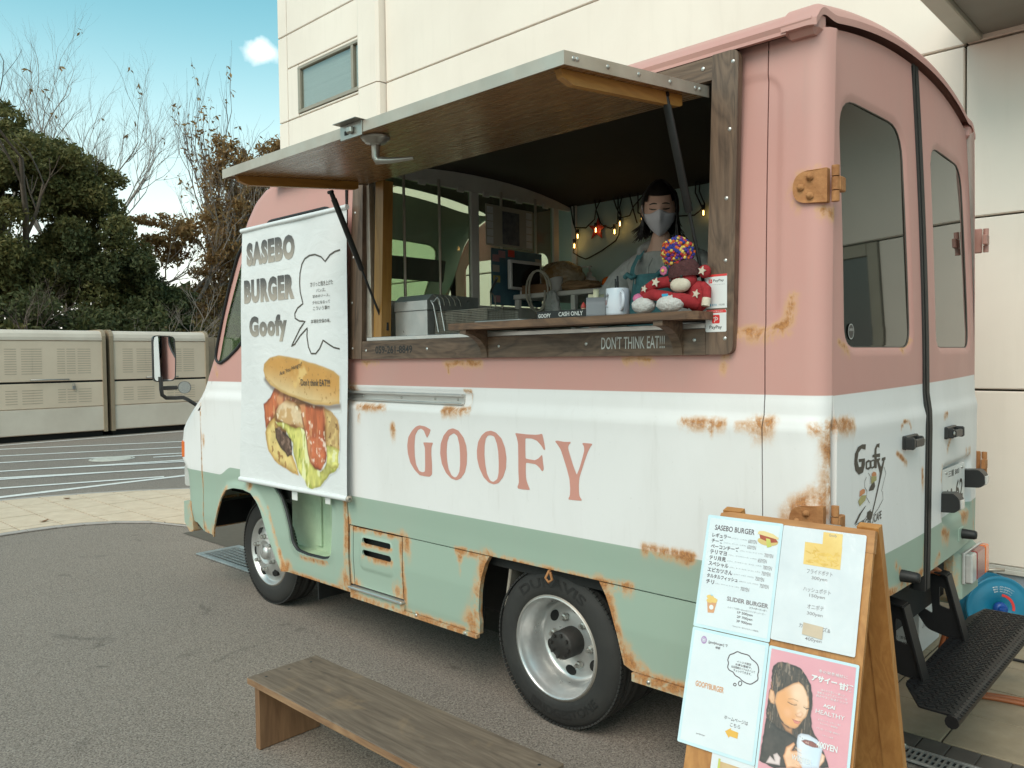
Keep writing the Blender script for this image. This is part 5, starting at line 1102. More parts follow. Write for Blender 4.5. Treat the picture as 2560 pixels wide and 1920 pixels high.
q = MB(); q.prism([(-.4055, 1.648), (-.3315, 1.648), (-.3305, 1.758), (-.4045, 1.758)], stm, 0, .0008); q.flat([(-.4045, 1.751), (-.3305, 1.751), (-.3304, 1.758), (-.4044, 1.758)], stm, -.0004, 1)
pay_logo(q, -.390, 1.7365, .0065, stm, 1, 0); q.text('PayPay', stm, -.380, 1.732, -.3415, 1.742, -.0004, 2, .01); q.text('QR-code payment', stm, -.398, 1.7235, -.338, 1.7262, -.0004, 4)
q.flat(rrect(-.3975, 1.6545, -.3875, 1.6635, .0015), stm, -.0004, 3); q.text('支付宝', stm, -.385, 1.6555, -.3675, 1.6625, -.0004, 3); q.text('対応店舗', stm, -.360, 1.656, -.340, 1.662, -.0004, 4)
q.build('payment_sticker', ['sticker_white', 'pay_red', 'print_black', 'pay_blue', 'grey_print'], frame)['label'] = 'upper white and red PayPay sticker'
q = MB(); q.prism(rrect(-.4085, 1.571, -.3335, 1.643, .005), stm, 0, .0008); q.flat([(-.408, 1.633), (-.334, 1.633), (-.334, 1.639), (-.338, 1.6428), (-.404, 1.6428), (-.408, 1.639)], stm, -.0004, 1)
q.text('ペイペイ使えます', stm, -.396, 1.6355, -.346, 1.640, -.0008, 0); pay_logo(q, -.371, 1.6125, .0140, stm, 1, 0); q.text('PayPay', stm, -.394, 1.578, -.349, 1.592, -.0004, 2, .012)
q.build('payment_sticker', ['sticker_white', 'pay_red', 'print_black'], frame)['label'] = 'lower PayPay sticker with the large red logo'

# awning panel: hinged at the frame top, front edge hanging out towards the camera
AX0, AX1, AYF, AZF, AYH, AZH = -2.248, -.407, -.753, 2.291, -.004, 2.374
asl = (AZH - AZF) / (AYH - AYF)
def az(y): return AZF + (y - AYF) * asl
a_ = MB(); a_.prism([(AYF + .004, -.027), (AYH, -.027), (AYH, -.002), (AYF + .004, -.002)], lambda u, v, t: (t, u, az(u) + v), AX0 + .004, AX1 - .004); awn = a_.build('awning', 'awning_ply', T); awn['label'] = 'raised hatch flap with a plywood underside and aluminium edges'
q = MB(); q.prism([(AYF, -.034), (AYF + .0035, -.034), (AYF + .0035, .0), (AYH, .0), (AYH, .003), (AYF, .003)], lambda u, v, t: (t, u, az(u) + v), AX0, AX1); q.build('front_trim', 'alu_dull', awn)
for x in (AX0 - .003, AX1):
    q = MB(); q.prism([(AYF, -.034), (AYH, -.034), (AYH, .003), (AYF, .003)], lambda u, v, t, x=x: (x + t, u, az(u) + v), 0, .003); q.build('side_trim', 'alu_dull', awn)
for x0, n in ((AX1 - .062, 'r'), (AX0 + .030, 'l')):
    pr = [(-.715, -.028), (-.10, -.028), (-.10, -.060), (-.118, -.066), (-.66, -.066), (-.705, -.050)]
    q = MB(); q.prism(pr, lambda u, v, t, x0=x0: (x0 + t, u, az(u) + v), 0, .022); q.build('batten', 'orange_wood', awn)
for y in (-.713, -.698, -.561, -.410, -.241, -.092, -.064):
    q = MB(); q.lathe([(0, .004), (.006, .003), (.0075, 0)], (AX1 + .003, y, az(y) - .014), (1, 0, 0), 10); q.build('screw', 'bolt_steel', awn)
hy = -.655; hz = az(hy) - .028
pm('zinc', (.42, .40, .36), (.32, .30, .27), 14, .32, .75)
q = MB(); q.lathe([(0, 0), (.050, 0), (.052, .008), (.046, .016), (.040, .018), (.036, .026), (.020, .028), (.018, .034)], (-1.335, hy, hz), (0, 0, -1), 28); q.tube([(-1.335, hy, hz - .02), (-1.335, hy, hz - .075), (-1.328, hy + .006, hz - .085)], [.017, .014, .015], 14); q.tube([(-1.335, hy, hz - .085), (-1.30, hy + .028, hz - .087), (-1.26, hy + .062, hz - .083), (-1.235, hy + .085, hz - .080)], [.015, .011, .008, .006], 10); q.build('turn_handle', 'zinc', awn)
q = MB(); q.box((-1.398, AYF - .004, az(AYF) - .044), (-1.276, AYF - .0005, az(AYF) + .006), .001); q.box((-1.40, AYF - .034, az(AYF) + .006), (-1.270, AYF + .03, az(AYF) + .0085), .001); q.box((-1.345, AYF - .020, az(AYF) - .030), (-1.318, AYF - .004, az(AYF) - .008), .004); la = q.build('latch', 'zinc', awn)
q = MB(); q.box((-1.372, AYF - .0055, az(AYF) - .030), (-1.350, AYF - .0042, az(AYF) - .016)); q.build('keyhole', 'dark_gap', la)
for a, b_, nm in (((-.455, -.190, 2.318), (-.430, .020, 1.690), 'gas_strut'), ((-2.185, -.262, 2.262), (-2.205, .045, 1.655), 'gas_strut')):
    A = Vector(a); B_ = Vector(b_); d = (B_ - A)
    q = MB(); q.tube([A, A + d * .05], [.011, .011], 12); q.tube([A + d * .05, A + d * .56, A + d * .565], [.0135, .0135, .010], 14); q.tube([A + d * .565, B_], .006, 10); st = q.build(nm, 'black_plastic', T)
    q = MB(); q.box((B_.x - .022, B_.y - .004, B_.z - .022), (B_.x + .022, B_.y + .014, B_.z + .022), .006); q.cyl((A.x - .02, A.y, A.z), (A.x + .012, A.y, A.z), .008, 10); q.build('strut_mount', 'black_steel', st)

# ------------------------------------------------------------------ kitchen interior (parts of the truck)
k = MB(); k.box((-2.44, 1.655, .66), (-.06, 1.665, 2.50)); k.build('far_lining', 'wall_lining', T)
k = MB(); k.box((-2.30, 1.640, 2.475), (-.10, 1.655, 2.515), .004); k.box((-2.315, 1.640, 1.70), (-2.272, 1.655, 2.475), .004); k.build('lining_trim', 'trim_white', T)
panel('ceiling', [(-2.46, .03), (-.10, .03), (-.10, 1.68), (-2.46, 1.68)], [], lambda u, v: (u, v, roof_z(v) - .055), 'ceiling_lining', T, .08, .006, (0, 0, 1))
k = MB(); k.box((-.115, .05, .66), (-.105, 1.66, 2.42)); k.build('rear_lining', 'trim_white', T)
k = MB(); k.box((-2.352, .06, .66), (-2.330, 1.655, 1.795), .003); part = k.build('partition', 'trim_white', T)
hd = [(.06, 2.430), (1.655, 2.430)] + [(float(y), float(roof_z(y)) - .058) for y in np.linspace(1.655, .06, 12)]
k = MB(); k.prism(hd, YZ(0), -2.352, -2.330); k.build('header', 'trim_white', part)
for y0, y1 in ((.06, .105), (.760, .822), (1.475, 1.530)):
    k = MB(); k.box((-2.350, y0, 1.795), (-2.322, y1, 2.430), .003); k.build('post', 'trim_white', part)
for y0, y1 in ((.105, .760), (.822, 1.475)):
    k = MB(); k.box((-2.342, y0, 1.795), (-2.337, y1, 2.430)); k.build('pane', 'partition_glass', part)
for y in (.262, .505, .985, 1.285):
    k = MB(); k.cyl((-2.305, y, 1.76), (-2.305, y, 2.455), .0075, 8); k.build('guard_rod', 'alu_dull', part)
for y in (.40, .68, .88, 1.16, 1.40):
    k = MB(); k.box((-2.329, y - .025, 2.415), (-2.318, y + .025, 2.445), .003); k.build('clip', 'trim_white', part)
k = MB(); k.box((-2.26, .06, 1.20), (-1.25, .50, 1.600), .003); k.build('cook_counter', 'steel_grey', T)
k = MB(); k.box((-1.25, .12, 1.10), (-.45, .42, 1.45), .003); k.build('serving_counter', 'steel_grey', T)
# cab seen through the partition
pm('cab_trim', (.30, .33, .26), (.24, .26, .20), 4, .6); pm('seat_cloth', (.028, .030, .026), (.018, .019, .017), 12, .8)
k = MB(); k.box((-3.95, .12, .95), (-3.45, TW - .12, 1.18), .05); k.build('dashboard', 'cab_trim', T)
for y in (.35, 1.10):
    k = MB(); k.box((-2.95, y - .22, 1.05), (-2.45, y + .22, 1.18), .05); k.box((-2.60, y - .22, 1.15), (-2.46, y + .22, 1.66), .05); k.build('cab_seat', 'seat_cloth', T)
k = MB(); k.box((-3.50, 1.02, 2.055), (-3.475, 1.60, 2.215), .012, rot=Matrix.Rotation(.2, 3, 'Y')); k.build('sun_visor', 'seat_cloth', T)
k = MB(); k.lathe([(.185, -.012), (.198, 0), (.185, .012), (.172, 0), (.185, -.012)], (-3.30, 1.25, 1.32), Vector((.55, 0, .83)), 30); k.tube([(-3.30, 1.25, 1.32), (-3.55, 1.25, 1.10)], .025, 8); k.build('steering_wheel', 'black_plastic', T)
k = MB(); k.box((-4.02, .17, .64), (-2.46, TW - .05, .66)); k.build('cab_floor', 'chassis', T)

# ------------------------------------------------------------------ things in the hatch
pm('stainless', (.50, .49, .47), (.38, .37, .35), 6, .36, .7, rvar=.1)
wire = pm('wire_steel', (.34, .31, .25), (.22, .19, .15), 20, .4, .7)
fy = thing('fryer', 'stainless steel deep fryer at the left end of the serving hatch', 'fryer', (-2.05, .25, 1.6))
q = MB(); q.box((-2.172, .085, 1.602), (-1.935, .42, 1.725), .004); q.build('tank', 'stainless', fy)
q = MB(); q.prism([(.085, 1.726), (.42, 1.726), (.42, 1.795), (.12, 1.800), (.085, 1.770)], lambda u, v, t: (t, u, v), -2.176, -1.930); q.build('cover', 'stainless', fy)
for i in range(5): q = MB(); q.tube([(-1.932, .13 + .035 * i, 1.796), (-1.905, .13 + .035 * i, 1.775), (-1.895, .13 + .035 * i, 1.745)], .003, 5); q.build('grille_bar', 'wire_steel', fy)
bk = thing('fryer_basket', 'wire mesh fryer basket with a black handle beside the fryer', 'basket', (-1.70, .2, 1.61))
q = MB(); x0, x1, y0, y1, z0, z1 = -1.895, -1.545, .10, .30, 1.612, 1.712
for i in range(40):
    x = x0 + (x1 - x0) * i / 39
    for y in (y0, y1): q.box((x - .0008, y - .0008, z0), (x + .0008, y + .0008, z1))
for i in range(22):
    y = y0 + (y1 - y0) * i / 21
    for x in (x0, x1): q.box((x - .0008, y - .0008, z0), (x + .0008, y + .0008, z1))
for i in range(14):
    z = z0 + (z1 - z0) * i / 13
    for y in (y0, y1): q.box((x0, y - .0008, z - .0008), (x1, y + .0008, z + .0008))
    for x in (x0, x1): q.box((x - .0008, y0, z - .0008), (x + .0008, y1, z + .0008))
q.build('mesh', 'wire_steel', bk, kind='stuff')
q = MB(); q.tube([(x0, y0, z1), (x1, y0, z1), (x1, y1, z1), (x0, y1, z1)], .003, 6, closed=True); q.build('rim', 'wire_steel', bk)
q = MB(); q.tube([(x0 + .03, y0 - .004, z0 + .005), (x0 + .005, y0 - .01, z1 + .03), (x0 - .012, y0 - .012, z1 + .055), (x0 + .01, y0 - .012, z1 + .048), (x0 + .035, y0 - .012, z1 + .066), (x0 + .048, y0 - .012, z1 + .055), (x0 + .075, y0 - .006, z0 + .01)], .0032, 6); q.build('hook', 'aluminium', bk)
q = MB(); q.tube([(x1 - .06, .18, z1), (x1 - .06, .18, z1 + .055), (x1 - .02, .14, z1 + .075)], .003, 6); q.tube([(x1 - .03, .18, z1), (x1 - .03, .18, z1 + .055), (x1 - .02, .14, z1 + .075)], .003, 6); q.build('handle_wire', 'wire_steel', bk)
q = MB(); q.tube([(x1 - .02, .14, z1 + .075), (x1 + .125, .03, z1 + .118)], [.005, .007], 10); q.build('handle', 'black_plastic', bk)
tr = MB(); tr.prism(rrect(-1.56, .02, -1.27, .30, .03), XY(1.640), 0, .004); tr.tube([(p[0], p[1], 1.650) for p in rrect(-1.56, .02, -1.27, .30, .03)], .004, 6, closed=True)
tag(tr.build('metal_tray', 'stainless'), 'flat steel tray lying behind the counter shelf', 'tray')

pm('black_card', (.02, .02, .02), None, 8, .6)
cs = thing('counter_sign', 'small black strip sign reading GOOFY CASH ONLY on the shelf', 'sign', (-.94, -.10, 1.637))
q = MB(); q.box((-1.078, -.106, 1.6373), (-.838, -.094, 1.667), .001); q.build('strip', 'black_card', cs)
q = MB(); q.text('GOOFY', XZ(-.1068), -1.070, 1.643, -1.008, 1.658, bold=.03); q.build('lettering', 'white_paint', cs); q = MB(); q.text('CASH ONLY', XZ(-.1068), -.970, 1.645, -.856, 1.661, bold=.02); q.build('lettering', 'white_paint', cs)

pm('mug_ceramic', (.70, .72, .78), (.66, .68, .74), 2, .22, coat=.4); pm('mug_print', (.05, .03, .035), None, 8, .4); pm('mug_print_red', (.42, .12, .08), None, 8, .4)
mg = thing('mug', 'white mug with a small dark logo on the counter shelf', 'mug', (-.728, -.072, 1.637))
mo = (-.728, -.072, 1.637)
q = MB(); q.lathe([(0, .002), (.034, .0), (.040, .003), (.0415, .010), (.0415, .094), (.0405, .0965), (.038, .0965), (.0372, .093), (.0365, .012), (0, .008)], mo, n=40); q.build('cup', 'mug_ceramic', mg)
q = MB(); hd_ = Vector((.80, -.60, 0)).normalized()
pth = [Vector(mo) + hd_ * r + Vector((0, 0, z)) for r, z in ((.038, .082), (.052, .083), (.064, .074), (.068, .055), (.064, .036), (.052, .024), (.038, .020))]
q.tube(pth, .0062, 10); q.build('handle', 'mug_ceramic', mg)
def cylmap(o, r, a0): return lambda u, v, t: (o[0] + (r + t) * math.sin(a0 + u / r), o[1] - (r + t) * math.cos(a0 + u / r), o[2] + v)
cm = cylmap(mo, .0418, R(-24)); q = MB(); q.text('Goofy', cm, -.022, .060, .010, .080, mi=0, bold=.01); q.stroke([(.006, .074), (.002, .055), (-.004, .040)], .003, cm, 0, 0); q.flat(rrect(-.016, .038, -.004, .056, .005), cm, 0, 1); q.text('BURGER', cm, -.020, .028, .006, .033, mi=0)
q.build('logo', ['mug_print', 'mug_print_red'], mg)
pn = MB(); pn.cyl((-.755, -.030, 1.70), (-.772, -.010, 1.765), .0045, 10); pn.cyl((-.770, -.012, 1.758), (-.777, -.003, 1.785), .0035, 8); pn.box((-.778, -.020, 1.735), (-.774, -.014, 1.775), .001)
tag(pn.build('pen', 'black_plastic'), 'black pen standing up behind the white mug', 'pen')
pm('tape_grey', (.22, .22, .235), (.18, .18, .19), 8, .45); pm('tape_roll', (.62, .58, .40), (.55, .50, .34), 6, .3)
td = thing('tape_dispenser', 'grey desktop tape dispenser with a roll of cream tape', 'tape dispenser', (-.835, -.07, 1.637))
pr = round_poly([(-.082, 0), (.070, 0), (.066, .050), (.052, .072), (.036, .050), (.0, .034), (-.036, .050), (-.052, .066), (-.074, .045)], .008, 4)
Rt = rot_z(R(-54)); 
def tdm(u, v, t): p = Rt @ Vector((u, t, v)); return (-.835 + p.x, -.055 + p.y, 1.6372 + p.z)
q = MB(); q.prism(pr, tdm, -.034, .034); q.build('body', 'tape_grey', td)
q = MB(); q.lathe([(.0, -.0285), (.024, -.0285), (.024, -.010), (.043, -.010), (.043, .010), (.024, .010), (.024, .0285), (0, .0285)], tdm(0, .060, 0), Rt @ Vector((0, 1, 0)), 32); q.build('roll', 'tape_roll', td)
pm('santa_red', (.50, .05, .04), None, 9, .5); pm('skin_toy', (.62, .34, .22), None, 9, .5)
sa = thing('santa_figurine', 'tiny red and white figurine behind the tape dispenser', 'figurine', (-.885, -.10, 1.637))
so = (-.880, -.072, 1.637)
q = MB(); q.lathe([(.005, 0), (.012, .004), (.013, .014), (.008, .026), (.005, .028)], so, n=14); q.build('coat', 'santa_red', sa)
q = MB(); q.lathe([(0, .024), (.008, .027), (.009, .033), (.007, .040), (0, .042)], so, n=14); q.build('head', 'skin_toy', sa)
q = MB(); q.lathe([(.0095, .037), (.010, .041), (.006, .050), (.001, .058)], so, n=14); q.build('hat', 'santa_red', sa)
q = MB(); q.lathe([(.0088, .021), (.0102, .026), (.0094, .031)], so, n=14, start=-1.2, arc=2.6); q.lathe([(.0165, .0), (.0175, .003), (.0165, .006)], so, n=14); q.build('beard', 'white_paint', sa)

# prep table and what stands on it
pt = thing('prep_table', 'white metal prep table along the far wall inside the truck', 'table', (-1.9, 1.3, .655))
q = MB(); q.box((-2.28, 1.05, 1.835), (-1.36, 1.63, 1.862), .004); q.build('top', 'trim_white', pt)
for x in (-2.27, -1.85, -1.39):
    for y in (1.052, 1.59): q = MB(); q.box((x, y, .656), (x + .030, y + .03, 1.834), .003); q.build('leg', 'trim_white', pt)
q = MB(); q.box((-2.24, 1.055, 1.62), (-1.39, 1.62, 1.645), .003); q.build('lower_shelf', 'trim_white', pt)
pm('cardboard', (.30, .165, .085), (.24, .13, .065), 5, .8); pm('kraft_bag', (.33, .205, .105), (.22, .13, .06), 12, .75, bmp=.8, bscale=40); pm('bread', (.42, .25, .10), (.32, .17, .06), 14, .7, bmp=.2)
q = MB(); q.box((-2.24, 1.08, 1.8625), (-2.05, 1.30, 1.915), .003); tag(q.build('cardboard_box', 'cardboard'), 'shallow brown cardboard box on the prep table', 'box')
def lump(name, o, r, mat, amp, freq, label, cat, n=24, seed=0, sq=1.0):
    q = MB(); vs = []; fs = []
    for i in range(n + 1):
        th = PI * i / n
        for j in range(n * 2):
            ph = PI * j / n; d = Vector((math.sin(th) * math.cos(ph), math.sin(th) * math.sin(ph), math.cos(th)))
            k_ = 1 + amp * (mnoise.noise(d * freq + Vector((seed, 0, 0))) + .5 * mnoise.noise(d * freq * 2.3 + Vector((0, seed, 0))))
            z = d.z * r[2] * k_
            z = max(z, -r[2] * sq)
            vs.append((o[0] + d.x * r[0] * k_, o[1] + d.y * r[1] * k_, o[2] + z))
    for i in range(n):
        for j in range(n * 2): fs.append((i * 2 * n + j, i * 2 * n + (j + 1) % (2 * n), (i + 1) * 2 * n + (j + 1) % (2 * n), (i + 1) * 2 * n + j))
    q.add(vs, fs, 0, True); ob = q.build(name, mat)
    if label: tag(ob, label, cat)
    return ob
m, nt, b = base_mat('bread_bag'); v = coords(nt)
LK(nt, ramp(nt, noise(nt, v, 11, 4), [(.42, (.30, .17, .06)), (.60, (.46, .38, .26))]), b.inputs['Base Color']); b.inputs['Roughness'].default_value = .25; b.inputs['Coat Weight'].default_value = .5; bump(nt, b, noise(nt, v, 26, 6, .6, 1.), .9, .01)
lump('bag_of_buns', (-2.17, 1.36, 1.968), (.15, .13, .105), 'bread_bag', .10, 3, 'clear plastic bag of burger buns at the back of the prep table', 'bag', seed=2)
lump('paper_bag', (-1.88, 1.17, 1.893), (.14, .07, .030), 'kraft_bag', .30, 4, 'crumpled brown paper bag on the prep table', 'paper bag', seed=5)
lump('orange_fruit', (-1.70, 1.20, 1.8995), (.037, .037, .036), 'lamp_amber', .02, 3, 'orange at the right of the crumpled paper bag', 'orange', 14, 1)
lump('orange_fruit', (-1.625, 1.215, 1.8995), (.037, .037, .036), 'lamp_amber', .02, 3, 'orange nearest the worker on the prep table', 'orange', 14, 3)
q = MB(); q.lathe([(.0, 0), (.028, .002), (.048, .075), (.0475, .077), (.026, .004), (0, .004)], (-1.99, 1.11, 1.8635), Vector((-.25, 0, .97)), 20); tag(q.build('paper_cone', 'white_paint'), 'white paper cone standing beside the bag of buns', 'paper cone')
sb = thing('soap_bottle', 'white pump bottle against the far wall of the truck', 'pump bottle', (-2.06, 1.50, 1.862)); so = (-2.06, 1.50, 1.8625)
q = MB(); q.lathe([(0, 0), (.040, .0), (.043, .006), (.043, .095), (.036, .112), (.015, .122), (.013, .130)], so, n=24); q.build('bottle', 'sticker_white', sb)
q = MB(); q.lathe([(.015, .128), (.016, .146), (.006, .148), (.0055, .172), (.013, .174), (.013, .184), (0, .186)], so, n=16); q.tube([(so[0], so[1], so[2] + .180), (so[0] - .035, so[1] - .02, so[2] + .180), (so[0] - .05, so[1] - .028, so[2] + .170)], .005, 8); q.build('pump', 'white_paint', sb)
q = MB(); lmp = cylmap(so, .0435, R(15)); q.flat([(-.024, .02), (.024, .02), (.024, .08), (-.024, .08)], lmp, 0, 0); q.text('SOAP', lmp, -.018, .055, .018, .066, .0004, 1); q.build('bottle_label', ['pay_blue', 'white_paint'], sb)
# wall of notes and the screen on the partition
pm('poster_blue', (.10, .22, .27), (.05, .12, .17), 9, .5); pm('paper_cream', (.52, .48, .40), (.46, .42, .34), 5, .6); pm('note_yellow', (.55, .45, .12), None, 8, .6); pm('note_pink', (.50, .28, .30), None, 8, .6); pm('photo_mix', (.16, .18, .20), (.05, .06, .09), 30, .5, detail=3); pm('screen_black', (.006, .006, .007), None, 4, .12)
cal = thing('wall_calendar', 'cream wall calendar with a dark picture hung on the partition glass', 'calendar', (-2.30, 1.05, 2.15))
q = MB(); q.box((-2.300, .850, 2.140), (-2.297, 1.250, 2.372)); q.build('sheet', 'paper_cream', cal)
q = MB(); q.box((-2.2968, .985, 2.155), (-2.2955, 1.130, 2.345)); q.build('picture', 'photo_mix', cal)
for i in range(5):
    for y in (.858, 1.192): q = MB(); q.box((-2.2968, y, 2.150 + .043 * i), (-2.2955, y + .05, 2.188 + .043 * i)); q.build('month_block', 'sticker_white', cal)
po = thing('notice_poster', 'blue poster covered with notes below the calendar', 'poster', (-2.30, 1.05, 1.82))
q = MB(); q.box((-2.300, .890, 1.80), (-2.297, 1.330, 2.125)); q.build('sheet', 'poster_blue', po)
for i, (y, z, mt) in enumerate(((.90, 2.05, 'note_pink'), (.90, 1.99, 'paper_cream'), (.905, 1.93, 'note_yellow'), (.90, 1.86, 'poster_blue'), (.95, 2.075, 'note_pink'), (.905, 1.815, 'note_pink'), (1.03, 2.085, 'pay_red'), (1.27, 2.05, 'paper_cream'))):
    q = MB(); q.box((-2.2968, y, z), (-2.2955, y + .055, z + .04)); q.build('note', mt, po)
mn = thing('order_screen', 'small white framed screen below the calendar', 'screen', (-2.24, 1.12, 1.87))
q = MB(); q.box((-2.262, .985, 1.89), (-2.235, 1.255, 2.062), .004); q.build('housing', 'sticker_white', mn)
q = MB(); q.box((-2.236, 1.000, 1.905), (-2.2345, 1.240, 2.042)); q.build('display', 'screen_black', mn)
q = MB(); q.box((-2.265, 1.09, 1.8625), (-2.225, 1.15, 1.89), .004); q.build('stand', 'sticker_white', mn)
pm('bag_film', (.55, .55, .53), (.42, .42, .41), 9, .25, coat=.4, bmp=1.0, bscale=16, bd=.02)
lump('plastic_bag', (-1.955, 1.02, 1.76), (.055, .02, .10), 'bag_film', .25, 3, 'thin white plastic bag hanging from the prep table', 'plastic bag', 18, 4)
q = MB(); q.tube([(-2.06 + .10 * math.cos(a) * (1 - .012 * i), 1.02, 1.87 + .115 * math.sin(a)) for i, a in enumerate(np.linspace(0, 4 * PI, 40).tolist())], .006, 6); tag(q.build('cable_coil', 'paper_cream'), 'loop of cream cable hanging in front of the prep table', 'cable')

# string lights and star
CORD = [[[-2.252,2.296],[-2.281,2.347],[-2.311,2.447],[-2.295,2.484],[-2.275,2.45],[-2.283,2.364],[-2.261,2.313],[-2.181,2.304],[-2.121,2.351],[-2.092,2.401],[-2.062,2.467],[-2.081,2.488],[-2.101,2.472],[-2.097,2.402],[-2.083,2.338],[-2.045,2.303],[-1.988,2.277],[-1.95,2.307],[-1.926,2.349],[-1.932,2.455],[-1.948,2.492],[-1.963,2.467],[-1.945,2.397],[-1.922,2.348],[-1.914,2.393],[-1.902,2.459],[-1.865,2.494],[-1.839,2.457],[-1.817,2.35],[-1.804,2.289]],[[-2.252,2.296],[-2.262,2.234],[-2.288,2.189],[-2.274,2.156],[-2.233,2.129],[-2.193,2.111],[-2.144,2.114],[-2.056,2.15],[-1.96,2.202],[-1.918,2.235],[-1.913,2.332],[-1.858,2.34],[-1.812,2.386],[-1.767,2.432],[-1.745,2.465],[-1.767,2.494],[-1.789,2.464],[-1.796,2.377],[-1.781,2.345],[-1.746,2.324],[-1.60,2.30],[-1.404,2.281],[-1.372,2.305],[-1.352,2.337],[-1.371,2.409],[-1.375,2.472],[-1.387,2.495],[-1.395,2.461],[-1.403,2.407],[-1.383,2.355],[-1.348,2.302]]]
sl = thing('string_lights', 'string of small warm filament bulbs on black cord along the far wall', 'string lights', (-1.9, 1.62, 2.3))
for c_ in CORD:
    q = MB(); q.tube([(x, 1.622 + .012 * ((i * 7) % 3 - 1), z) for i, (x, z) in enumerate(c_)], .0042, 6); q.build('cord', 'black_rubber', sl)
pm('bulb_glow', (1.0, .72, .34), None, 5, .2, emit=(1.0, .60, .22, 8.0)); glass_thin('bulb_glass', (.95, .85, .65), .3)
for x, z in ((-2.235, 2.262), (-2.262, 2.204), (-2.092, 2.284), (-1.910, 2.300), (-1.950, 2.258), (-1.752, 2.300), (-1.345, 2.292)):
    q = MB(); q.cyl((x, 1.607, z + .038), (x, 1.607, z + .014), .010, 10); bu = q.build('socket', 'black_plastic', sl)
    q = MB(); q.lathe([(.006, .014), (.013, 0), (.014, -.012), (.009, -.024), (0, -.028)], (x, 1.607, z), n=14); q.build('bulb', 'bulb_glass', bu)
    q = MB(); q.cyl((x, 1.607, z + .006), (x, 1.607, z - .018), .0035, 8); q.build('filament', 'bulb_glow', bu)
q = MB(); sp_ = [((.072 if i % 2 == 0 else .029) * math.sin(PI * i / 5 + .1), (.072 if i % 2 == 0 else .029) * math.cos(PI * i / 5 + .1)) for i in range(10)]
q.prism([(-2.10 + a, 2.288 + b_) for a, b_ in sp_], XZ(1.632), 0, .006); tag(q.build('star_ornament', 'santa_red'), 'red star hanging among the string lights', 'ornament')

# ------------------------------------------------------------------ hanging banner on the cab
def grad(name, z0, z1, stops, nscale=30, namp=.25, rough=.6, world=True):
    m, nt, b = base_mat(name); pos = ND(nt, 'ShaderNodeNewGeometry').outputs['Position']; s = ND(nt, 'ShaderNodeSeparateXYZ'); LK(nt, pos, s.inputs[0])
    f = rng_(nt, s.outputs[2], z0, z1)
    f = math_(nt, 'ADD', f, math_(nt, 'MULTIPLY', math_(nt, 'SUBTRACT', noise(nt, coords(nt, (1, 1, 1), True), nscale, 5), .5), namp))
    LK(nt, ramp(nt, f, stops), b.inputs['Base Color']); b.inputs['Roughness'].default_value = rough; return m
m, nt, b = base_mat('banner_cloth'); v = coords(nt)
LK(nt, ramp(nt, noise(nt, v, 3, 6), [(.3, (.66, .66, .655)), (.7, (.73, .73, .725))]), b.inputs['Base Color']); b.inputs['Roughness'].default_value = .42
bump(nt, b, math_(nt, 'ADD', noise(nt, coords(nt, (1, 1, 1.6)), 7, 4, .5, .8), math_(nt, 'MULTIPLY', noise(nt, v, 420, 2), .06)), .22, .02)
grad('sasebo_ink', 2.030, 2.160, [(.05, (.42, .36, .30)), (.95, (.085, .080, .078))], 8, .1); grad('burger_ink', 1.820, 1.950, [(.05, (.42, .36, .30)), (.95, (.085, .080, .078))], 8, .1); grad('goofy_ink', 1.596, 1.738, [(.05, (.46, .40, .33)), (.95, (.085, .080, .078))], 8, .1)
grad('bun_print', 1.25, 1.53, [(.05, (.72, .55, .26)), (.35, (.62, .40, .13)), (.70, (.52, .255, .055)), (1.0, (.43, .185, .03))], 9, .35, .4)
grad('bun_low_print', .87, 1.17, [(0, (.50, .32, .10)), (.5, (.66, .48, .18)), (1, (.60, .38, .12))], 14, .6, .4)
pm('egg_print', (.62, .44, .24), (.48, .27, .12), 12, .4); pm('bacon_print', (.45, .10, .045), (.30, .045, .02), 9, .3, stretch=(3, 1, 1)); pm('lettuce_print', (.62, .58, .14), (.40, .42, .08), 9, .4, detail=8); pm('patty_print', (.10, .055, .035), (.04, .022, .015), 26, .5); pm('tomato_print', (.50, .10, .05), (.62, .22, .12), 9, .25)
BAN = thing('hanging_banner', 'white cloth banner with a burger picture and SASEBO BURGER lettering hung over the cab door', 'banner', (-2.93, -.05, .8))
bq = SIDE_ART['banner']
def ban_y(x, z):
    x = np.asarray(x, float); z = np.asarray(z, float)
    return -.056 + .0035 * np.sin(x * 5.1 + z * 1.3) * np.sin(z * 3.7 + 1) + .0022 * np.sin(x * 11 + z * 6) + .004 * np.clip((1.0 - z) / .2, 0, 1) * np.sin(x * 9)
panel('cloth', [tuple(p) for p in (bq[3], bq[2], bq[1], bq[0])], [], lambda u, v: (u, ban_y(u, v), v), 'banner_cloth', BAN, .022, .0012)
def vnoise(x, y, f, seed, sx=1.0, sy=1.0):
    g_ = np.random.default_rng(seed).random((64, 64)); x = x * f * sx; y = y * f * sy; xi = np.floor(x).astype(int); yi = np.floor(y).astype(int); u = x - xi; v = y - yi; u = u * u * (3 - 2 * u); v = v * v * (3 - 2 * v)
    q_ = lambda i, j: g_[i % 64, j % 64]
    return (q_(xi, yi) * (1 - u) + q_(xi + 1, yi) * u) * (1 - v) + (q_(xi, yi + 1) * (1 - u) + q_(xi + 1, yi + 1) * u) * v
def fnoise(x, y, f, seed, sx=1.0, sy=1.0): return .55 * vnoise(x, y, f, seed, sx, sy) + .3 * vnoise(x, y, f * 2.1, seed + 1, sx, sy) + .15 * vnoise(x, y, f * 4.3, seed + 2, sx, sy)
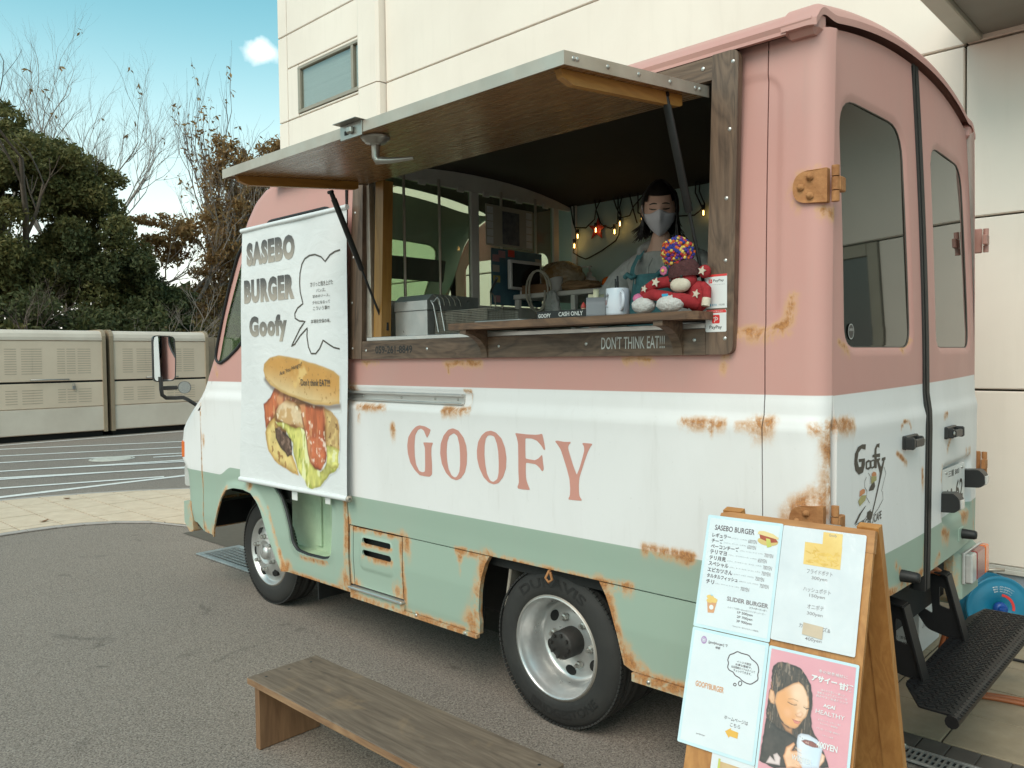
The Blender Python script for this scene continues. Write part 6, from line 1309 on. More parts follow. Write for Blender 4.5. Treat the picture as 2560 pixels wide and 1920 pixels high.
class Print:
    """a printed picture: colour per point of a fine grid, painted in layers with soft edges"""
    def __init__(s, u0, u1, v0, v1, cell, bg):
        s.nu = int((u1 - u0) / cell) + 1; s.nv = int((v1 - v0) / cell) + 1; U, V = np.meshgrid(np.linspace(u0, u1, s.nu), np.linspace(v0, v1, s.nv)); s.u = U.ravel(); s.v = V.ravel(); s.c = np.tile(np.array(bg, float), (len(s.u), 1)); s.a = np.zeros(len(s.u))
    def wob(s, amp, f, seed): return s.u + amp * (vnoise(s.u, s.v, f, seed) - .5), s.v + amp * (vnoise(s.u, s.v, f, seed + 9) - .5)
    def poly(s, pts, col, edge=None, ew=.02, soft=.002, wob=0, wf=20, nz=.0, nf=30, nsx=1., nsy=1., seed=1, grad=None, tex=None, alpha=1.0):
        x, y = s.wob(wob, wf, seed) if wob else (s.u, s.v)
        d = seg_dist(x, y, pts, True); ins = np_inside(x, y, pts); sd = np.where(ins, d, -d)
        m = sstep(sd / soft * .5 + .5) * alpha; C_ = np.tile(np.array(col, float), (len(s.u), 1))
        if grad is not None:      # (direction, from, to, colour at 'to')
            (gx, gy), g0, g1, c2 = grad; t = sstep((s.u * gx + s.v * gy - g0) / (g1 - g0))[:, None]; C_ = C_ * (1 - t) + np.array(c2) * t
        if edge is not None: t = sstep(sd / ew)[:, None]; C_ = np.array(edge) * (1 - t) + C_ * t
        if nz: C_ = C_ * (1 + nz * (fnoise(s.u, s.v, nf, seed, nsx, nsy) - .5) * 2)[:, None]
        if tex is not None: C_ = tex(s, C_)
        s.c = s.c * (1 - m[:, None]) + C_ * m[:, None]; s.a = np.maximum(s.a, m)
    def line(s, pts, w, col, alpha=1.0, soft=.5, wob=0, wf=30, seed=1):
        x, y = s.wob(wob, wf, seed) if wob else (s.u, s.v)
        d = seg_dist(x, y, pts); m = (alpha * sstep((w - d) / (w * soft)))[:, None]; s.c = s.c * (1 - m) + np.array(col) * m; s.a = np.maximum(s.a, m[:, 0])
    def build(s, name, mp, mat, parent, grow=1):
        keep = s.a.reshape(s.nv, s.nu) > .002
        for _ in range(grow): k = keep.copy(); k[1:] |= keep[:-1]; k[:-1] |= keep[1:]; k[:, 1:] |= keep[:, :-1]; k[:, :-1] |= keep[:, 1:]; keep = k
        I = np.arange(s.nu * s.nv).reshape(s.nv, s.nu); ok = keep[:-1, :-1] & keep[1:, :-1] & keep[:-1, 1:] & keep[1:, 1:]
        F = np.stack([I[:-1, :-1][ok], I[:-1, 1:][ok], I[1:, 1:][ok], I[1:, :-1][ok]], 1); used = np.unique(F); re_ = np.full(s.nu * s.nv, -1); re_[used] = np.arange(len(used))
        mb = MB(); P_ = mp(s.u[used], s.v[used]); mb.v = list(zip(*[np.asarray(p, float).tolist() for p in P_])); mb.f = re_[F].tolist(); mb.m = [0] * len(F); mb.sm = [True] * len(F)
        ob = mb.build(name, mat, parent); at = ob.data.attributes.new('print', 'FLOAT_COLOR', 'POINT'); at.data.foreach_set('color', np.concatenate([np.clip(s.c[used], 0, 1), np.ones((len(used), 1))], 1).astype(np.float32).ravel()); return ob
def print_mat(name, rough=.42, coat=0):
    m, nt, b = base_mat(name); at = ND(nt, 'ShaderNodeAttribute'); at.attribute_name = 'print'; LK(nt, at.outputs['Color'], b.inputs['Base Color']); b.inputs['Roughness'].default_value = rough; b.inputs['Coat Weight'].default_value = coat; b.inputs['Coat Roughness'].default_value = .08; return m
print_mat('printed_picture')
A_ = SIDE_ART
def gloss(thr, f, seed, col, sx=1., sy=1.):
    def t(s, C_):
        n_ = fnoise(s.u, s.v, f, seed, sx, sy); m = sstep((n_ - thr) / .09)[:, None]; return C_ * (1 - m) + np.array(col) * m
    return t
def chain(*fs):
    def t(s, C_):
        for f in fs: C_ = f(s, C_)
        return C_
    return t
pic = Print(-3.19, -2.43, .815, 1.56, .0042, (.71, .71, .705))
pic.poly([A_['bac1'][0], A_['bac2'][1], A_['bunr'][1], A_['bunr'][4], A_['tom'][3], A_['let'][8], A_['let'][22], A_['pat'][6], A_['bunlow'][1], A_['bac1'][7]], (.20, .09, .03), (.12, .05, .02), .02, .004, .01, 25, .4, 30, seed=2)
pic.poly(A_['bunlow'], (.70, .52, .20), (.46, .26, .07), .035, .005, .012, 25, .30, 22, seed=3, tex=gloss(.66, 30, 5, (.34, .17, .05)))
pic.poly(A_['bunr'], (.66, .47, .20), (.44, .24, .08), .04, .005, .012, 25, .30, 20, seed=4, tex=chain(gloss(.62, 16, 8, (.48, .30, .12)), gloss(.70, 40, 6, (.22, .11, .04))))
pic.poly(A_['egg'], (.70, .52, .32), (.42, .22, .09), .030, .006, .016, 25, .25, 18, seed=6, tex=chain(gloss(.60, 14, 7, (.56, .34, .15)), gloss(.68, 26, 9, (.80, .66, .46))))
pic.poly(A_['let'], (.60, .56, .16), (.34, .30, .06), .022, .005, .020, 22, .45, 26, 1.6, .5, 11, tex=chain(gloss(.60, 15, 12, (.78, .76, .40), 1.7, .45), gloss(.66, 22, 13, (.30, .33, .05), 1.8, .5)))
pic.poly(A_['let2'], (.66, .62, .20), (.40, .34, .08), .022, .005, .022, 22, .40, 30, seed=14, tex=gloss(.60, 20, 15, (.80, .77, .44)))
pic.poly(A_['pat'], (.115, .065, .045), (.030, .018, .012), .020, .005, .014, 35, .7, 55, seed=16, tex=gloss(.64, 48, 17, (.24, .15, .11)))
pic.poly(A_['bac1'], (.50, .14, .055), (.24, .050, .022), .022, .005, .014, 25, .40, 26, 2.2, .6, 18, tex=chain(gloss(.58, 13, 19, (.62, .27, .12), 2.0, .6), gloss(.70, 30, 20, (.84, .62, .48), 1.6, .8)))
pic.poly(A_['bac2'], (.48, .125, .050), (.20, .042, .018), .026, .005, .016, 22, .45, 24, 2.4, .5, 21, tex=chain(gloss(.57, 12, 22, (.60, .25, .11), 2.2, .5), gloss(.68, 28, 23, (.86, .66, .52), 1.4, .8)))
pic.poly(A_['tom'], (.58, .16, .07), (.40, .09, .04), .03, .012, .012, 22, .30, 30, seed=24, alpha=.75, tex=gloss(.66, 34, 25, (.90, .74, .62)))
pic.line([tuple(p) for p in A_['bac2'][7:]], .010, (.16, .035, .015), .7, .9, .01, 30, 3)
bun_ = [tuple(p) for p in A_['bun']]
pic.line([(p[0], p[1] - .008) for p in bun_[10:]], .030, (.10, .045, .020), .75, .95, .008, 30, 4)
pic.poly(bun_, (.74, .60, .34), (.52, .30, .09), .022, .004, .006, 15, .12, 12, seed=26, grad=((.18, 1.), .72, .93, (.55, .275, .065)), tex=chain(gloss(.64, 7, 27, (.70, .46, .17)), gloss(.72, 50, 28, (.40, .20, .05))))
pic.line([(-3.115, 1.385), (-3.02, 1.335), (-2.90, 1.305), (-2.75, 1.285), (-2.60, 1.282)], .007, (.50, .30, .10), .55, .9, .006, 20, 5)
pic.build('burger_picture', lambda u, v: (u, ban_y(u, v) - .0016, v), 'printed_picture', BAN)
bm_ = lambda u, v, t: (u, float(ban_y(u, v)) - .0022 - t, v)

def btext(key, body, mat, bold=0, off=0, shear=0):
    (xa, za), (xb, zb) = SIDE_ART['tx_' + key]; q = MB(); q.text(body, bm_, xa, min(za, zb), xb, max(za, zb) + (.012 if bold > .03 else 0), off, bold=bold, shear=shear, space=1.16 if bold > .03 else 1.0); q.build('lettering', mat, BAN)
btext('SASEBO', 'SASEBO', 'sasebo_ink', .068); btext('BURGER', 'BURGER', 'burger_ink', .068); btext('Goofy', 'Goofy', 'goofy_ink', .062)
for k_, s in (('t1', 'カリっと焼き上げた'), ('t2', 'バンズ。'), ('t3', '甘めのソース。'), ('t4', 'クセになるって'), ('t5', 'こういう事!!!'), ('t6', '本場佐世保の味。')): btext(k_, s, 'print_brown', .004)
btext('think', "Don't think EAT!!!", 'print_brown', .008, .003)
vs, fs = text_faces('Are You Hungry?', .006); bx = max(p[0] for p in vs)
q = MB(); q.add([bm_(-3.005 + .225 * p[0] / bx, 1.412 + .055 * p[0] / bx + .030 * p[1], .003) for p in vs], fs); q.build('lettering', 'print_brown', BAN)
q = MB(); q.stroke(resample(SIDE_ART['bub'], .02, False), .008, bm_); q.build('speech_bubble', 'print_brown', BAN)
q = MB(); q.tube([(bq[0][0] - .004, -.056, bq[0][1]), (bq[1][0] + .004, -.056, bq[1][1])], .013, 12); q.build('top_rod', 'banner_cloth', BAN)
q = MB(); q.tube([(bq[3][0] - .004, -.056, bq[3][1]), (bq[2][0] + .004, -.056, bq[2][1])], .014, 12); rd = q.build('bottom_rod', 'banner_cloth', BAN)
q = MB(); q.lathe([(.006, 0), (.017, 0), (.017, .010), (.006, .012)], (bq[2][0] + .004, -.056, bq[2][1]), (1, 0, 0), 16); q.build('end_ring', 'alu_dull', rd)
for k_ in ('tape1', 'tape2'):
    (xa, za), (xb, zb) = SIDE_ART['tx_' + k_]; q = MB(); q.box((xa, -.046, zb - .012), (xb, -.045, .80)); q.build('tape_strip', 'white_paint', BAN)

# ------------------------------------------------------------------ bench
wood('bench_top', (.200, .145, .102), (.098, .068, .047), 'x', 7, .62, k=18, bmp=.5, wear=(.24, .16, .095))
wood('bench_side', (.30, .165, .082), (.19, .095, .045), 'x', 7, .6, bmp=.25); wood('bench_leg', (.27, .145, .072), (.16, .080, .038), 'z', 7, .6, bmp=.25)
wood('bench_edge', (.36, .215, .115), (.17, .085, .042), 'x', 12, .6, bmp=.3)
bn = thing('wooden_bench', 'low worn wooden bench standing in front of the truck', 'bench', (-1.25, -.72, 0))
q = MB(); q.box((-1.915, -.872, .2465), (-.585, -.563, .272), .003); q.build('seat', 'bench_top', bn)
q = MB(); q.box((-1.9145, -.8735, .2475), (-.5855, -.8722, .270)); q.build('edge_strip', 'bench_edge', bn)
for x in (-1.880, -.650):
    q = MB(); q.box((x, -.862, 0.001), (x + .030, -.590, .246), .003); q.build('leg', 'bench_leg', bn)
q = MB(); q.box((-1.849, -.735, .130), (-.651, -.705, .246), .003); q.build('stretcher', 'bench_side', bn)
for x in (-1.865, -.635):
    for y in (-.82, -.72, -.62): q = MB(); q.lathe([(0, .0006), (.0055, .0004), (.006, 0)], (x, y, .272), n=10); q.build('screw', 'print_black', bn)

# ------------------------------------------------------------------ A-frame signboard
wood('sign_wood', (.52, .245, .075), (.36, .150, .040), 'z', 6, .45, bmp=.15); wood('sign_wood_top', (.50, .23, .075), (.34, .14, .038), 'x', 6, .45, bmp=.15)
SP1 = Vector((-.2358, -.3171, 1.0323)); Su = Vector((.9982, .06, 0)); Sd = Vector((.0188, -.3128, -.9496)); Sn = -Vector((-.0569, .9479, -.3134))
def SM(u, v, t): p = SP1 + Su * u + Sd * v + Sn * t; return (p.x, p.y, p.z)
sg = thing('a_frame_sign', 'orange wooden A-frame menu board with four laminated sheets by the rear corner', 'signboard', (-.02, -.45, 0))
q = MB(); q.prism([(.026, .045), (.455, .045), (.455, 1.083), (.026, 1.083)], SM, -.006, -.020); q.build('front_board', 'sign_wood', sg)
q = MB(); q.prism([(.036, -.010), (.062, -.016), (.456, -.012), (.456, .045), (.026, .045)], SM, -.004, -.028); q.build('top_rail', 'sign_wood_top', sg)
Sd2 = Vector((-.018, .325, -.9496)).normalized(); Sn2 = Vector((.056, .9479, .3134))
def SM2(u, v, t): p = SP1 + Vector((0, .028, .012)) + Su * u + Sd2 * v + Sn2 * t; return (p.x, p.y, p.z)
for u0 in (.030, .402):
    q = MB(); q.prism([(u0, 0), (u0 + .054, 0), (u0 + .054, 1.085), (u0, 1.085)], SM2, 0, .024); q.build('rear_leg', 'sign_wood', sg)
q = MB(); q.prism([(.084, .05), (.402, .05), (.402, 1.0), (.084, 1.0)], SM2, .006, .014); q.build('rear_board', 'sign_wood', sg)
for u0 in (.10, .34):
    q = MB(); q.box((-.02, -.012, -.002), (.02, .012, .002), .001, at=SM(u0, -.014, -.030)); q.build('hinge', 'bolt_steel', sg)
def lam(name, c, c2, edge=False):
    m, nt, b = base_mat(name); v = coords(nt)
    LK(nt, ramp(nt, noise(nt, v, 9, 3), [(.3, c2), (.7, c)]), b.inputs['Base Color']); b.inputs['Roughness'].default_value = .35
    b.inputs['Coat Weight'].default_value = .8; b.inputs['Coat Roughness'].default_value = .06
    cb = ND(nt, 'ShaderNodeBump'); cb.inputs['Strength'].default_value = .35; cb.inputs['Distance'].default_value = .012
    LK(nt, noise(nt, coords(nt, (1.8, 1, 1)), 14, 4, .55, 1.2), cb.inputs['Height']); LK(nt, cb.outputs[0], b.inputs['Coat Normal']); return m
lam('laminate_edge', (.56, .70, .74), (.50, .65, .70)); lam('menu_paper', (.68, .70, .715), (.63, .66, .68)); lam('sleeve_paper', (.68, .685, .70), (.60, .61, .63)); lam('pink_paper', (.72, .335, .375), (.68, .30, .345))
pm('menu_ink', (.10, .070, .080), None, 6, .5); pm('menu_ink_soft', (.26, .23, .24), None, 6, .5); pm('menu_orange', (.66, .33, .17), None, 6, .5); pm('menu_yellow', (.74, .42, .08), (.70, .38, .06), 6, .5); pm('menu_lilac', (.42, .27, .47), None, 6, .5); pm('fries_paper', (.78, .56, .20), (.72, .47, .14), 20, .5); pm('fries', (.78, .52, .13), (.62, .36, .07), 40, .5); pm('patch_paper', (.66, .52, .38), None, 8, .6)
pm('photo_hair', (.10, .062, .045), (.045, .028, .022), 26, .45, stretch=(2.5, 1, .6)); pm('photo_skin', (.78, .42, .22), (.66, .29, .12), 9, .5); pm('photo_skin_dark', (.52, .19, .085), None, 9, .5); pm('photo_coat', (.055, .040, .036), (.03, .022, .020), 14, .6); pm('photo_mug', (.66, .66, .69), (.58, .60, .66), 9, .4); pm('photo_cocoa', (.28, .085, .070), None, 20, .4); pm('photo_pinkish', (.66, .52, .50), None, 8, .5)
def sheet(nm, s0, t0, s1, t1, edge, core, lift, label, margin=.008):
    q = MB(); q.prism(rrect(s0, t0, s1, t1, .004, 3), SM, lift, lift - .0012, 0); q.prism([(s0 + margin, t0 + margin), (s1 - margin, t0 + margin), (s1 - margin, t1 - margin), (s0 + margin, t1 - margin)], SM, lift + .0004, None, 1)
    o = q.build(nm, [edge, core], sg); o['label'] = label; return o
def stext(o, items, mats):
    """items: (text, s, t_baseline, height, width or None, mat index, bold)"""
    q = MB()
    for body, s, t, h, w, mi, bold in items:
        vs, fs = text_faces(body, bold); x0 = min(p[0] for p in vs); x1 = max(p[0] for p in vs); y0 = min(p[1] for p in vs); y1 = max(p[1] for p in vs)
        sy = h / (y1 - y0); sx = sy if w is None else w / (x1 - x0)
        q.add([SM(s + (p[0] - x0) * sx, t - (p[1] - y0) * sy, LIFT + .0010) for p in vs], fs, mi)
    q.build('lettering', mats, o)
LIFT = .0
s1_ = sheet('menu_sheet', .0, .0, .2212, .3155, 'laminate_edge', 'menu_paper', LIFT, 'burger menu sheet at the upper left')
it = [('SASEBO BURGER', .026, .0410, .0150, .118, 0, .012)]
names = ['レギュラー', 'チーズ', 'ベーコンチーズ', 'テリマヨ', 'テリ月見', 'スペシャル', 'エビカツさん', 'タルタルフィッシュ', 'チリ']
subs = ['(パティ、レタス)', '(パティ、チーズ、レタス)', '(パティ、ベーコン、チーズ、レタス)', '(パティ、テリヤキソース、レタス)', '(パティ、テリヤキソース、タマゴ、レタス)', '(パティ、チーズ、タマゴ、ベーコン、レタス)', '(エビカツ、レタス、タルタル)', '(白身フライ、レタス、タルタル)', '(パティ、チリソース、チーズ、レタス)']
tl = [.0621, .0779, .0935, .1098, .1265, .1430, .1597, .1765, .1935]; wd = [.056, .034, .084, .050, .050, .060, .074, .092, .024]
pr_ = [('600YEN', .1291), ('650YEN', .1286), ('700YEN', .1792), ('650YEN', .1631), ('700YEN', .1797), ('750YEN', .1777), ('750YEN', .1620), ('750YEN', .1768), ('700YEN', .1242)]
for i in range(9):
    it.append((names[i], .021, tl[i], .0125 if i != 7 else .0115, wd[i], 0, .022)); xs = .021 + wd[i] + .004; xe = pr_[i][1] - .005
    if xe - xs > .012: it.append((subs[i], xs, tl[i] - .002, .0040, xe - xs, 1, 0))
    it.append((pr_[i][0], pr_[i][1], tl[i] + .003, .0105, .0245, 1, .004))
it += [('SLIDER BURGER', .089, .2300, .0120, .118, 1, .03), ('スライダーバーガー', .155, .2395, .0055, .050, 0, .012), ('小さくて可愛い35mmのスライダーバーガー', .094, .2490, .0048, .108, 1, 0), ('1P 500yen', .1234, .2605, .0085, .044, 0, .01), ('2P 700yen', .1238, .2720, .0085, .044, 0, .01), ('3P 900yen', .1240, .2835, .0085, .044, 0, .01), ('*35mmスター型のオモチャに御使用。', .1145, .2955, .0040, .075, 1, 0)]
stext(s1_, it, ['menu_ink', 'menu_ink_soft'])
q = MB(); e = lambda cx, cy, rx, ry, n=20, a0=0, a1=2 * PI: [(cx + rx * math.cos(a0 + (a1 - a0) * i / n), cy + ry * math.sin(a0 + (a1 - a0) * i / n)) for i in range(n)]
q.flat(e(.184, .053, .029, .012), SM, LIFT + .0010, 1); q.flat([(.158, .036), (.172, .034), (.205, .042), (.212, .052), (.190, .056), (.162, .048)], SM, LIFT + .0012, 2); q.flat([(.178, .045), (.190, .046), (.196, .066), (.184, .070)], SM, LIFT + .0014, 3); q.flat([(.153, .036), (.156, .028), (.170, .026), (.196, .031), (.213, .040), (.212, .045), (.180, .040)], SM, LIFT + .0016, 0)
q.build('burger_picture', ['bun_print', 'bun_low_print', 'bacon_print', 'lettuce_print'], s1_)
q = MB(); q.flat([(.031, .236), (.062, .232), (.056, .270), (.038, .272)], SM, LIFT + .0010, 0); q.flat(e(.040, .229, .011, .006), SM, LIFT + .0012, 1); q.flat(e(.052, .236, .010, .007), SM, LIFT + .0013, 1); q.flat(e(.040, .239, .010, .006), SM, LIFT + .0014, 1); q.flat(e(.047, .256, .0065, .0065), SM, LIFT + .0014, 2); q.flat([(.040, .221), (.047, .220), (.046, .226), (.041, .226)], SM, LIFT + .0012, 3)
q.build('cup_picture', ['menu_orange', 'fries_paper', 'sticker_white', 'laminate_edge'], s1_)
LIFT = .0012
s2_ = sheet('fries_sheet', .2226, .003, .4376, .3055, 'sleeve_paper', 'sleeve_paper', LIFT, 'fries menu sheet in a crinkled clear sleeve at the upper right')
q = MB(); q.flat([(.285, .040), (.381, .040), (.3815, .0995), (.2865, .0985)], SM, LIFT + .0008, 0); q.flat([(.330, .008), (.3795, .008), (.3805, .060), (.331, .060)], SM, LIFT + .0009, 0)
for i in range(46):
    a = rng.uniform(0, PI); cx, cy = rng.uniform(.296, .372), rng.uniform(.055, .093); L = rng.uniform(.006, .013); q.stroke([(cx - L * math.cos(a), cy - L * .6 * math.sin(a)), (cx + L * math.cos(a), cy + L * .6 * math.sin(a))], .0028, SM, LIFT + .0010 + i * .00001, 1)
q.build('fries_picture', ['fries_paper', 'fries'], s2_)
stext(s2_, [('Goofy', .345, .020, .009, .020, 0, .004), ('フライドポテト', .298, .1205, .0125, .066, 0, .002), ('300yen', .312, .1365, .0105, .040, 0, .002), ('ハッシュポテト', .294, .1675, .0125, .070, 0, .002), ('150yen', .311, .1820, .0105, .040, 0, .002), ('オニポテ', .309, .2100, .0125, .042, 0, .002), ('300yen', .310, .2275, .0105, .040, 0, .002), ('カリ　　　ズ&', .293, .2605, .0115, .080, 0, .002), ('400yen', .312, .2915, .0105, .042, 0, .002)], ['menu_ink_soft'])
q = MB(); q.prism([(.3045, .2465), (.3550, .2490), (.3550, .2800), (.3038, .2762)], SM, LIFT + .0030, LIFT + .0016); q.build('paper_patch', 'patch_paper', s2_)
LIFT = .0004
s3_ = sheet('social_sheet', .0, .3175, .2205, .6250, 'laminate_edge', 'menu_paper', LIFT, 'laminated sheet with a thought bubble at the lower left')
stext(s3_, [('[goofyburger] で', .0528, .3535, .0085, .056, 0, .012), ('検索', .0745, .3625, .0065, .014, 0, .01), ('GOOFYBURGER', .031, .4715, .0150, .083, 1, .03), ('ホームページは', .1245, .5335, .0095, .066, 0, .004), ('こちら', .143, .5475, .0095, .028, 0, .004), ('インスタ限定', .140, .3850, .0062, .040, 0, .008), ('お得な情報や、', .137, .3930, .0062, .046, 0, .008), ('出店情報をリアルタイムで', .1265, .4010, .0062, .066, 0, .008), ('チェックできます。', .1335, .4090, .0062, .050, 0, .008), ('goofyburger', .052, .5925, .0045, .026, 0, 0)], ['menu_ink', 'menu_orange'])
q = MB(); q.flat(e(.0384, .3468, .0085, .0105), SM, LIFT + .0010, 0); q.flat(rrect(.0334, .3415, .0434, .3520, .003), SM, LIFT + .0012, 1, [rrect(.0346, .3427, .0422, .3508, .002)]); q.flat(e(.0384, .3468, .0026, .0026, 14), SM, LIFT + .0013, 1); q.build('camera_icon', ['menu_lilac', 'menu_paper'], s3_)
q = MB(); q.stroke(round_poly(SIGN_ART['cloud'], .006, 3), .0026, SM, LIFT + .0010, 0, True); q.stroke(round_poly(SIGN_ART['cl2'], .003, 3), .0022, SM, LIFT + .0010, 0, True); q.stroke(round_poly(SIGN_ART['cl3'], .003, 3), .0022, SM, LIFT + .0010, 0, True); q.build('thought_bubble', 'menu_ink', s3_)
q = MB(); q.flat([(.1314, .5634), (.1468, .5511), (.1467, .5555), (.1677, .5573), (.1674, .5726), (.1461, .5720), (.1438, .5770)], SM, LIFT + .0010); q.build('arrow', 'menu_yellow', s3_)
LIFT = .0020
s4_ = sheet('winter_poster', .2225, .3215, .4500, .6350, 'laminate_edge', 'pink_paper', LIFT, 'pink poster of a girl with a mug at the lower right', .007)
g_p = {k: [(min(max(p[0], .2300), .4425), min(max(p[1], .329), .6280)) for p in v] for k, v in SIGN_ART.items()}
gp = Print(.2295, .4430, .3285, .6280, .00125, (.72, .335, .375))
gp.poly(g_p['p_hair'], (.070, .046, .036), (.035, .022, .018), .008, .0012, .003, 120, .6, 200, 1.8, .35, 31, tex=gloss(.66, 130, 32, (.24, .15, .10), 1.8, .3))
gp.poly(g_p['p_body'], (.060, .045, .040), (.030, .022, .020), .008, .0012, .003, 100, .4, 70, seed=33)
gp.poly(g_p['p_neck'], (.52, .24, .11), (.28, .12, .06), .006, .0015, 0, 1, .1, 60, seed=34)
gp.poly(g_p['p_ear'], (.76, .42, .24), (.56, .24, .11), .004, .001, 0, 1, .1, 60, seed=35); gp.line([(.2375, .412), (.2430, .420), (.2435, .430)], .0018, (.48, .20, .10), .8, .9)
gp.poly(g_p['p_face'], (.80, .52, .35), (.60, .28, .13), .006, .0012, .0015, 120, .06, 50, seed=36, grad=((-1., .55), -.085, -.035, (.74, .34, .14)))
fc = np.mean(g_p['p_face'], 0)
for dx, dy, r_, cl, al in ((-.012, .018, .018, (.84, .44, .26), .5), (.016, .010, .010, (.88, .64, .48), .6), (.004, -.030, .020, (.86, .60, .42), .55), (.012, .030, .008, (.86, .58, .42), .5)): gp.line([(fc[0] + dx, fc[1] + dy), (fc[0] + dx + .0005, fc[1] + dy)], r_, cl, al, 1.0)
gp.poly(g_p['p_nose'], (.84, .52, .36), (.66, .32, .18), .005, .003, 0, 1, 0, 1, seed=37, alpha=.8); gp.line([tuple(g_p['p_nose'][2]), tuple(g_p['p_nose'][3]), tuple(g_p['p_nose'][4])], .0016, (.50, .22, .12), .7, .9)
for k_, w_ in (('p_eye1', .0014), ('p_eye2', .0013)): gp.line(g_p[k_][:4], w_, (.06, .03, .02), .95, .7); gp.line([(p[0], p[1] - .004) for p in g_p[k_][:4]], .0022, (.60, .30, .16), .5, 1.0)
gp.line(g_p['p_brow'][:3], .0018, (.28, .14, .08), .6, .9)
gp.poly(g_p['p_lip'], (.66, .22, .17), (.50, .13, .10), .002, .001, 0, 1, .1, 90, seed=38); gp.line([g_p['p_lip'][0], ((g_p['p_lip'][0][0] + g_p['p_lip'][2][0]) / 2, (g_p['p_lip'][0][1] + g_p['p_lip'][2][1]) / 2 + .002), g_p['p_lip'][2]], .0008, (.28, .06, .05), .9, .8)
gp.poly(g_p['p_fringe'], (.10, .066, .050), (.06, .04, .03), .004, .002, .003, 140, .6, 220, 1.6, .4, 39, alpha=.85, tex=gloss(.62, 150, 40, (.30, .20, .14), 1.8, .3))
for i in range(26):
    a = rng.uniform(0, 1); x0 = .238 + .095 * a; gp.line([(x0, .372 + .02 * abs(a - .4)), (x0 - .004 + .012 * a, .43), (x0 - .012 + .02 * a, .50 + rng.uniform(0, .03))], .0006, (.26, .17, .12) if i % 3 else (.50, .38, .30), .35, .9, .003, 60, i) if (a < .22 or a > .8) else gp.line([(.268 + .02 * a, .350 + .01 * a), (.262 + .035 * a, .372 + .02 * a)], .0006, (.36, .26, .20), .4, .9)
gp.poly(g_p['p_hand'], (.82, .48, .30), (.62, .26, .12), .006, .0012, .002, 100, .12, 60, seed=41); gp.poly(g_p['p_hand2'], (.84, .58, .44), (.66, .34, .20), .005, .0012, .001, 100, .1, 60, seed=42)
gp.poly(g_p['p_mug'], (.70, .70, .735), (.52, .53, .60), .008, .001, 0, 1, .05, 40, seed=43, grad=((1., 0.), .325, .372, (.58, .66, .76)))
gp.poly(g_p['p_drink'], (.30, .10, .085), (.18, .055, .045), .004, .001, 0, 1, .3, 150, seed=44, tex=gloss(.66, 160, 45, (.55, .32, .28)))
hx, hy_ = np.mean(g_p['p_hand'], 0)
for i in range(4): gp.line([(hx + .000 + .003 * i, hy_ - .012 + .011 * i), (hx + .018 + .002 * i, hy_ - .008 + .011 * i)], .0012, (.52, .22, .11), .7, .9); gp.line([(hx + .004 + .003 * i, hy_ - .017 + .011 * i), (hx + .016 + .002 * i, hy_ - .014 + .011 * i)], .004, (.88, .56, .38), .5, 1.0)
gp.poly(g_p['p_collar'], (.66, .52, .50), (.46, .34, .33), .004, .001, 0, 1, .1, 60, seed=46)
for i in range(7): x0 = .314 + .006 * i; gp.line([(x0, .517 + .0022 * i), (x0 + .002, .519 + .0022 * i)], .0010, (.10, .09, .10), .9, .6)
print_mat('printed_poster', .35, .8)
def SMv(u, v, t): return tuple(SP1[i] + Su[i] * u + Sd[i] * v + Sn[i] * t for i in range(3))
gp.build('girl_picture', lambda u, v: SMv(u, v, LIFT + .0012), 'printed_poster', s4_)
LIFT = .0042
stext(s4_, [('冬の栄養補給に', .356, .3600, .0080, .070, 0, .002), ('アサイー', .3400, .3830, .0155, .063, 0, .05), ('甘酒', .4075, .3880, .0165, .034, 0, .05), ('ほんのり甘い・優しい', .366, .4025, .0058, .058, 0, 0), ('酵素たっぷりスムージーを', .358, .4105, .0058, .072, 0, 0), ('飲みやすい甘酒ドリンク', .356, .4185, .0058, .076, 0, 0), ('AÇAÍ', .3752, .4400, .0115, .030, 0, .04), ('HEALTHY', .3585, .4570, .0100, .070, 0, .006), ('ポリフェノール・ビタミン・鉄分', .366, .4720, .0040, .055, 0, 0), ('カルシウム・食物繊維', .372, .4800, .0040, .042, 0, 0), ('アミノ酸・ブドウ糖・酵素など', .364, .4930, .0040, .058, 0, 0), ('アサイー×甘酒', .380, .5060, .0040, .026, 0, 0), ('400YEN', .3690, .5350, .0150, .050, 0, .03), ('WINTER', .3120, .5800, .0120, .050, 0, .008)], ['sticker_white'])
q = MB(); q.prism([(.1030, .6245), (.2200, .6245), (.2200, .92), (.1030, .92)], SM, -.0015, -.0026, 0); q.flat([(.124, .640), (.219, .640), (.219, .90), (.124, .90)], SM, -.0012, 1); q.flat([(.1225, .634), (.128, .634), (.130, .70), (.1225, .70)], SM, -.0011, 2)
s5_ = q.build('lower_sheet', ['sleeve_paper', 'egg_print', 'lettuce_print'], sg); s5_['label'] = 'partly hidden sheet at the bottom of the board'

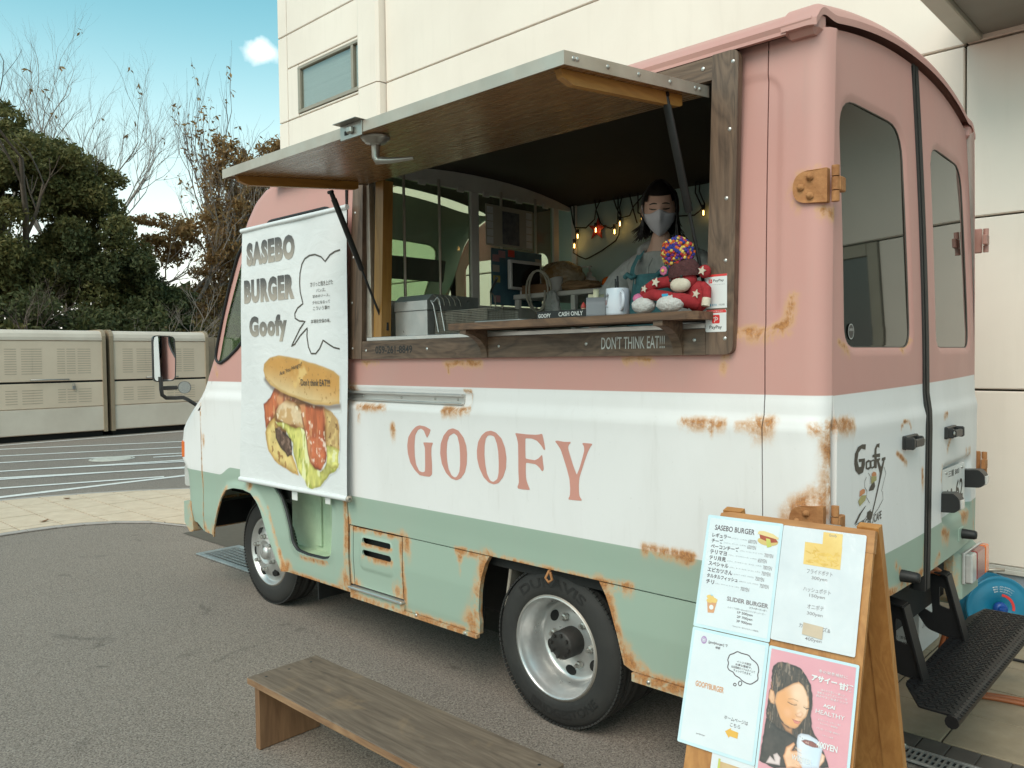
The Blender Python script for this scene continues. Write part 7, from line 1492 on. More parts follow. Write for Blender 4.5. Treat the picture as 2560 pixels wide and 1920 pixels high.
# ------------------------------------------------------------------ things behind the truck
pm('carton_white', (.62, .61, .60), (.54, .53, .52), 4, .6)
q = MB(); q.box((-.66, 1.79, .015), (-.275, 2.12, .215), .003); cb = tag(q.build('carton', 'carton_white'), 'white carton with small printed marks under the back of the truck', 'carton')
q = MB()
for i, (s, x, z, w, h) in enumerate((('小計（数量）', -.40, .075, .07, .016), ('野菜果', -.40, .045, .07, .018))): q.text(s, XZ(1.7890), x, z, x + w, z + h)
q.text('-ﾉﾊ 〆', lambda u, v, t: (-.2742 + t, u, v), 1.83, .13, 1.90, .16); q.text('IS(枚)', lambda u, v, t: (-.2742 + t, u, v), 1.97, .09, 2.03, .115); q.build('printing', 'print_black', cb)
q = MB(); q.box((-.72, 1.86, .2155), (-.40, 2.13, .40), .003); tag(q.build('carton', 'carton_white'), 'second white carton stacked on the lower one behind the truck', 'carton')
pm('reel_blue', (.012, .20, .33), (.010, .16, .27), 5, .35); pm('reel_blue_dark', (.010, .07, .30), None, 6, .35)
rl = thing('cable_reel', 'blue extension cable drum on the ground by the building wall', 'cable reel', (-.05, 2.45, .015))
rc_ = Vector((-.045, 2.30, .175)); ra = Vector((.62, -.78, .05)).normalized()
q = MB(); q.lathe([(0, .0), (.05, .004), (.06, .012), (.115, .014), (.128, .006), (.146, .004), (.158, .012), (.162, .004), (.160, -.008), (.06, -.012), (.055, -.09), (.155, -.095), (.160, -.105), (0, -.108)], rc_, ra, 48); dsk = q.build('drum', 'reel_blue', rl)
q = MB(); q.lathe([(.02, .036), (.030, .034), (.034, .012)], rc_ + ra * .002, ra, 24); q.lathe([(0, .036), (.02, .036)], rc_ + ra * .002, ra, 24); q.box((-.012, -.03, -.012), (.012, .03, .012), .004, at=rc_ + ra * .045); q.build('crank', 'reel_blue_dark', rl)
sa_ = ra.cross(Vector((0, 0, 1))).normalized(); sb_ = sa_.cross(ra)
q = MB(); vs, fs = text_faces('■漏電・過熱に御注意下さい', 0); bx = max(p[0] for p in vs)
for row, r_ in enumerate((.112, .100, .088)):
    q.add([tuple(rc_ + ra * .0152 + (sb_ * math.cos(R(-18 + 58 * p[0] / bx)) - sa_ * math.sin(R(-18 + 58 * p[0] / bx))) * (r_ - .004 + p[1] * .007)) for p in vs], fs)
q.build('printing', 'sticker_white', rl)
q = MB(); q.lathe([(.062, .0145), (.075, .0145)], rc_, ra, 16, start=2.3, arc=1.6, smooth=False); q.build('warning_label', 'pay_red', rl)
q = MB(); o1 = rc_ - ra * .05
for s_ in (-.118,): q.tube([rc_ + ra * s_ + sa_ * .12 + Vector((0, 0, -.155)), rc_ + ra * s_ + sa_ * .10 + Vector((0, 0, .10)), rc_ + ra * s_ + Vector((0, 0, .185)), rc_ + ra * s_ - sa_ * .10 + Vector((0, 0, .10)), rc_ + ra * s_ - sa_ * .12 + Vector((0, 0, -.155))], .007, 8)
q.tube([rc_ + ra * -.118 + sa_ * .05 + Vector((0, 0, .175)), rc_ - ra * .05 + sa_ * .05 + Vector((0, 0, .185)), rc_ - ra * .05 - sa_ * .05 + Vector((0, 0, .185)), rc_ - ra * .118 - sa_ * .05 + Vector((0, 0, .175))], .008, 8); q.build('stand', 'alu_dull', rl)
pm('cable_orange', (.34, .105, .035), (.27, .08, .028), 8, .5)
def cable(pts, r, name, mat, label):
    out = []
    P = [Vector(p) for p in pts]
    for i in range(len(P) - 1):
        p0 = P[max(i - 1, 0)]; p1 = P[i]; p2 = P[i + 1]; p3 = P[min(i + 2, len(P) - 1)]
        for j in range(6):
            t = j / 6; out.append(.5 * ((2 * p1) + (-p0 + p2) * t + (2 * p0 - 5 * p1 + 4 * p2 - p3) * t * t + (-p0 + 3 * p1 - 3 * p2 + p3) * t ** 3))
    out.append(P[-1]); q = MB(); q.tube(out, r, 8); return tag(q.build(name, mat), label, 'cable')
cable([(-.16, .95, .62), (-.06, 1.06, .635), (-.018, 1.115, .620), (-.016, 1.225, .565), (-.02, 1.34, .49), (-.03, 1.42, .42), (-.06, 1.43, .30), (-.10, 1.44, .10), (-.06, 1.44, .024), (.05, 1.43, .023), (.16, 1.455, .023), (.40, 1.49, .023), (.9, 1.60, .023)], .0105, 'power_cable', 'cable_orange', 'orange power cable coming out of the rear doors, nearer the tread plate')
cable([(-.16, .98, .60), (-.05, 1.09, .612), (-.012, 1.135, .60), (-.010, 1.235, .545), (-.014, 1.33, .475), (-.025, 1.40, .41), (-.05, 1.47, .30), (-.09, 1.50, .10), (-.05, 1.475, .024), (.06, 1.465, .023), (.18, 1.495, .023), (.45, 1.54, .023), (.95, 1.66, .023)], .0105, 'power_cable', 'cable_orange', 'orange power cable coming out of the rear doors, farther from the tread plate')
cable([(-.10, 2.22, .022), (-.02, 2.02, .022), (.06, 2.005, .022), (.14, 2.00, .022), (.5, 1.98, .022)], .007, 'black_cable', 'black_rubber', 'thin black cable lying on the tiles past the tread plate')
pm('fallen_leaf', (.22, .10, .035), (.13, .055, .02), 20, .8); pm('pebble', (.52, .48, .40), None, 9, .8)
for x, y, a, nm, lb in ((-8.55, .60, .4, 'fallen_leaf', 'brown fallen leaf on the cream tiles'), (-7.35, .02, 1.9, 'fallen_leaf', 'small brown fallen leaf near the front edge of the cream tiles')):
    q = MB(); pts = [(.05 * math.cos(t) * (1 if math.cos(t) > 0 else .8), .022 * math.sin(t)) for t in np.linspace(0, 2 * PI, 13)[:-1].tolist()]
    q.prism([(x + p[0] * math.cos(a) - p[1] * math.sin(a), y + p[0] * math.sin(a) + p[1] * math.cos(a)) for p in pts], lambda u, v, t: (u, v, .017 + t + .25 * abs(v - y) + .1 * abs(u - x)), 0, .002); tag(q.build(nm, 'fallen_leaf'), lb, 'leaf')
lump('pebble', (-.035, .775, .019), (.010, .008, .005), 'pebble', .1, 2, 'small pale pebble lying on the drain channel', 'pebble', 8, 2)
lump('pebble', (-1.12, -.30, .006), (.010, .008, .006), 'pebble', .1, 2, 'tiny pale stone on the asphalt between bench and rear wheel', 'pebble', 8, 6)

# ------------------------------------------------------------------ the worker in the hatch
pm('skin', (.70, .43, .33), (.62, .37, .28), 7, .5); pm('hair_black', (.018, .013, .011), (.010, .007, .006), 30, .35, stretch=(1, 1, .2)); pm('hoodie_grey', (.46, .445, .425), (.33, .32, .305), 60, .9, bmp=.35, bscale=140, stretch=(1, 1, .5)); pm('apron_denim', (.095, .25, .27), (.06, .17, .19), 40, .85, bmp=.3, bscale=200); pm('mask_cloth', (.74, .71, .76), (.66, .63, .68), 12, .7); pm('trousers', (.03, .032, .04), None, 12, .85)
def skin_mesh(V, E, Rd, sub=2, root=0):
    me = bpy.data.meshes.new('skeleton'); me.from_pydata([tuple(v) for v in V], E, []); ob = bpy.data.objects.new('skeleton', me); COL.objects.link(ob)
    ob.modifiers.new('skin', 'SKIN'); sv = me.skin_vertices[0].data
    for i, r in enumerate(Rd): sv[i].radius = r if isinstance(r, tuple) else (r, r); sv[i].use_root = (i == root)
    sm_ = ob.modifiers.new('sub', 'SUBSURF'); sm_.levels = sub; sm_.render_levels = sub
    dg = bpy.context.evaluated_depsgraph_get(); ev = ob.evaluated_get(dg).to_mesh()
    vs = [tuple(v.co) for v in ev.vertices]; fs = [tuple(p.vertices) for p in ev.polygons]
    ob.evaluated_get(dg).to_mesh_clear(); bpy.data.objects.remove(ob); bpy.data.meshes.remove(me)
    return vs, fs
PX, PY = -.965, .60
HC = Vector((-.928, .505, 2.112)); hf = Vector((.50, -.80, -.33)).normalized(); hr = hf.cross(Vector((0, 0, 1))).normalized(); hu = hr.cross(hf)   # hr: towards the worker's right hand
def head_pt(d, k=1.0):
    """d: unit direction in head axes (right, forward, up)"""
    x, y, z = d
    w, dp, h = .067, .092, .112
    jaw = 1 - .34 * max(0, -z) ** 1.6
    p = Vector((x * w * jaw, y * dp * (1 - .10 * max(0, -z)), z * h))
    if y > 0:
        p.y += .020 * math.exp(-((x / .13) ** 2 + ((z + .16) / .20) ** 2))          # nose
        p.y -= .010 * (math.exp(-(((x - .42) / .22) ** 2 + ((z - .10) / .13) ** 2)) + math.exp(-(((x + .42) / .22) ** 2 + ((z - .10) / .13) ** 2)))
        p.y += .005 * math.exp(-((z - .30) / .12) ** 2) * (1 if abs(x) < .7 else 0)
        p.y += .008 * math.exp(-((x / .3) ** 2 + ((z + .85) / .2) ** 2))           # chin
    p *= k
    return HC + hr * p.x + hf * p.y + hu * p.z
def dir_(az_, el): return (math.sin(az_) * math.cos(el), math.cos(az_) * math.cos(el), math.sin(el))
person = thing('person', 'worker in a grey hoodie, teal denim apron and pale face mask inside the truck', 'person', (PX, PY + .06, .655))
J = [(-.955, .68, 1.49), (-.958, .66, 1.62), (-.962, .62, 1.78), (-.970, .585, 1.90), (-.952, .548, 1.975), (-.938, .530, 2.04),
     (-1.09, .61, 1.885), (-1.145, .60, 1.868), (-1.245, .50, 1.690), (-1.130, .300, 1.600), (-1.085, .245, 1.590),
     (-.83, .585, 1.885), (-.775, .57, 1.868), (-.665, .465, 1.690), (-.79, .290, 1.595), (-.825, .240, 1.585),
     (-1.045, .68, 1.45), (-1.055, .66, 1.10), (-1.06, .70, .73), (-1.065, .58, .68),
     (-.865, .68, 1.45), (-.855, .66, 1.10), (-.85, .70, .73), (-.845, .58, .68)]
E_ = [(0, 1), (1, 2), (2, 3), (3, 4), (4, 5), (3, 6), (6, 7), (7, 8), (8, 9), (9, 10), (3, 11), (11, 12), (12, 13), (13, 14), (14, 15), (0, 16), (16, 17), (17, 18), (18, 19), (0, 20), (20, 21), (21, 22), (22, 23)]
Rd = [.11, .10, .105, .075, .043, .042, .05, .045, .036, .024, .026, .05, .045, .036, .024, .026, .075, .052, .036, .03, .075, .052, .036, .03]
for (w, base) in ((10, Vector((-1.085, .245, 1.590))), (15, Vector((-.825, .240, 1.585)))):
    sx = 1 if w == 10 else -1
    for fi, (ox, ln) in enumerate(((-.026, .062), (-.009, .074), (.009, .070), (.026, .056))):
        a = base + Vector((ox, -.035, .0)); b2 = a + Vector((.0, -ln * .55, -.004)); c2 = b2 + Vector((0, -ln * .35, -.020))
        n0 = len(J); J += [tuple(a), tuple(b2), tuple(c2)]; E_ += [(w, n0), (n0, n0 + 1), (n0 + 1, n0 + 2)]; Rd += [.011, .0085, .007]
    a = base + Vector((.034 * sx, -.004, -.004)); b2 = a + Vector((.020 * sx, -.030, -.010)); n0 = len(J); J += [tuple(a), tuple(b2)]; E_ += [(w, n0), (n0, n0 + 1)]; Rd += [.011, .008]
vs, fs = skin_mesh(J, E_, Rd, 2)
q = MB(); q.add(vs, fs, 0, True)
n = 40; hv = []
for i in range(n + 1):
    el = -PI / 2 + PI * i / n
    for j in range(2 * n): hv.append(tuple(head_pt(dir_(PI * j / n, el))))
hf_ = [(i * 2 * n + j, i * 2 * n + (j + 1) % (2 * n), (i + 1) * 2 * n + (j + 1) % (2 * n), (i + 1) * 2 * n + j) for i in range(n) for j in range(2 * n)]
q.add(hv, hf_, 0, True)
for s in (1, -1):
    ec = head_pt(dir_(s * R(96), R(-2)), 1.03); q.lathe([(0, -.006), (.020, -.004), (.026, .002), (.022, .007), (.010, .004), (0, .005)], ec, hr * s + hf * .3, 16)
body_o = q.build('body', 'skin', person)
H = [(-.955, .68, 1.47), (-.958, .665, 1.60), (-.962, .63, 1.76), (-.970, .60, 1.87), (-.978, .57, 1.930),
     (-1.10, .61, 1.868), (-1.155, .60, 1.845), (-1.205, .555, 1.76), (-1.255, .500, 1.680), (-1.19, .40, 1.635), (-1.135, .310, 1.603),
     (-.825, .585, 1.868), (-.765, .57, 1.845), (-.712, .52, 1.76), (-.660, .465, 1.680), (-.725, .37, 1.635), (-.785, .300, 1.598)]
HE = [(0, 1), (1, 2), (2, 3), (3, 4), (3, 5), (5, 6), (6, 7), (7, 8), (8, 9), (9, 10), (3, 11), (11, 12), (12, 13), (13, 14), (14, 15), (15, 16)]
vs, fs = skin_mesh(H, HE, [.150, .150, .158, .115, .074, .090, .088, .080, .074, .066, .050, .090, .088, .080, .074, .066, .050], 3)
vs = [tuple(Vector(v) + Vector((mnoise.noise(Vector(v) * 14), mnoise.noise(Vector(v) * 14 + Vector((9, 0, 0))), mnoise.noise(Vector(v) * 12 + Vector((0, 9, 0))))) * .009) for v in vs]
q = MB(); q.add(vs, fs, 0, True)
hood = []
for i in range(15):
    a = PI * (-.12 + 1.24 * i / 14); hood.append((-.955 + .090 * math.cos(a), .548 + .078 * math.sin(a), 1.955 + .030 * math.sin(a) - (.045 if i in (0, 14) else 0)))
q.tube(hood, [.016 + .026 * math.sin(PI * i / 14) for i in range(15)], 10); q.build('hoodie', 'hoodie_grey', person)
for x in (-1.012, -.948): q = MB(); q.tube([(x, .475, 1.905), (x - .004, .452, 1.87), (x, .440, 1.80)], .0035, 6); q.build('hood_cord', 'hoodie_grey', person)
vs, fs = skin_mesh([(-.955, .68, 1.52), (-1.045, .68, 1.44), (-1.055, .66, 1.10), (-1.06, .70, .74), (-.865, .68, 1.44), (-.855, .66, 1.10), (-.85, .70, .74)], [(0, 1), (1, 2), (2, 3), (0, 4), (4, 5), (5, 6)], [.13, .098, .07, .06, .098, .07, .06], 2)
q = MB(); q.add(vs, fs, 0, True); q.build('trousers', 'trousers', person)
q = MB()
for s in (-1.065, -.845): q.box((s - .045, .50, .656), (s + .045, .75, .72), .03)
q.build('shoes', 'black_rubber', person)
av = []; na, nb_ = 18, 22
for j in range(nb_ + 1):
    z = 1.40 + (1.838 - 1.40) * j / nb_; hw = .125 if z < 1.62 else .125 - .035 * min(1, (z - 1.62) / .2)
    for i in range(na + 1):
        u = -1 + 2 * i / na; av.append((-.950 + u * hw, .428 + .040 * u * u + .02 * max(0, 1.6 - z) * 4 + .004 * mnoise.noise(Vector((u * 3, z * 14, 2))), z))
q = MB(); q.add(av, [(j * (na + 1) + i, j * (na + 1) + i + 1, (j + 1) * (na + 1) + i + 1, (j + 1) * (na + 1) + i) for j in range(nb_) for i in range(na)], 0, True); ap = q.build('apron', 'apron_denim', person)
so_ = ap.modifiers.new('cloth_thickness', 'SOLIDIFY'); so_.thickness = .003
for x, s in ((-1.032, -1), (-.868, 1)):
    q = MB(); pts = [(x, .452, 1.825), (x + s * .004, .475, 1.872), (x + s * .004, .535, 1.945), (x - s * .01, .63, 1.955)]
    for i in range(3): 
        a = Vector(pts[i]); b2 = Vector(pts[i + 1]); q.add([a + Vector((-.015, -.006, .004)), a + Vector((.015, -.006, .004)), b2 + Vector((.015, -.006, .006)), b2 + Vector((-.015, -.006, .006))], [(0, 1, 2, 3)], 0, True)
    q.build('apron_strap', 'apron_denim', ap)
    q = MB(); q.tube([(x - .03, .44, 1.832), (x - .012, .432, 1.842), (x + .012, .430, 1.826), (x + .026, .438, 1.838)], .011, 8); q.build('strap_knot', 'apron_denim', ap)
mv = []; na, nb_ = 24, 16
for j in range(nb_ + 1):
    t = j / nb_
    for i in range(na + 1):
        u = -1 + 2 * i / na; top = R(1 + 7 * math.exp(-(u / .25) ** 2) - 7 * abs(u)); bot = R(-66 + 34 * abs(u) ** 1.5); el = top + (bot - top) * t
        k_ = 1.045 + .075 * math.exp(-(u / .32) ** 2) * math.sin(PI * min(1, t * 1.05)) ** .8
        mv.append(tuple(head_pt(dir_(R(76) * u, el), k_)))
q = MB(); q.add(mv, [(j * (na + 1) + i, j * (na + 1) + i + 1, (j + 1) * (na + 1) + i + 1, (j + 1) * (na + 1) + i) for j in range(nb_) for i in range(na)], 0, True); mk = q.build('face_mask', 'mask_cloth', person); s_ = mk.modifiers.new('cloth_thickness', 'SOLIDIFY'); s_.thickness = .002
q = MB()
for s in (1, -1): q.tube([head_pt(dir_(R(75) * s, R(-7)), 1.05), head_pt(dir_(R(92) * s, R(8)), 1.12), head_pt(dir_(R(102) * s, R(-4)), 1.14), head_pt(dir_(R(92) * s, R(-22)), 1.08), head_pt(dir_(R(75) * s, R(-28)), 1.05)], .0022, 6)
q.build('mask_loops', 'mask_cloth', mk)
q = MB()
for s in (1, -1):
    q.tube([head_pt(dir_(R(11 + 4.6 * i) * s, R(7.5 - 1.5 * math.sin(PI * i / 6))), 1.012) for i in range(7)], [.0012, .0022, .0026, .0028, .0028, .0024, .0016], 6)
    q.tube([head_pt(dir_(R(9 + 5.2 * i) * s, R(19 + 2.0 * math.sin(PI * i / 6) - .5 * i)), 1.008) for i in range(7)], [.0014, .0026, .0030, .0030, .0026, .0022, .0012], 6)
q.build('brows_and_lashes', 'hair_black', person)
hq = MB(); n = 30; cv = []; cf = []
def is_hair(az_, el):      # scalp without the face opening
    a = abs((az_ + PI) % (2 * PI) - PI); return el > R(36) + R(10) * math.cos(a) * 0 or a > R(74) or (a > R(50) and el > R(20))
for i in range(n + 1):
    el = R(-50) + (R(90) - R(-50)) * i / n
    for j in range(2 * n): cv.append(tuple(head_pt(dir_(PI * j / n, el), 1.075)))
for i in range(n):
    for j in range(2 * n):
        az_ = PI * (j + .5) / n; el = R(-50) + R(140) * (i + .5) / n
        if is_hair(az_, el): cf.append((i * 2 * n + j, i * 2 * n + (j + 1) % (2 * n), (i + 1) * 2 * n + (j + 1) % (2 * n), (i + 1) * 2 * n + j))
hq.add(cv, cf, 0, True)
for i in range(620):
    a = R(rng.uniform(100, 262)); el0 = R(rng.uniform(20, 72))
    if i < 60 or i > 560: a = R(rng.uniform(-104, -74)); el0 = R(rng.uniform(35, 70))      # curtain of hair on the worker's left
    if 60 <= i < 130: a = R(rng.uniform(98, 128)); el0 = R(rng.uniform(35, 70))
    pts = [head_pt(dir_(a * .85, el0 + R(8)), 1.08), head_pt(dir_(a, el0 * .45), 1.11 + rng.uniform(0, .04)), head_pt(dir_(a, R(-14)), 1.12 + rng.uniform(0, .06))]
    e0 = pts[-1]; out = (e0 - HC); out.z = 0; out.normalize(); L = rng.uniform(.05, .11) if 60 <= i <= 560 else rng.uniform(.13, .21)
    flick = .03 if (60 <= i < 130) else .008
    pts.append(e0 + Vector((0, 0, -L * .55)) + out * rng.uniform(-.006, .012)); pts.append(e0 + Vector((0, 0, -L)) + out * (flick + rng.uniform(-.012, .02)) + Vector((rng.uniform(-.01, .01), rng.uniform(-.01, .01), 0)))
    hq.tube(pts, [.004, .006, .006, .0045, .001], 4, cap=False)
hq.build('hair', 'hair_black', person)
person.location = Vector(person.location) + Vector((.0, .01, .0))

# ------------------------------------------------------------------ sock monkey on the shelf
pm('sock_red', (.36, .022, .028), (.26, .014, .018), 60, .9, bmp=.5, bscale=220); pm('sock_cream', (.68, .60, .48), (.56, .48, .38), 50, .9, bmp=.5, bscale=220); pm('knit_brown', (.105, .035, .035), (.06, .02, .02), 70, .95, bmp=1.0, bscale=120, bd=.008); pm('knit_white', (.68, .65, .62), (.55, .52, .49), 60, .95, bmp=1.0, bscale=110, bd=.008); pm('wool_pink', (.62, .16, .30), None, 40, .9, bmp=.5, bscale=160)
for nm, c_ in (('wool_orange', (.72, .14, .03)), ('wool_yellow', (.78, .56, .14)), ('wool_purple', (.20, .035, .22)), ('wool_blue', (.04, .05, .30)), ('wool_crimson', (.50, .04, .04))): pm(nm, c_, None, 40, .95, bmp=.6, bscale=200)
def mk_(px, py, y): return Vector((-.486 + (px - 945) * .00052, y, 1.637 + (1225 - py) * .00044))
mo_ = thing('plush_monkey', 'red star-patterned sock monkey with a multicoloured pompom hat sitting on the shelf', 'plush toy', (-.47, -.06, 1.637))
def blob(mb, c_, r, n=16, mi=0, amp=.0, rot=None):
    vs = []; 
    for i in range(n + 1):
        th = PI * i / n
        for j in range(2 * n):
            d = Vector((math.sin(th) * math.cos(PI * j / n), math.sin(th) * math.sin(PI * j / n), math.cos(th))); k_ = 1 + amp * mnoise.noise(d * 4 + c_ * 50)
            p = Vector((d.x * r[0], d.y * r[1], d.z * r[2])) * k_
            if rot: p = rot @ p
            vs.append(tuple(c_ + p))
    mb.add(vs, [(i * 2 * n + j, i * 2 * n + (j + 1) % (2 * n), (i + 1) * 2 * n + (j + 1) % (2 * n), (i + 1) * 2 * n + j) for i in range(n) for j in range(2 * n)], mi, True)
q = MB(); blob(q, mk_(1050, 1105, -.035), (.043, .038, .052)); blob(q, mk_(975, 985, -.055), (.044, .040, .040)); blob(q, mk_(1105, 925, -.04), (.022, .016, .022)); blob(q, mk_(868, 985, -.05), (.016, .014, .018))
q.build('body', 'sock_red', mo_)
for pts, rr in (([mk_(980, 1040, -.05), mk_(880, 985, -.075), mk_(800, 1000, -.09), mk_(740, 1045, -.10), mk_(725, 1085, -.10)], [.016, .020, .019, .017, .014]), ([mk_(1010, 1150, -.05), mk_(900, 1110, -.09), mk_(800, 1080, -.105), mk_(745, 1100, -.105)], [.022, .021, .019, .016]), ([mk_(1060, 1160, -.05), mk_(1000, 1130, -.09), mk_(950, 1120, -.11)], [.022, .022, .018]), ([mk_(1090, 1030, -.04), mk_(1130, 1060, -.05), mk_(1135, 1130, -.055)], [.016, .016, .014])):
    q = MB(); q.tube(pts, rr, 12); q.build('limb', 'sock_red', mo_)
q = MB(); q.tube([mk_(1135, 1125, -.055), mk_(1132, 1185, -.06)], [.014, .014], 12); q.build('hand', 'sock_cream', mo_)
q = MB(); blob(q, mk_(985, 1022, -.088), (.036, .024, .024), amp=.08); q.build('muzzle', 'sock_cream', mo_)
for px, py in ((925, 985), (1005, 960)): q = MB(); blob(q, mk_(px, py, -.099), (.0052, .004, .0052), 8); q.build('eye', 'print_black', mo_)
for px, r_ in ((732, .043), (930, .048)): q = MB(); blob(q, mk_(px, 1160, -.105) + Vector((0, 0, .0)), (r_, .034, .0285), amp=.10); q.build('foot', 'knit_white', mo_)
q = MB(); blob(q, mk_(695, 1105, -.10), (.022, .026, .018), amp=.1); q.build('sock_cuff', 'wool_pink', mo_)
q = MB(); q.lathe([(.052, -.004), (.055, .006), (.052, .030), (.040, .052), (.020, .064), (0, .066)], mk_(975, 955, -.05), Vector((-.12, 0, 1)), 24); hat = q.build('hat', 'knit_brown', mo_)
q = MB(); pc = mk_(935, 772, -.06)
def icos(mb, c_, r, mi):
    t = (1 + 5 ** .5) / 2; V = [Vector(v).normalized() * r + c_ for v in ((-1, t, 0), (1, t, 0), (-1, -t, 0), (1, -t, 0), (0, -1, t), (0, 1, t), (0, -1, -t), (0, 1, -t), (t, 0, -1), (t, 0, 1), (-t, 0, -1), (-t, 0, 1))]
    mb.add(V, [(0, 11, 5), (0, 5, 1), (0, 1, 7), (0, 7, 10), (0, 10, 11), (1, 5, 9), (5, 11, 4), (11, 10, 2), (10, 7, 6), (7, 1, 8), (3, 9, 4), (3, 4, 2), (3, 2, 6), (3, 6, 8), (3, 8, 9), (4, 9, 5), (2, 4, 11), (6, 2, 10), (8, 6, 7), (9, 8, 1)], mi, True)
for i in range(420):
    z = 1 - 2 * (i + .5) / 420; a = i * 2.39996; rr = math.sqrt(1 - z * z); d = Vector((rr * math.cos(a), rr * math.sin(a), z)); k_ = .049 * rng.uniform(.86, 1.08)
    cl = mnoise.noise(d * 2.6) ; mi = int((cl + 1) * 4.2 + rng.uniform(-.7, .7)) % 5
    icos(q, pc + d * k_, rng.uniform(.0052, .0080), mi)
q.build('pompom', ['wool_orange', 'wool_purple', 'wool_crimson', 'wool_yellow', 'wool_blue'], hat, kind='stuff')
q = MB()
for i in range(8): blob(q, mk_(868 + 14 * math.cos(i * .785), 905 + 20 * math.sin(i * .785), -.092), (.007, .004, .007), 6, 0)
blob(q, mk_(868, 905, -.097), (.006, .004, .006), 6, 1); q.build('flower', ['wool_pink', 'wool_yellow'], hat)
for px, py, y, r_ in ((830, 990, -.1115, .017), (1105, 922, -.0585, .016), (1080, 1092, -.0745, .015), (752, 1035, -.1185, .013)):
    c_ = mk_(px, py, y); q = MB(); q.prism([(c_.x + (r_ if i % 2 == 0 else r_ * .45) * math.sin(PI * i / 5 + .3), c_.z + (r_ if i % 2 == 0 else r_ * .45) * math.cos(PI * i / 5 + .3)) for i in range(10)], XZ(c_.y), 0, .003); q.build('star_patch', 'sock_cream', mo_)
q = MB(); q.prism(rrect(mk_(890, 0, 0).x, mk_(0, 1105, 0).z, mk_(935, 0, 0).x, mk_(0, 1085, 0).z, .002), XZ(-.122), 0, .002); q.build('tag', 'pay_blue', mo_)

# ------------------------------------------------------------------ trees and shrubs beyond the lockers
def leafmat(name, stops, rough=.6):
    m, nt, b = base_mat(name); f = noise(nt, coords(nt), 1.7, 5, .7); g_ = noise(nt, coords(nt), 9, 3)
    LK(nt, ramp(nt, math_(nt, 'ADD', math_(nt, 'MULTIPLY', f, .55), math_(nt, 'MULTIPLY', g_, .45)), stops), b.inputs['Base Color']); b.inputs['Roughness'].default_value = rough; b.inputs['Specular IOR Level'].default_value = .3
    out = [n for n in nt.nodes if n.type == 'OUTPUT_MATERIAL'][0]; tr = ND(nt, 'ShaderNodeBsdfTranslucent'); LK(nt, b.inputs['Base Color'].links[0].from_socket, tr.inputs[0]); mx = ND(nt, 'ShaderNodeMixShader'); mx.inputs[0].default_value = .35; LK(nt, b.outputs[0], mx.inputs[1]); LK(nt, tr.outputs[0], mx.inputs[2]); LK(nt, mx.outputs[0], out.inputs['Surface'])
    return m
leafmat('leaf_evergreen', [(.32, (.075, .078, .028)), (.50, (.150, .142, .048)), (.68, (.26, .205, .072))]); leafmat('leaf_dark', [(.32, (.045, .056, .024)), (.52, (.095, .105, .040)), (.70, (.18, .15, .056))])
leafmat('leaf_brown', [(.32, (.15, .080, .034)), (.50, (.29, .165, .062)), (.66, (.38, .26, .105))]); leafmat('leaf_olive', [(.34, (.085, .070, .026)), (.56, (.20, .145, .050)), (.70, (.30, .19, .07))])
pm('bark', (.16, .12, .09), (.09, .068, .052), 6, .9, bmp=.6, bscale=30); pm('bark_pale', (.30, .25, .21), (.20, .165, .14), 6, .9); pm('twig', (.17, .12, .10), (.11, .078, .062), 4, .9)
class Tree:
    def __init__(s, seed): s.r = random.Random(seed); s.mb = MB(); s.tips = []
    def branch(s, p, d, L, r, depth, spread=.5, up=.15, n=3, thin=.62, shrink=.74, seg=4, wig=.14):
        pts = [p]; rr = [r]; q = p.copy(); dd = d.copy()
        for i in range(seg):
            dd = (dd + Vector((s.r.gauss(0, wig), s.r.gauss(0, wig), s.r.gauss(0, wig * .7) + up * .25))).normalized(); q = q + dd * (L / seg); pts.append(q.copy()); rr.append(r * (1 - (1 - thin) * (i + 1) / seg))
        s.mb.tube(pts, rr, 6 if depth > 3 else 4 if depth > 1 else 3, cap=False)
        if depth <= 1: s.tips += [(pts[k], dd.copy()) for k in range(1, len(pts))]
        if depth == 0: return
        for k in range(n):
            t = s.r.uniform(.45, 1.0) if k else 1.0; i = min(int(t * seg), seg); o = pts[i]
            ax = dd.orthogonal().normalized(); ax = Matrix.Rotation(s.r.uniform(0, 2 * PI), 3, dd) @ ax
            nd = (dd * math.cos(spread) + ax * math.sin(spread) * s.r.uniform(.7, 1.3) + Vector((0, 0, up))).normalized()
            s.branch(o, nd, L * shrink * s.r.uniform(.75, 1.15), rr[i] * s.r.uniform(.62, .82), depth - 1, spread, up, n, thin, shrink, seg, wig)
def leaves(C_, size, seed, asp=.5, droop=0.0, jit=.35):
    """leaf quads at the points C_ (n x 3), each folded once along its midrib"""
    g_ = np.random.default_rng(seed); n_ = len(C_)
    d = g_.normal(size=(n_, 3)); d[:, 2] -= droop; d /= np.linalg.norm(d, axis=1)[:, None]
    a = np.cross(d, g_.normal(size=(n_, 3))); a /= np.linalg.norm(a, axis=1)[:, None]; nn = np.cross(d, a)
    L = size * g_.uniform(1 - jit, 1 + jit, (n_, 1)); w = L * asp
    V = np.stack([C_ - d * L * .5, C_ + a * w * .5 + nn * w * .15, C_ + d * L * .5, C_ - a * w * .5 + nn * w * .15], 1).reshape(-1, 3)
    F = np.arange(n_ * 4).reshape(-1, 4)
    mb = MB(); mb.v = [tuple(v) for v in V.tolist()]; mb.f = F.tolist(); mb.m = [0] * n_; mb.sm = [False] * n_; return mb
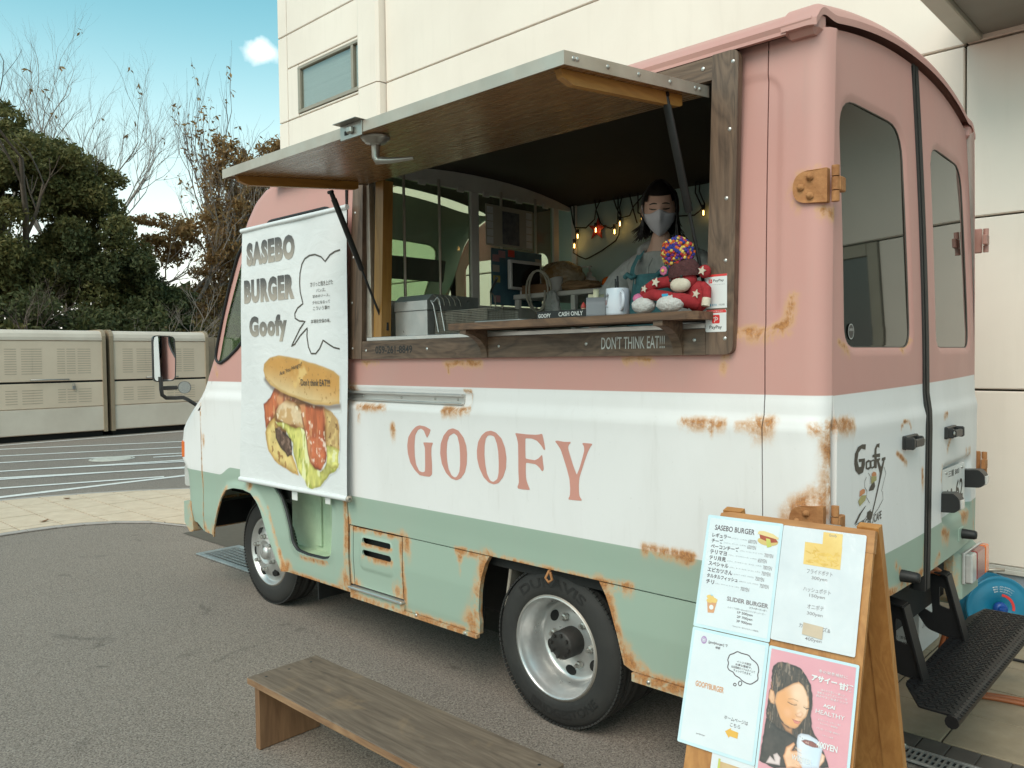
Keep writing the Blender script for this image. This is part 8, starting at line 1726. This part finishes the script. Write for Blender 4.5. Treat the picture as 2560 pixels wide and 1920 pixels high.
def clump_points(clumps, per, seed, shell=.55):
    g_ = np.random.default_rng(seed); out = []
    for (c_, r) in clumps:
        n_ = int(per * (r[0] * r[1] * r[2]) ** (2 / 3)); d = g_.normal(size=(n_, 3)); d /= np.linalg.norm(d, axis=1)[:, None]; rad = g_.uniform(shell, 1.05, (n_, 1)) + g_.normal(0, .05, (n_, 1)); out.append(np.array(c_) + d * rad * np.array(r))
    return np.concatenate(out)
def leafy_tree(name, label, base, H, crown, mat, seed, per=900, size=.13, bark='bark', subs=7, sr=.42, trunk_r=.16, group=None, asp=.5, droop=.3, shell=.5):
    t = thing(name, label, 'tree' if 'shrub' not in name and 'bush' not in name else 'shrub', base, group); r_ = random.Random(seed)
    T_ = Tree(seed); T_.branch(Vector(base), Vector((0, 0, 1)), H * .55, trunk_r, 4, .55, .12, 3, .6, .66, 4, .08); T_.mb.build('trunk', bark, t)
    cl = []
    for c_, r in crown:
        for k in range(subs):
            d = Vector((r_.gauss(0, 1), r_.gauss(0, 1), r_.gauss(0, 1))).normalized() * r_.uniform(.45, .95); s = r_.uniform(sr * .65, sr * 1.25)
            cl.append(((c_[0] + d.x * r[0], c_[1] + d.y * r[1], c_[2] + d.z * r[2]), (r[0] * s, r[1] * s, r[2] * s * .8)))
    leaves(clump_points(cl, per, seed, shell), size, seed, asp, droop).build('crown', mat, t)
    return t
leafy_tree('evergreen_tree', 'tall dense evergreen tree at the left edge behind the lockers', (-21.5, 3.3, 0), 7.4, [((-21.5, 3.2, 4.2), (1.9, 2.6, 2.1)), ((-21.3, 3.6, 6.0), (1.4, 1.7, 1.3)), ((-21.2, 5.3, 4.6), (1.4, 1.35, 1.5)), ((-21.2, 5.6, 3.2), (1.4, 1.4, 1.2)), ((-21.6, 1.6, 4.6), (1.6, 1.8, 1.8)), ((-21.5, 3.3, 6.9), (.9, 1.2, .9)), ((-21.2, 4.8, 6.0), (1.1, 1.3, 1.1))], 'leaf_evergreen', 3, 3600, .115, subs=34, sr=.30, trunk_r=.2)
leafy_tree('evergreen_tree', 'smaller dark evergreen tree right of the tall evergreen', (-20.3, 6.0, 0), 4.4, [((-20.3, 6.0, 3.1), (1.2, 1.2, 1.2)), ((-20.4, 5.2, 4.0), (.9, 1.0, .9)), ((-20.2, 7.0, 2.8), (.8, .8, .7))], 'leaf_dark', 11, 3000, .12, subs=24, sr=.32, trunk_r=.12)
leafy_tree('broadleaf_tree', 'sparse tree with brown autumn leaves leaning left beside the cab', (-22.0, 9.6, 0), 7.0, [((-22, 8.5, 4.7), (1.2, 1.8, 1.0)), ((-22, 9.8, 5.6), (1.2, 1.6, 1.5)), ((-22, 10.9, 6.7), (1.1, 1.3, 1.3)), ((-22, 9.5, 3.2), (1.2, 1.8, 1.0)), ((-22, 7.5, 5.2), (.9, 1.1, .5)), ((-22.2, 10.2, 7.4), (.9, 1.3, 1.2)), ((-22.2, 11.7, 7.8), (.9, 1.0, 1.2))], 'leaf_brown', 21, 1250, .16, 'twig', 17, .34, .10, None, .36, .9, .15)
leafy_tree('broadleaf_tree', 'olive brown bushy tree close to the building corner', (-23.2, 11.4, 0), 7.4, [((-23.2, 11.4, 4.8), (1.3, 1.5, 1.9)), ((-23.2, 10.6, 3.2), (1.2, 1.3, 1.2)), ((-23.2, 12.0, 6.6), (1.0, 1.0, 1.1))], 'leaf_olive', 31, 1300, .18, 'twig', 15, .36, .10, None, .35, .8, .2)
def bare(name, label, base, H, r, seed, lean=(0, 0), depth=5, spread=.46, up=.20, n=3, mat='bark_pale', shrink=.73, cat='tree', tufts=0, group=None):
    t = thing(name, label, cat, base, group); T_ = Tree(seed); T_.branch(Vector(base), Vector((0, lean[0], 1)).normalized(), H * .36, r, depth, spread, up, n, .66, shrink, 4, .11); T_.mb.build('trunk' if cat == 'tree' else 'stems', mat, t)
    if tufts:
        g_ = random.Random(seed); pts = [tp[0] for tp in T_.tips]; g_.shuffle(pts); P_ = np.array([tuple(p) for p in pts[:tufts]]); P_ = np.repeat(P_, 3, 0) + np.random.default_rng(seed).normal(0, .06, (len(P_) * 3, 3)); leaves(P_, .17, seed, .4, .8).build('last_leaves', 'leaf_brown', t)
bare('bare_tree', 'tall bare tree rising behind the tall evergreen', (-23.5, 6.1, 0), 11.2, .14, 5, (.0, 0), 7, .46, .20, 3, tufts=26)
bare('bare_tree', 'bare tree leaning right between the evergreens and the brown tree', (-22.6, 7.2, 0), 10.6, .14, 8, (.13, 0), 6, .50, .16, 3, tufts=40)
bare('bare_tree', 'bare tree at the far left edge behind the tall evergreen', (-23.8, 3.4, 0), 10.6, .11, 13, (-.05, 0), 5, .50, .16, 3, tufts=10)
bare('bare_tree', 'slim upright bare tree with a few red-brown leaves above the brown tree', (-24.2, 11.0, 0), 10.4, .10, 17, (.0, 0), 5, .32, .42, 3, 'twig', .74, tufts=120)
bare('bare_tree', 'slim upright bare tree half hidden by the building corner', (-24.6, 12.0, 0), 10.2, .09, 19, (.03, 0), 5, .32, .42, 3, 'twig', .74, tufts=140)
bare('bare_shrub', 'bare twiggy shrub above the right-hand locker', (-18.3, 6.6, 0), 4.2, .05, 23, (.05, 0), 5, .62, .10, 3, 'bark_pale', .72, 'shrub')
bare('bare_shrub', 'bare twiggy shrub above the padlocked locker at the left', (-18.3, 2.5, 0), 4.0, .05, 27, (-.02, 0), 5, .60, .10, 3, 'twig', .72, 'shrub')
for i, (y, h, mt, lb) in enumerate(((.6, 3.4, 'leaf_dark', 'dark bush at the far left behind the end locker'), (3.1, 3.3, 'leaf_dark', 'dark bush between the green bush and the brown locker posts'), (2.3, 2.9, 'leaf_evergreen', 'green bush behind the padlocked locker, under the tall evergreen'), (3.9, 3.1, 'leaf_dark', 'dark bush behind the brown posts between the lockers'), (5.5, 2.9, 'leaf_dark', 'dark bush behind the right-hand locker'), (7.4, 3.0, 'leaf_olive', 'olive bush just left of the cab, above the lockers'), (9.2, 3.6, 'leaf_olive', 'olive bush behind the board fence'), (11.2, 3.9, 'leaf_dark', 'dark bush beside the building corner'))):
    leafy_tree('bush', lb, (-18.9 - .15 * (i % 3), y, 0), h * .7, [((-18.9, y, h * .52), (.8, 1.15, h * .46))], mt, 40 + i, 1700 if mt != 'leaf_olive' else 1100, .13, 'twig', 16, .44, .05, 'bushes behind the lockers')
# far wooded bank
g_ = np.random.default_rng(5); n_ = 14000; P_ = np.stack([g_.uniform(-36, -29, n_), g_.uniform(-14, 34, n_), np.zeros(n_)], 1); P_[:, 2] = g_.uniform(0, 1, n_) * (3.3 + 1.0 * np.sin(P_[:, 1] * .6) + .7 * np.sin(P_[:, 1] * 1.7 + 1))
wd_ = leaves(P_, .75, 9, .7, .2).build('distant_woodland', 'leaf_dark', kind='stuff'); tag(wd_, 'low dark strip of distant woodland behind the trees', 'woodland')
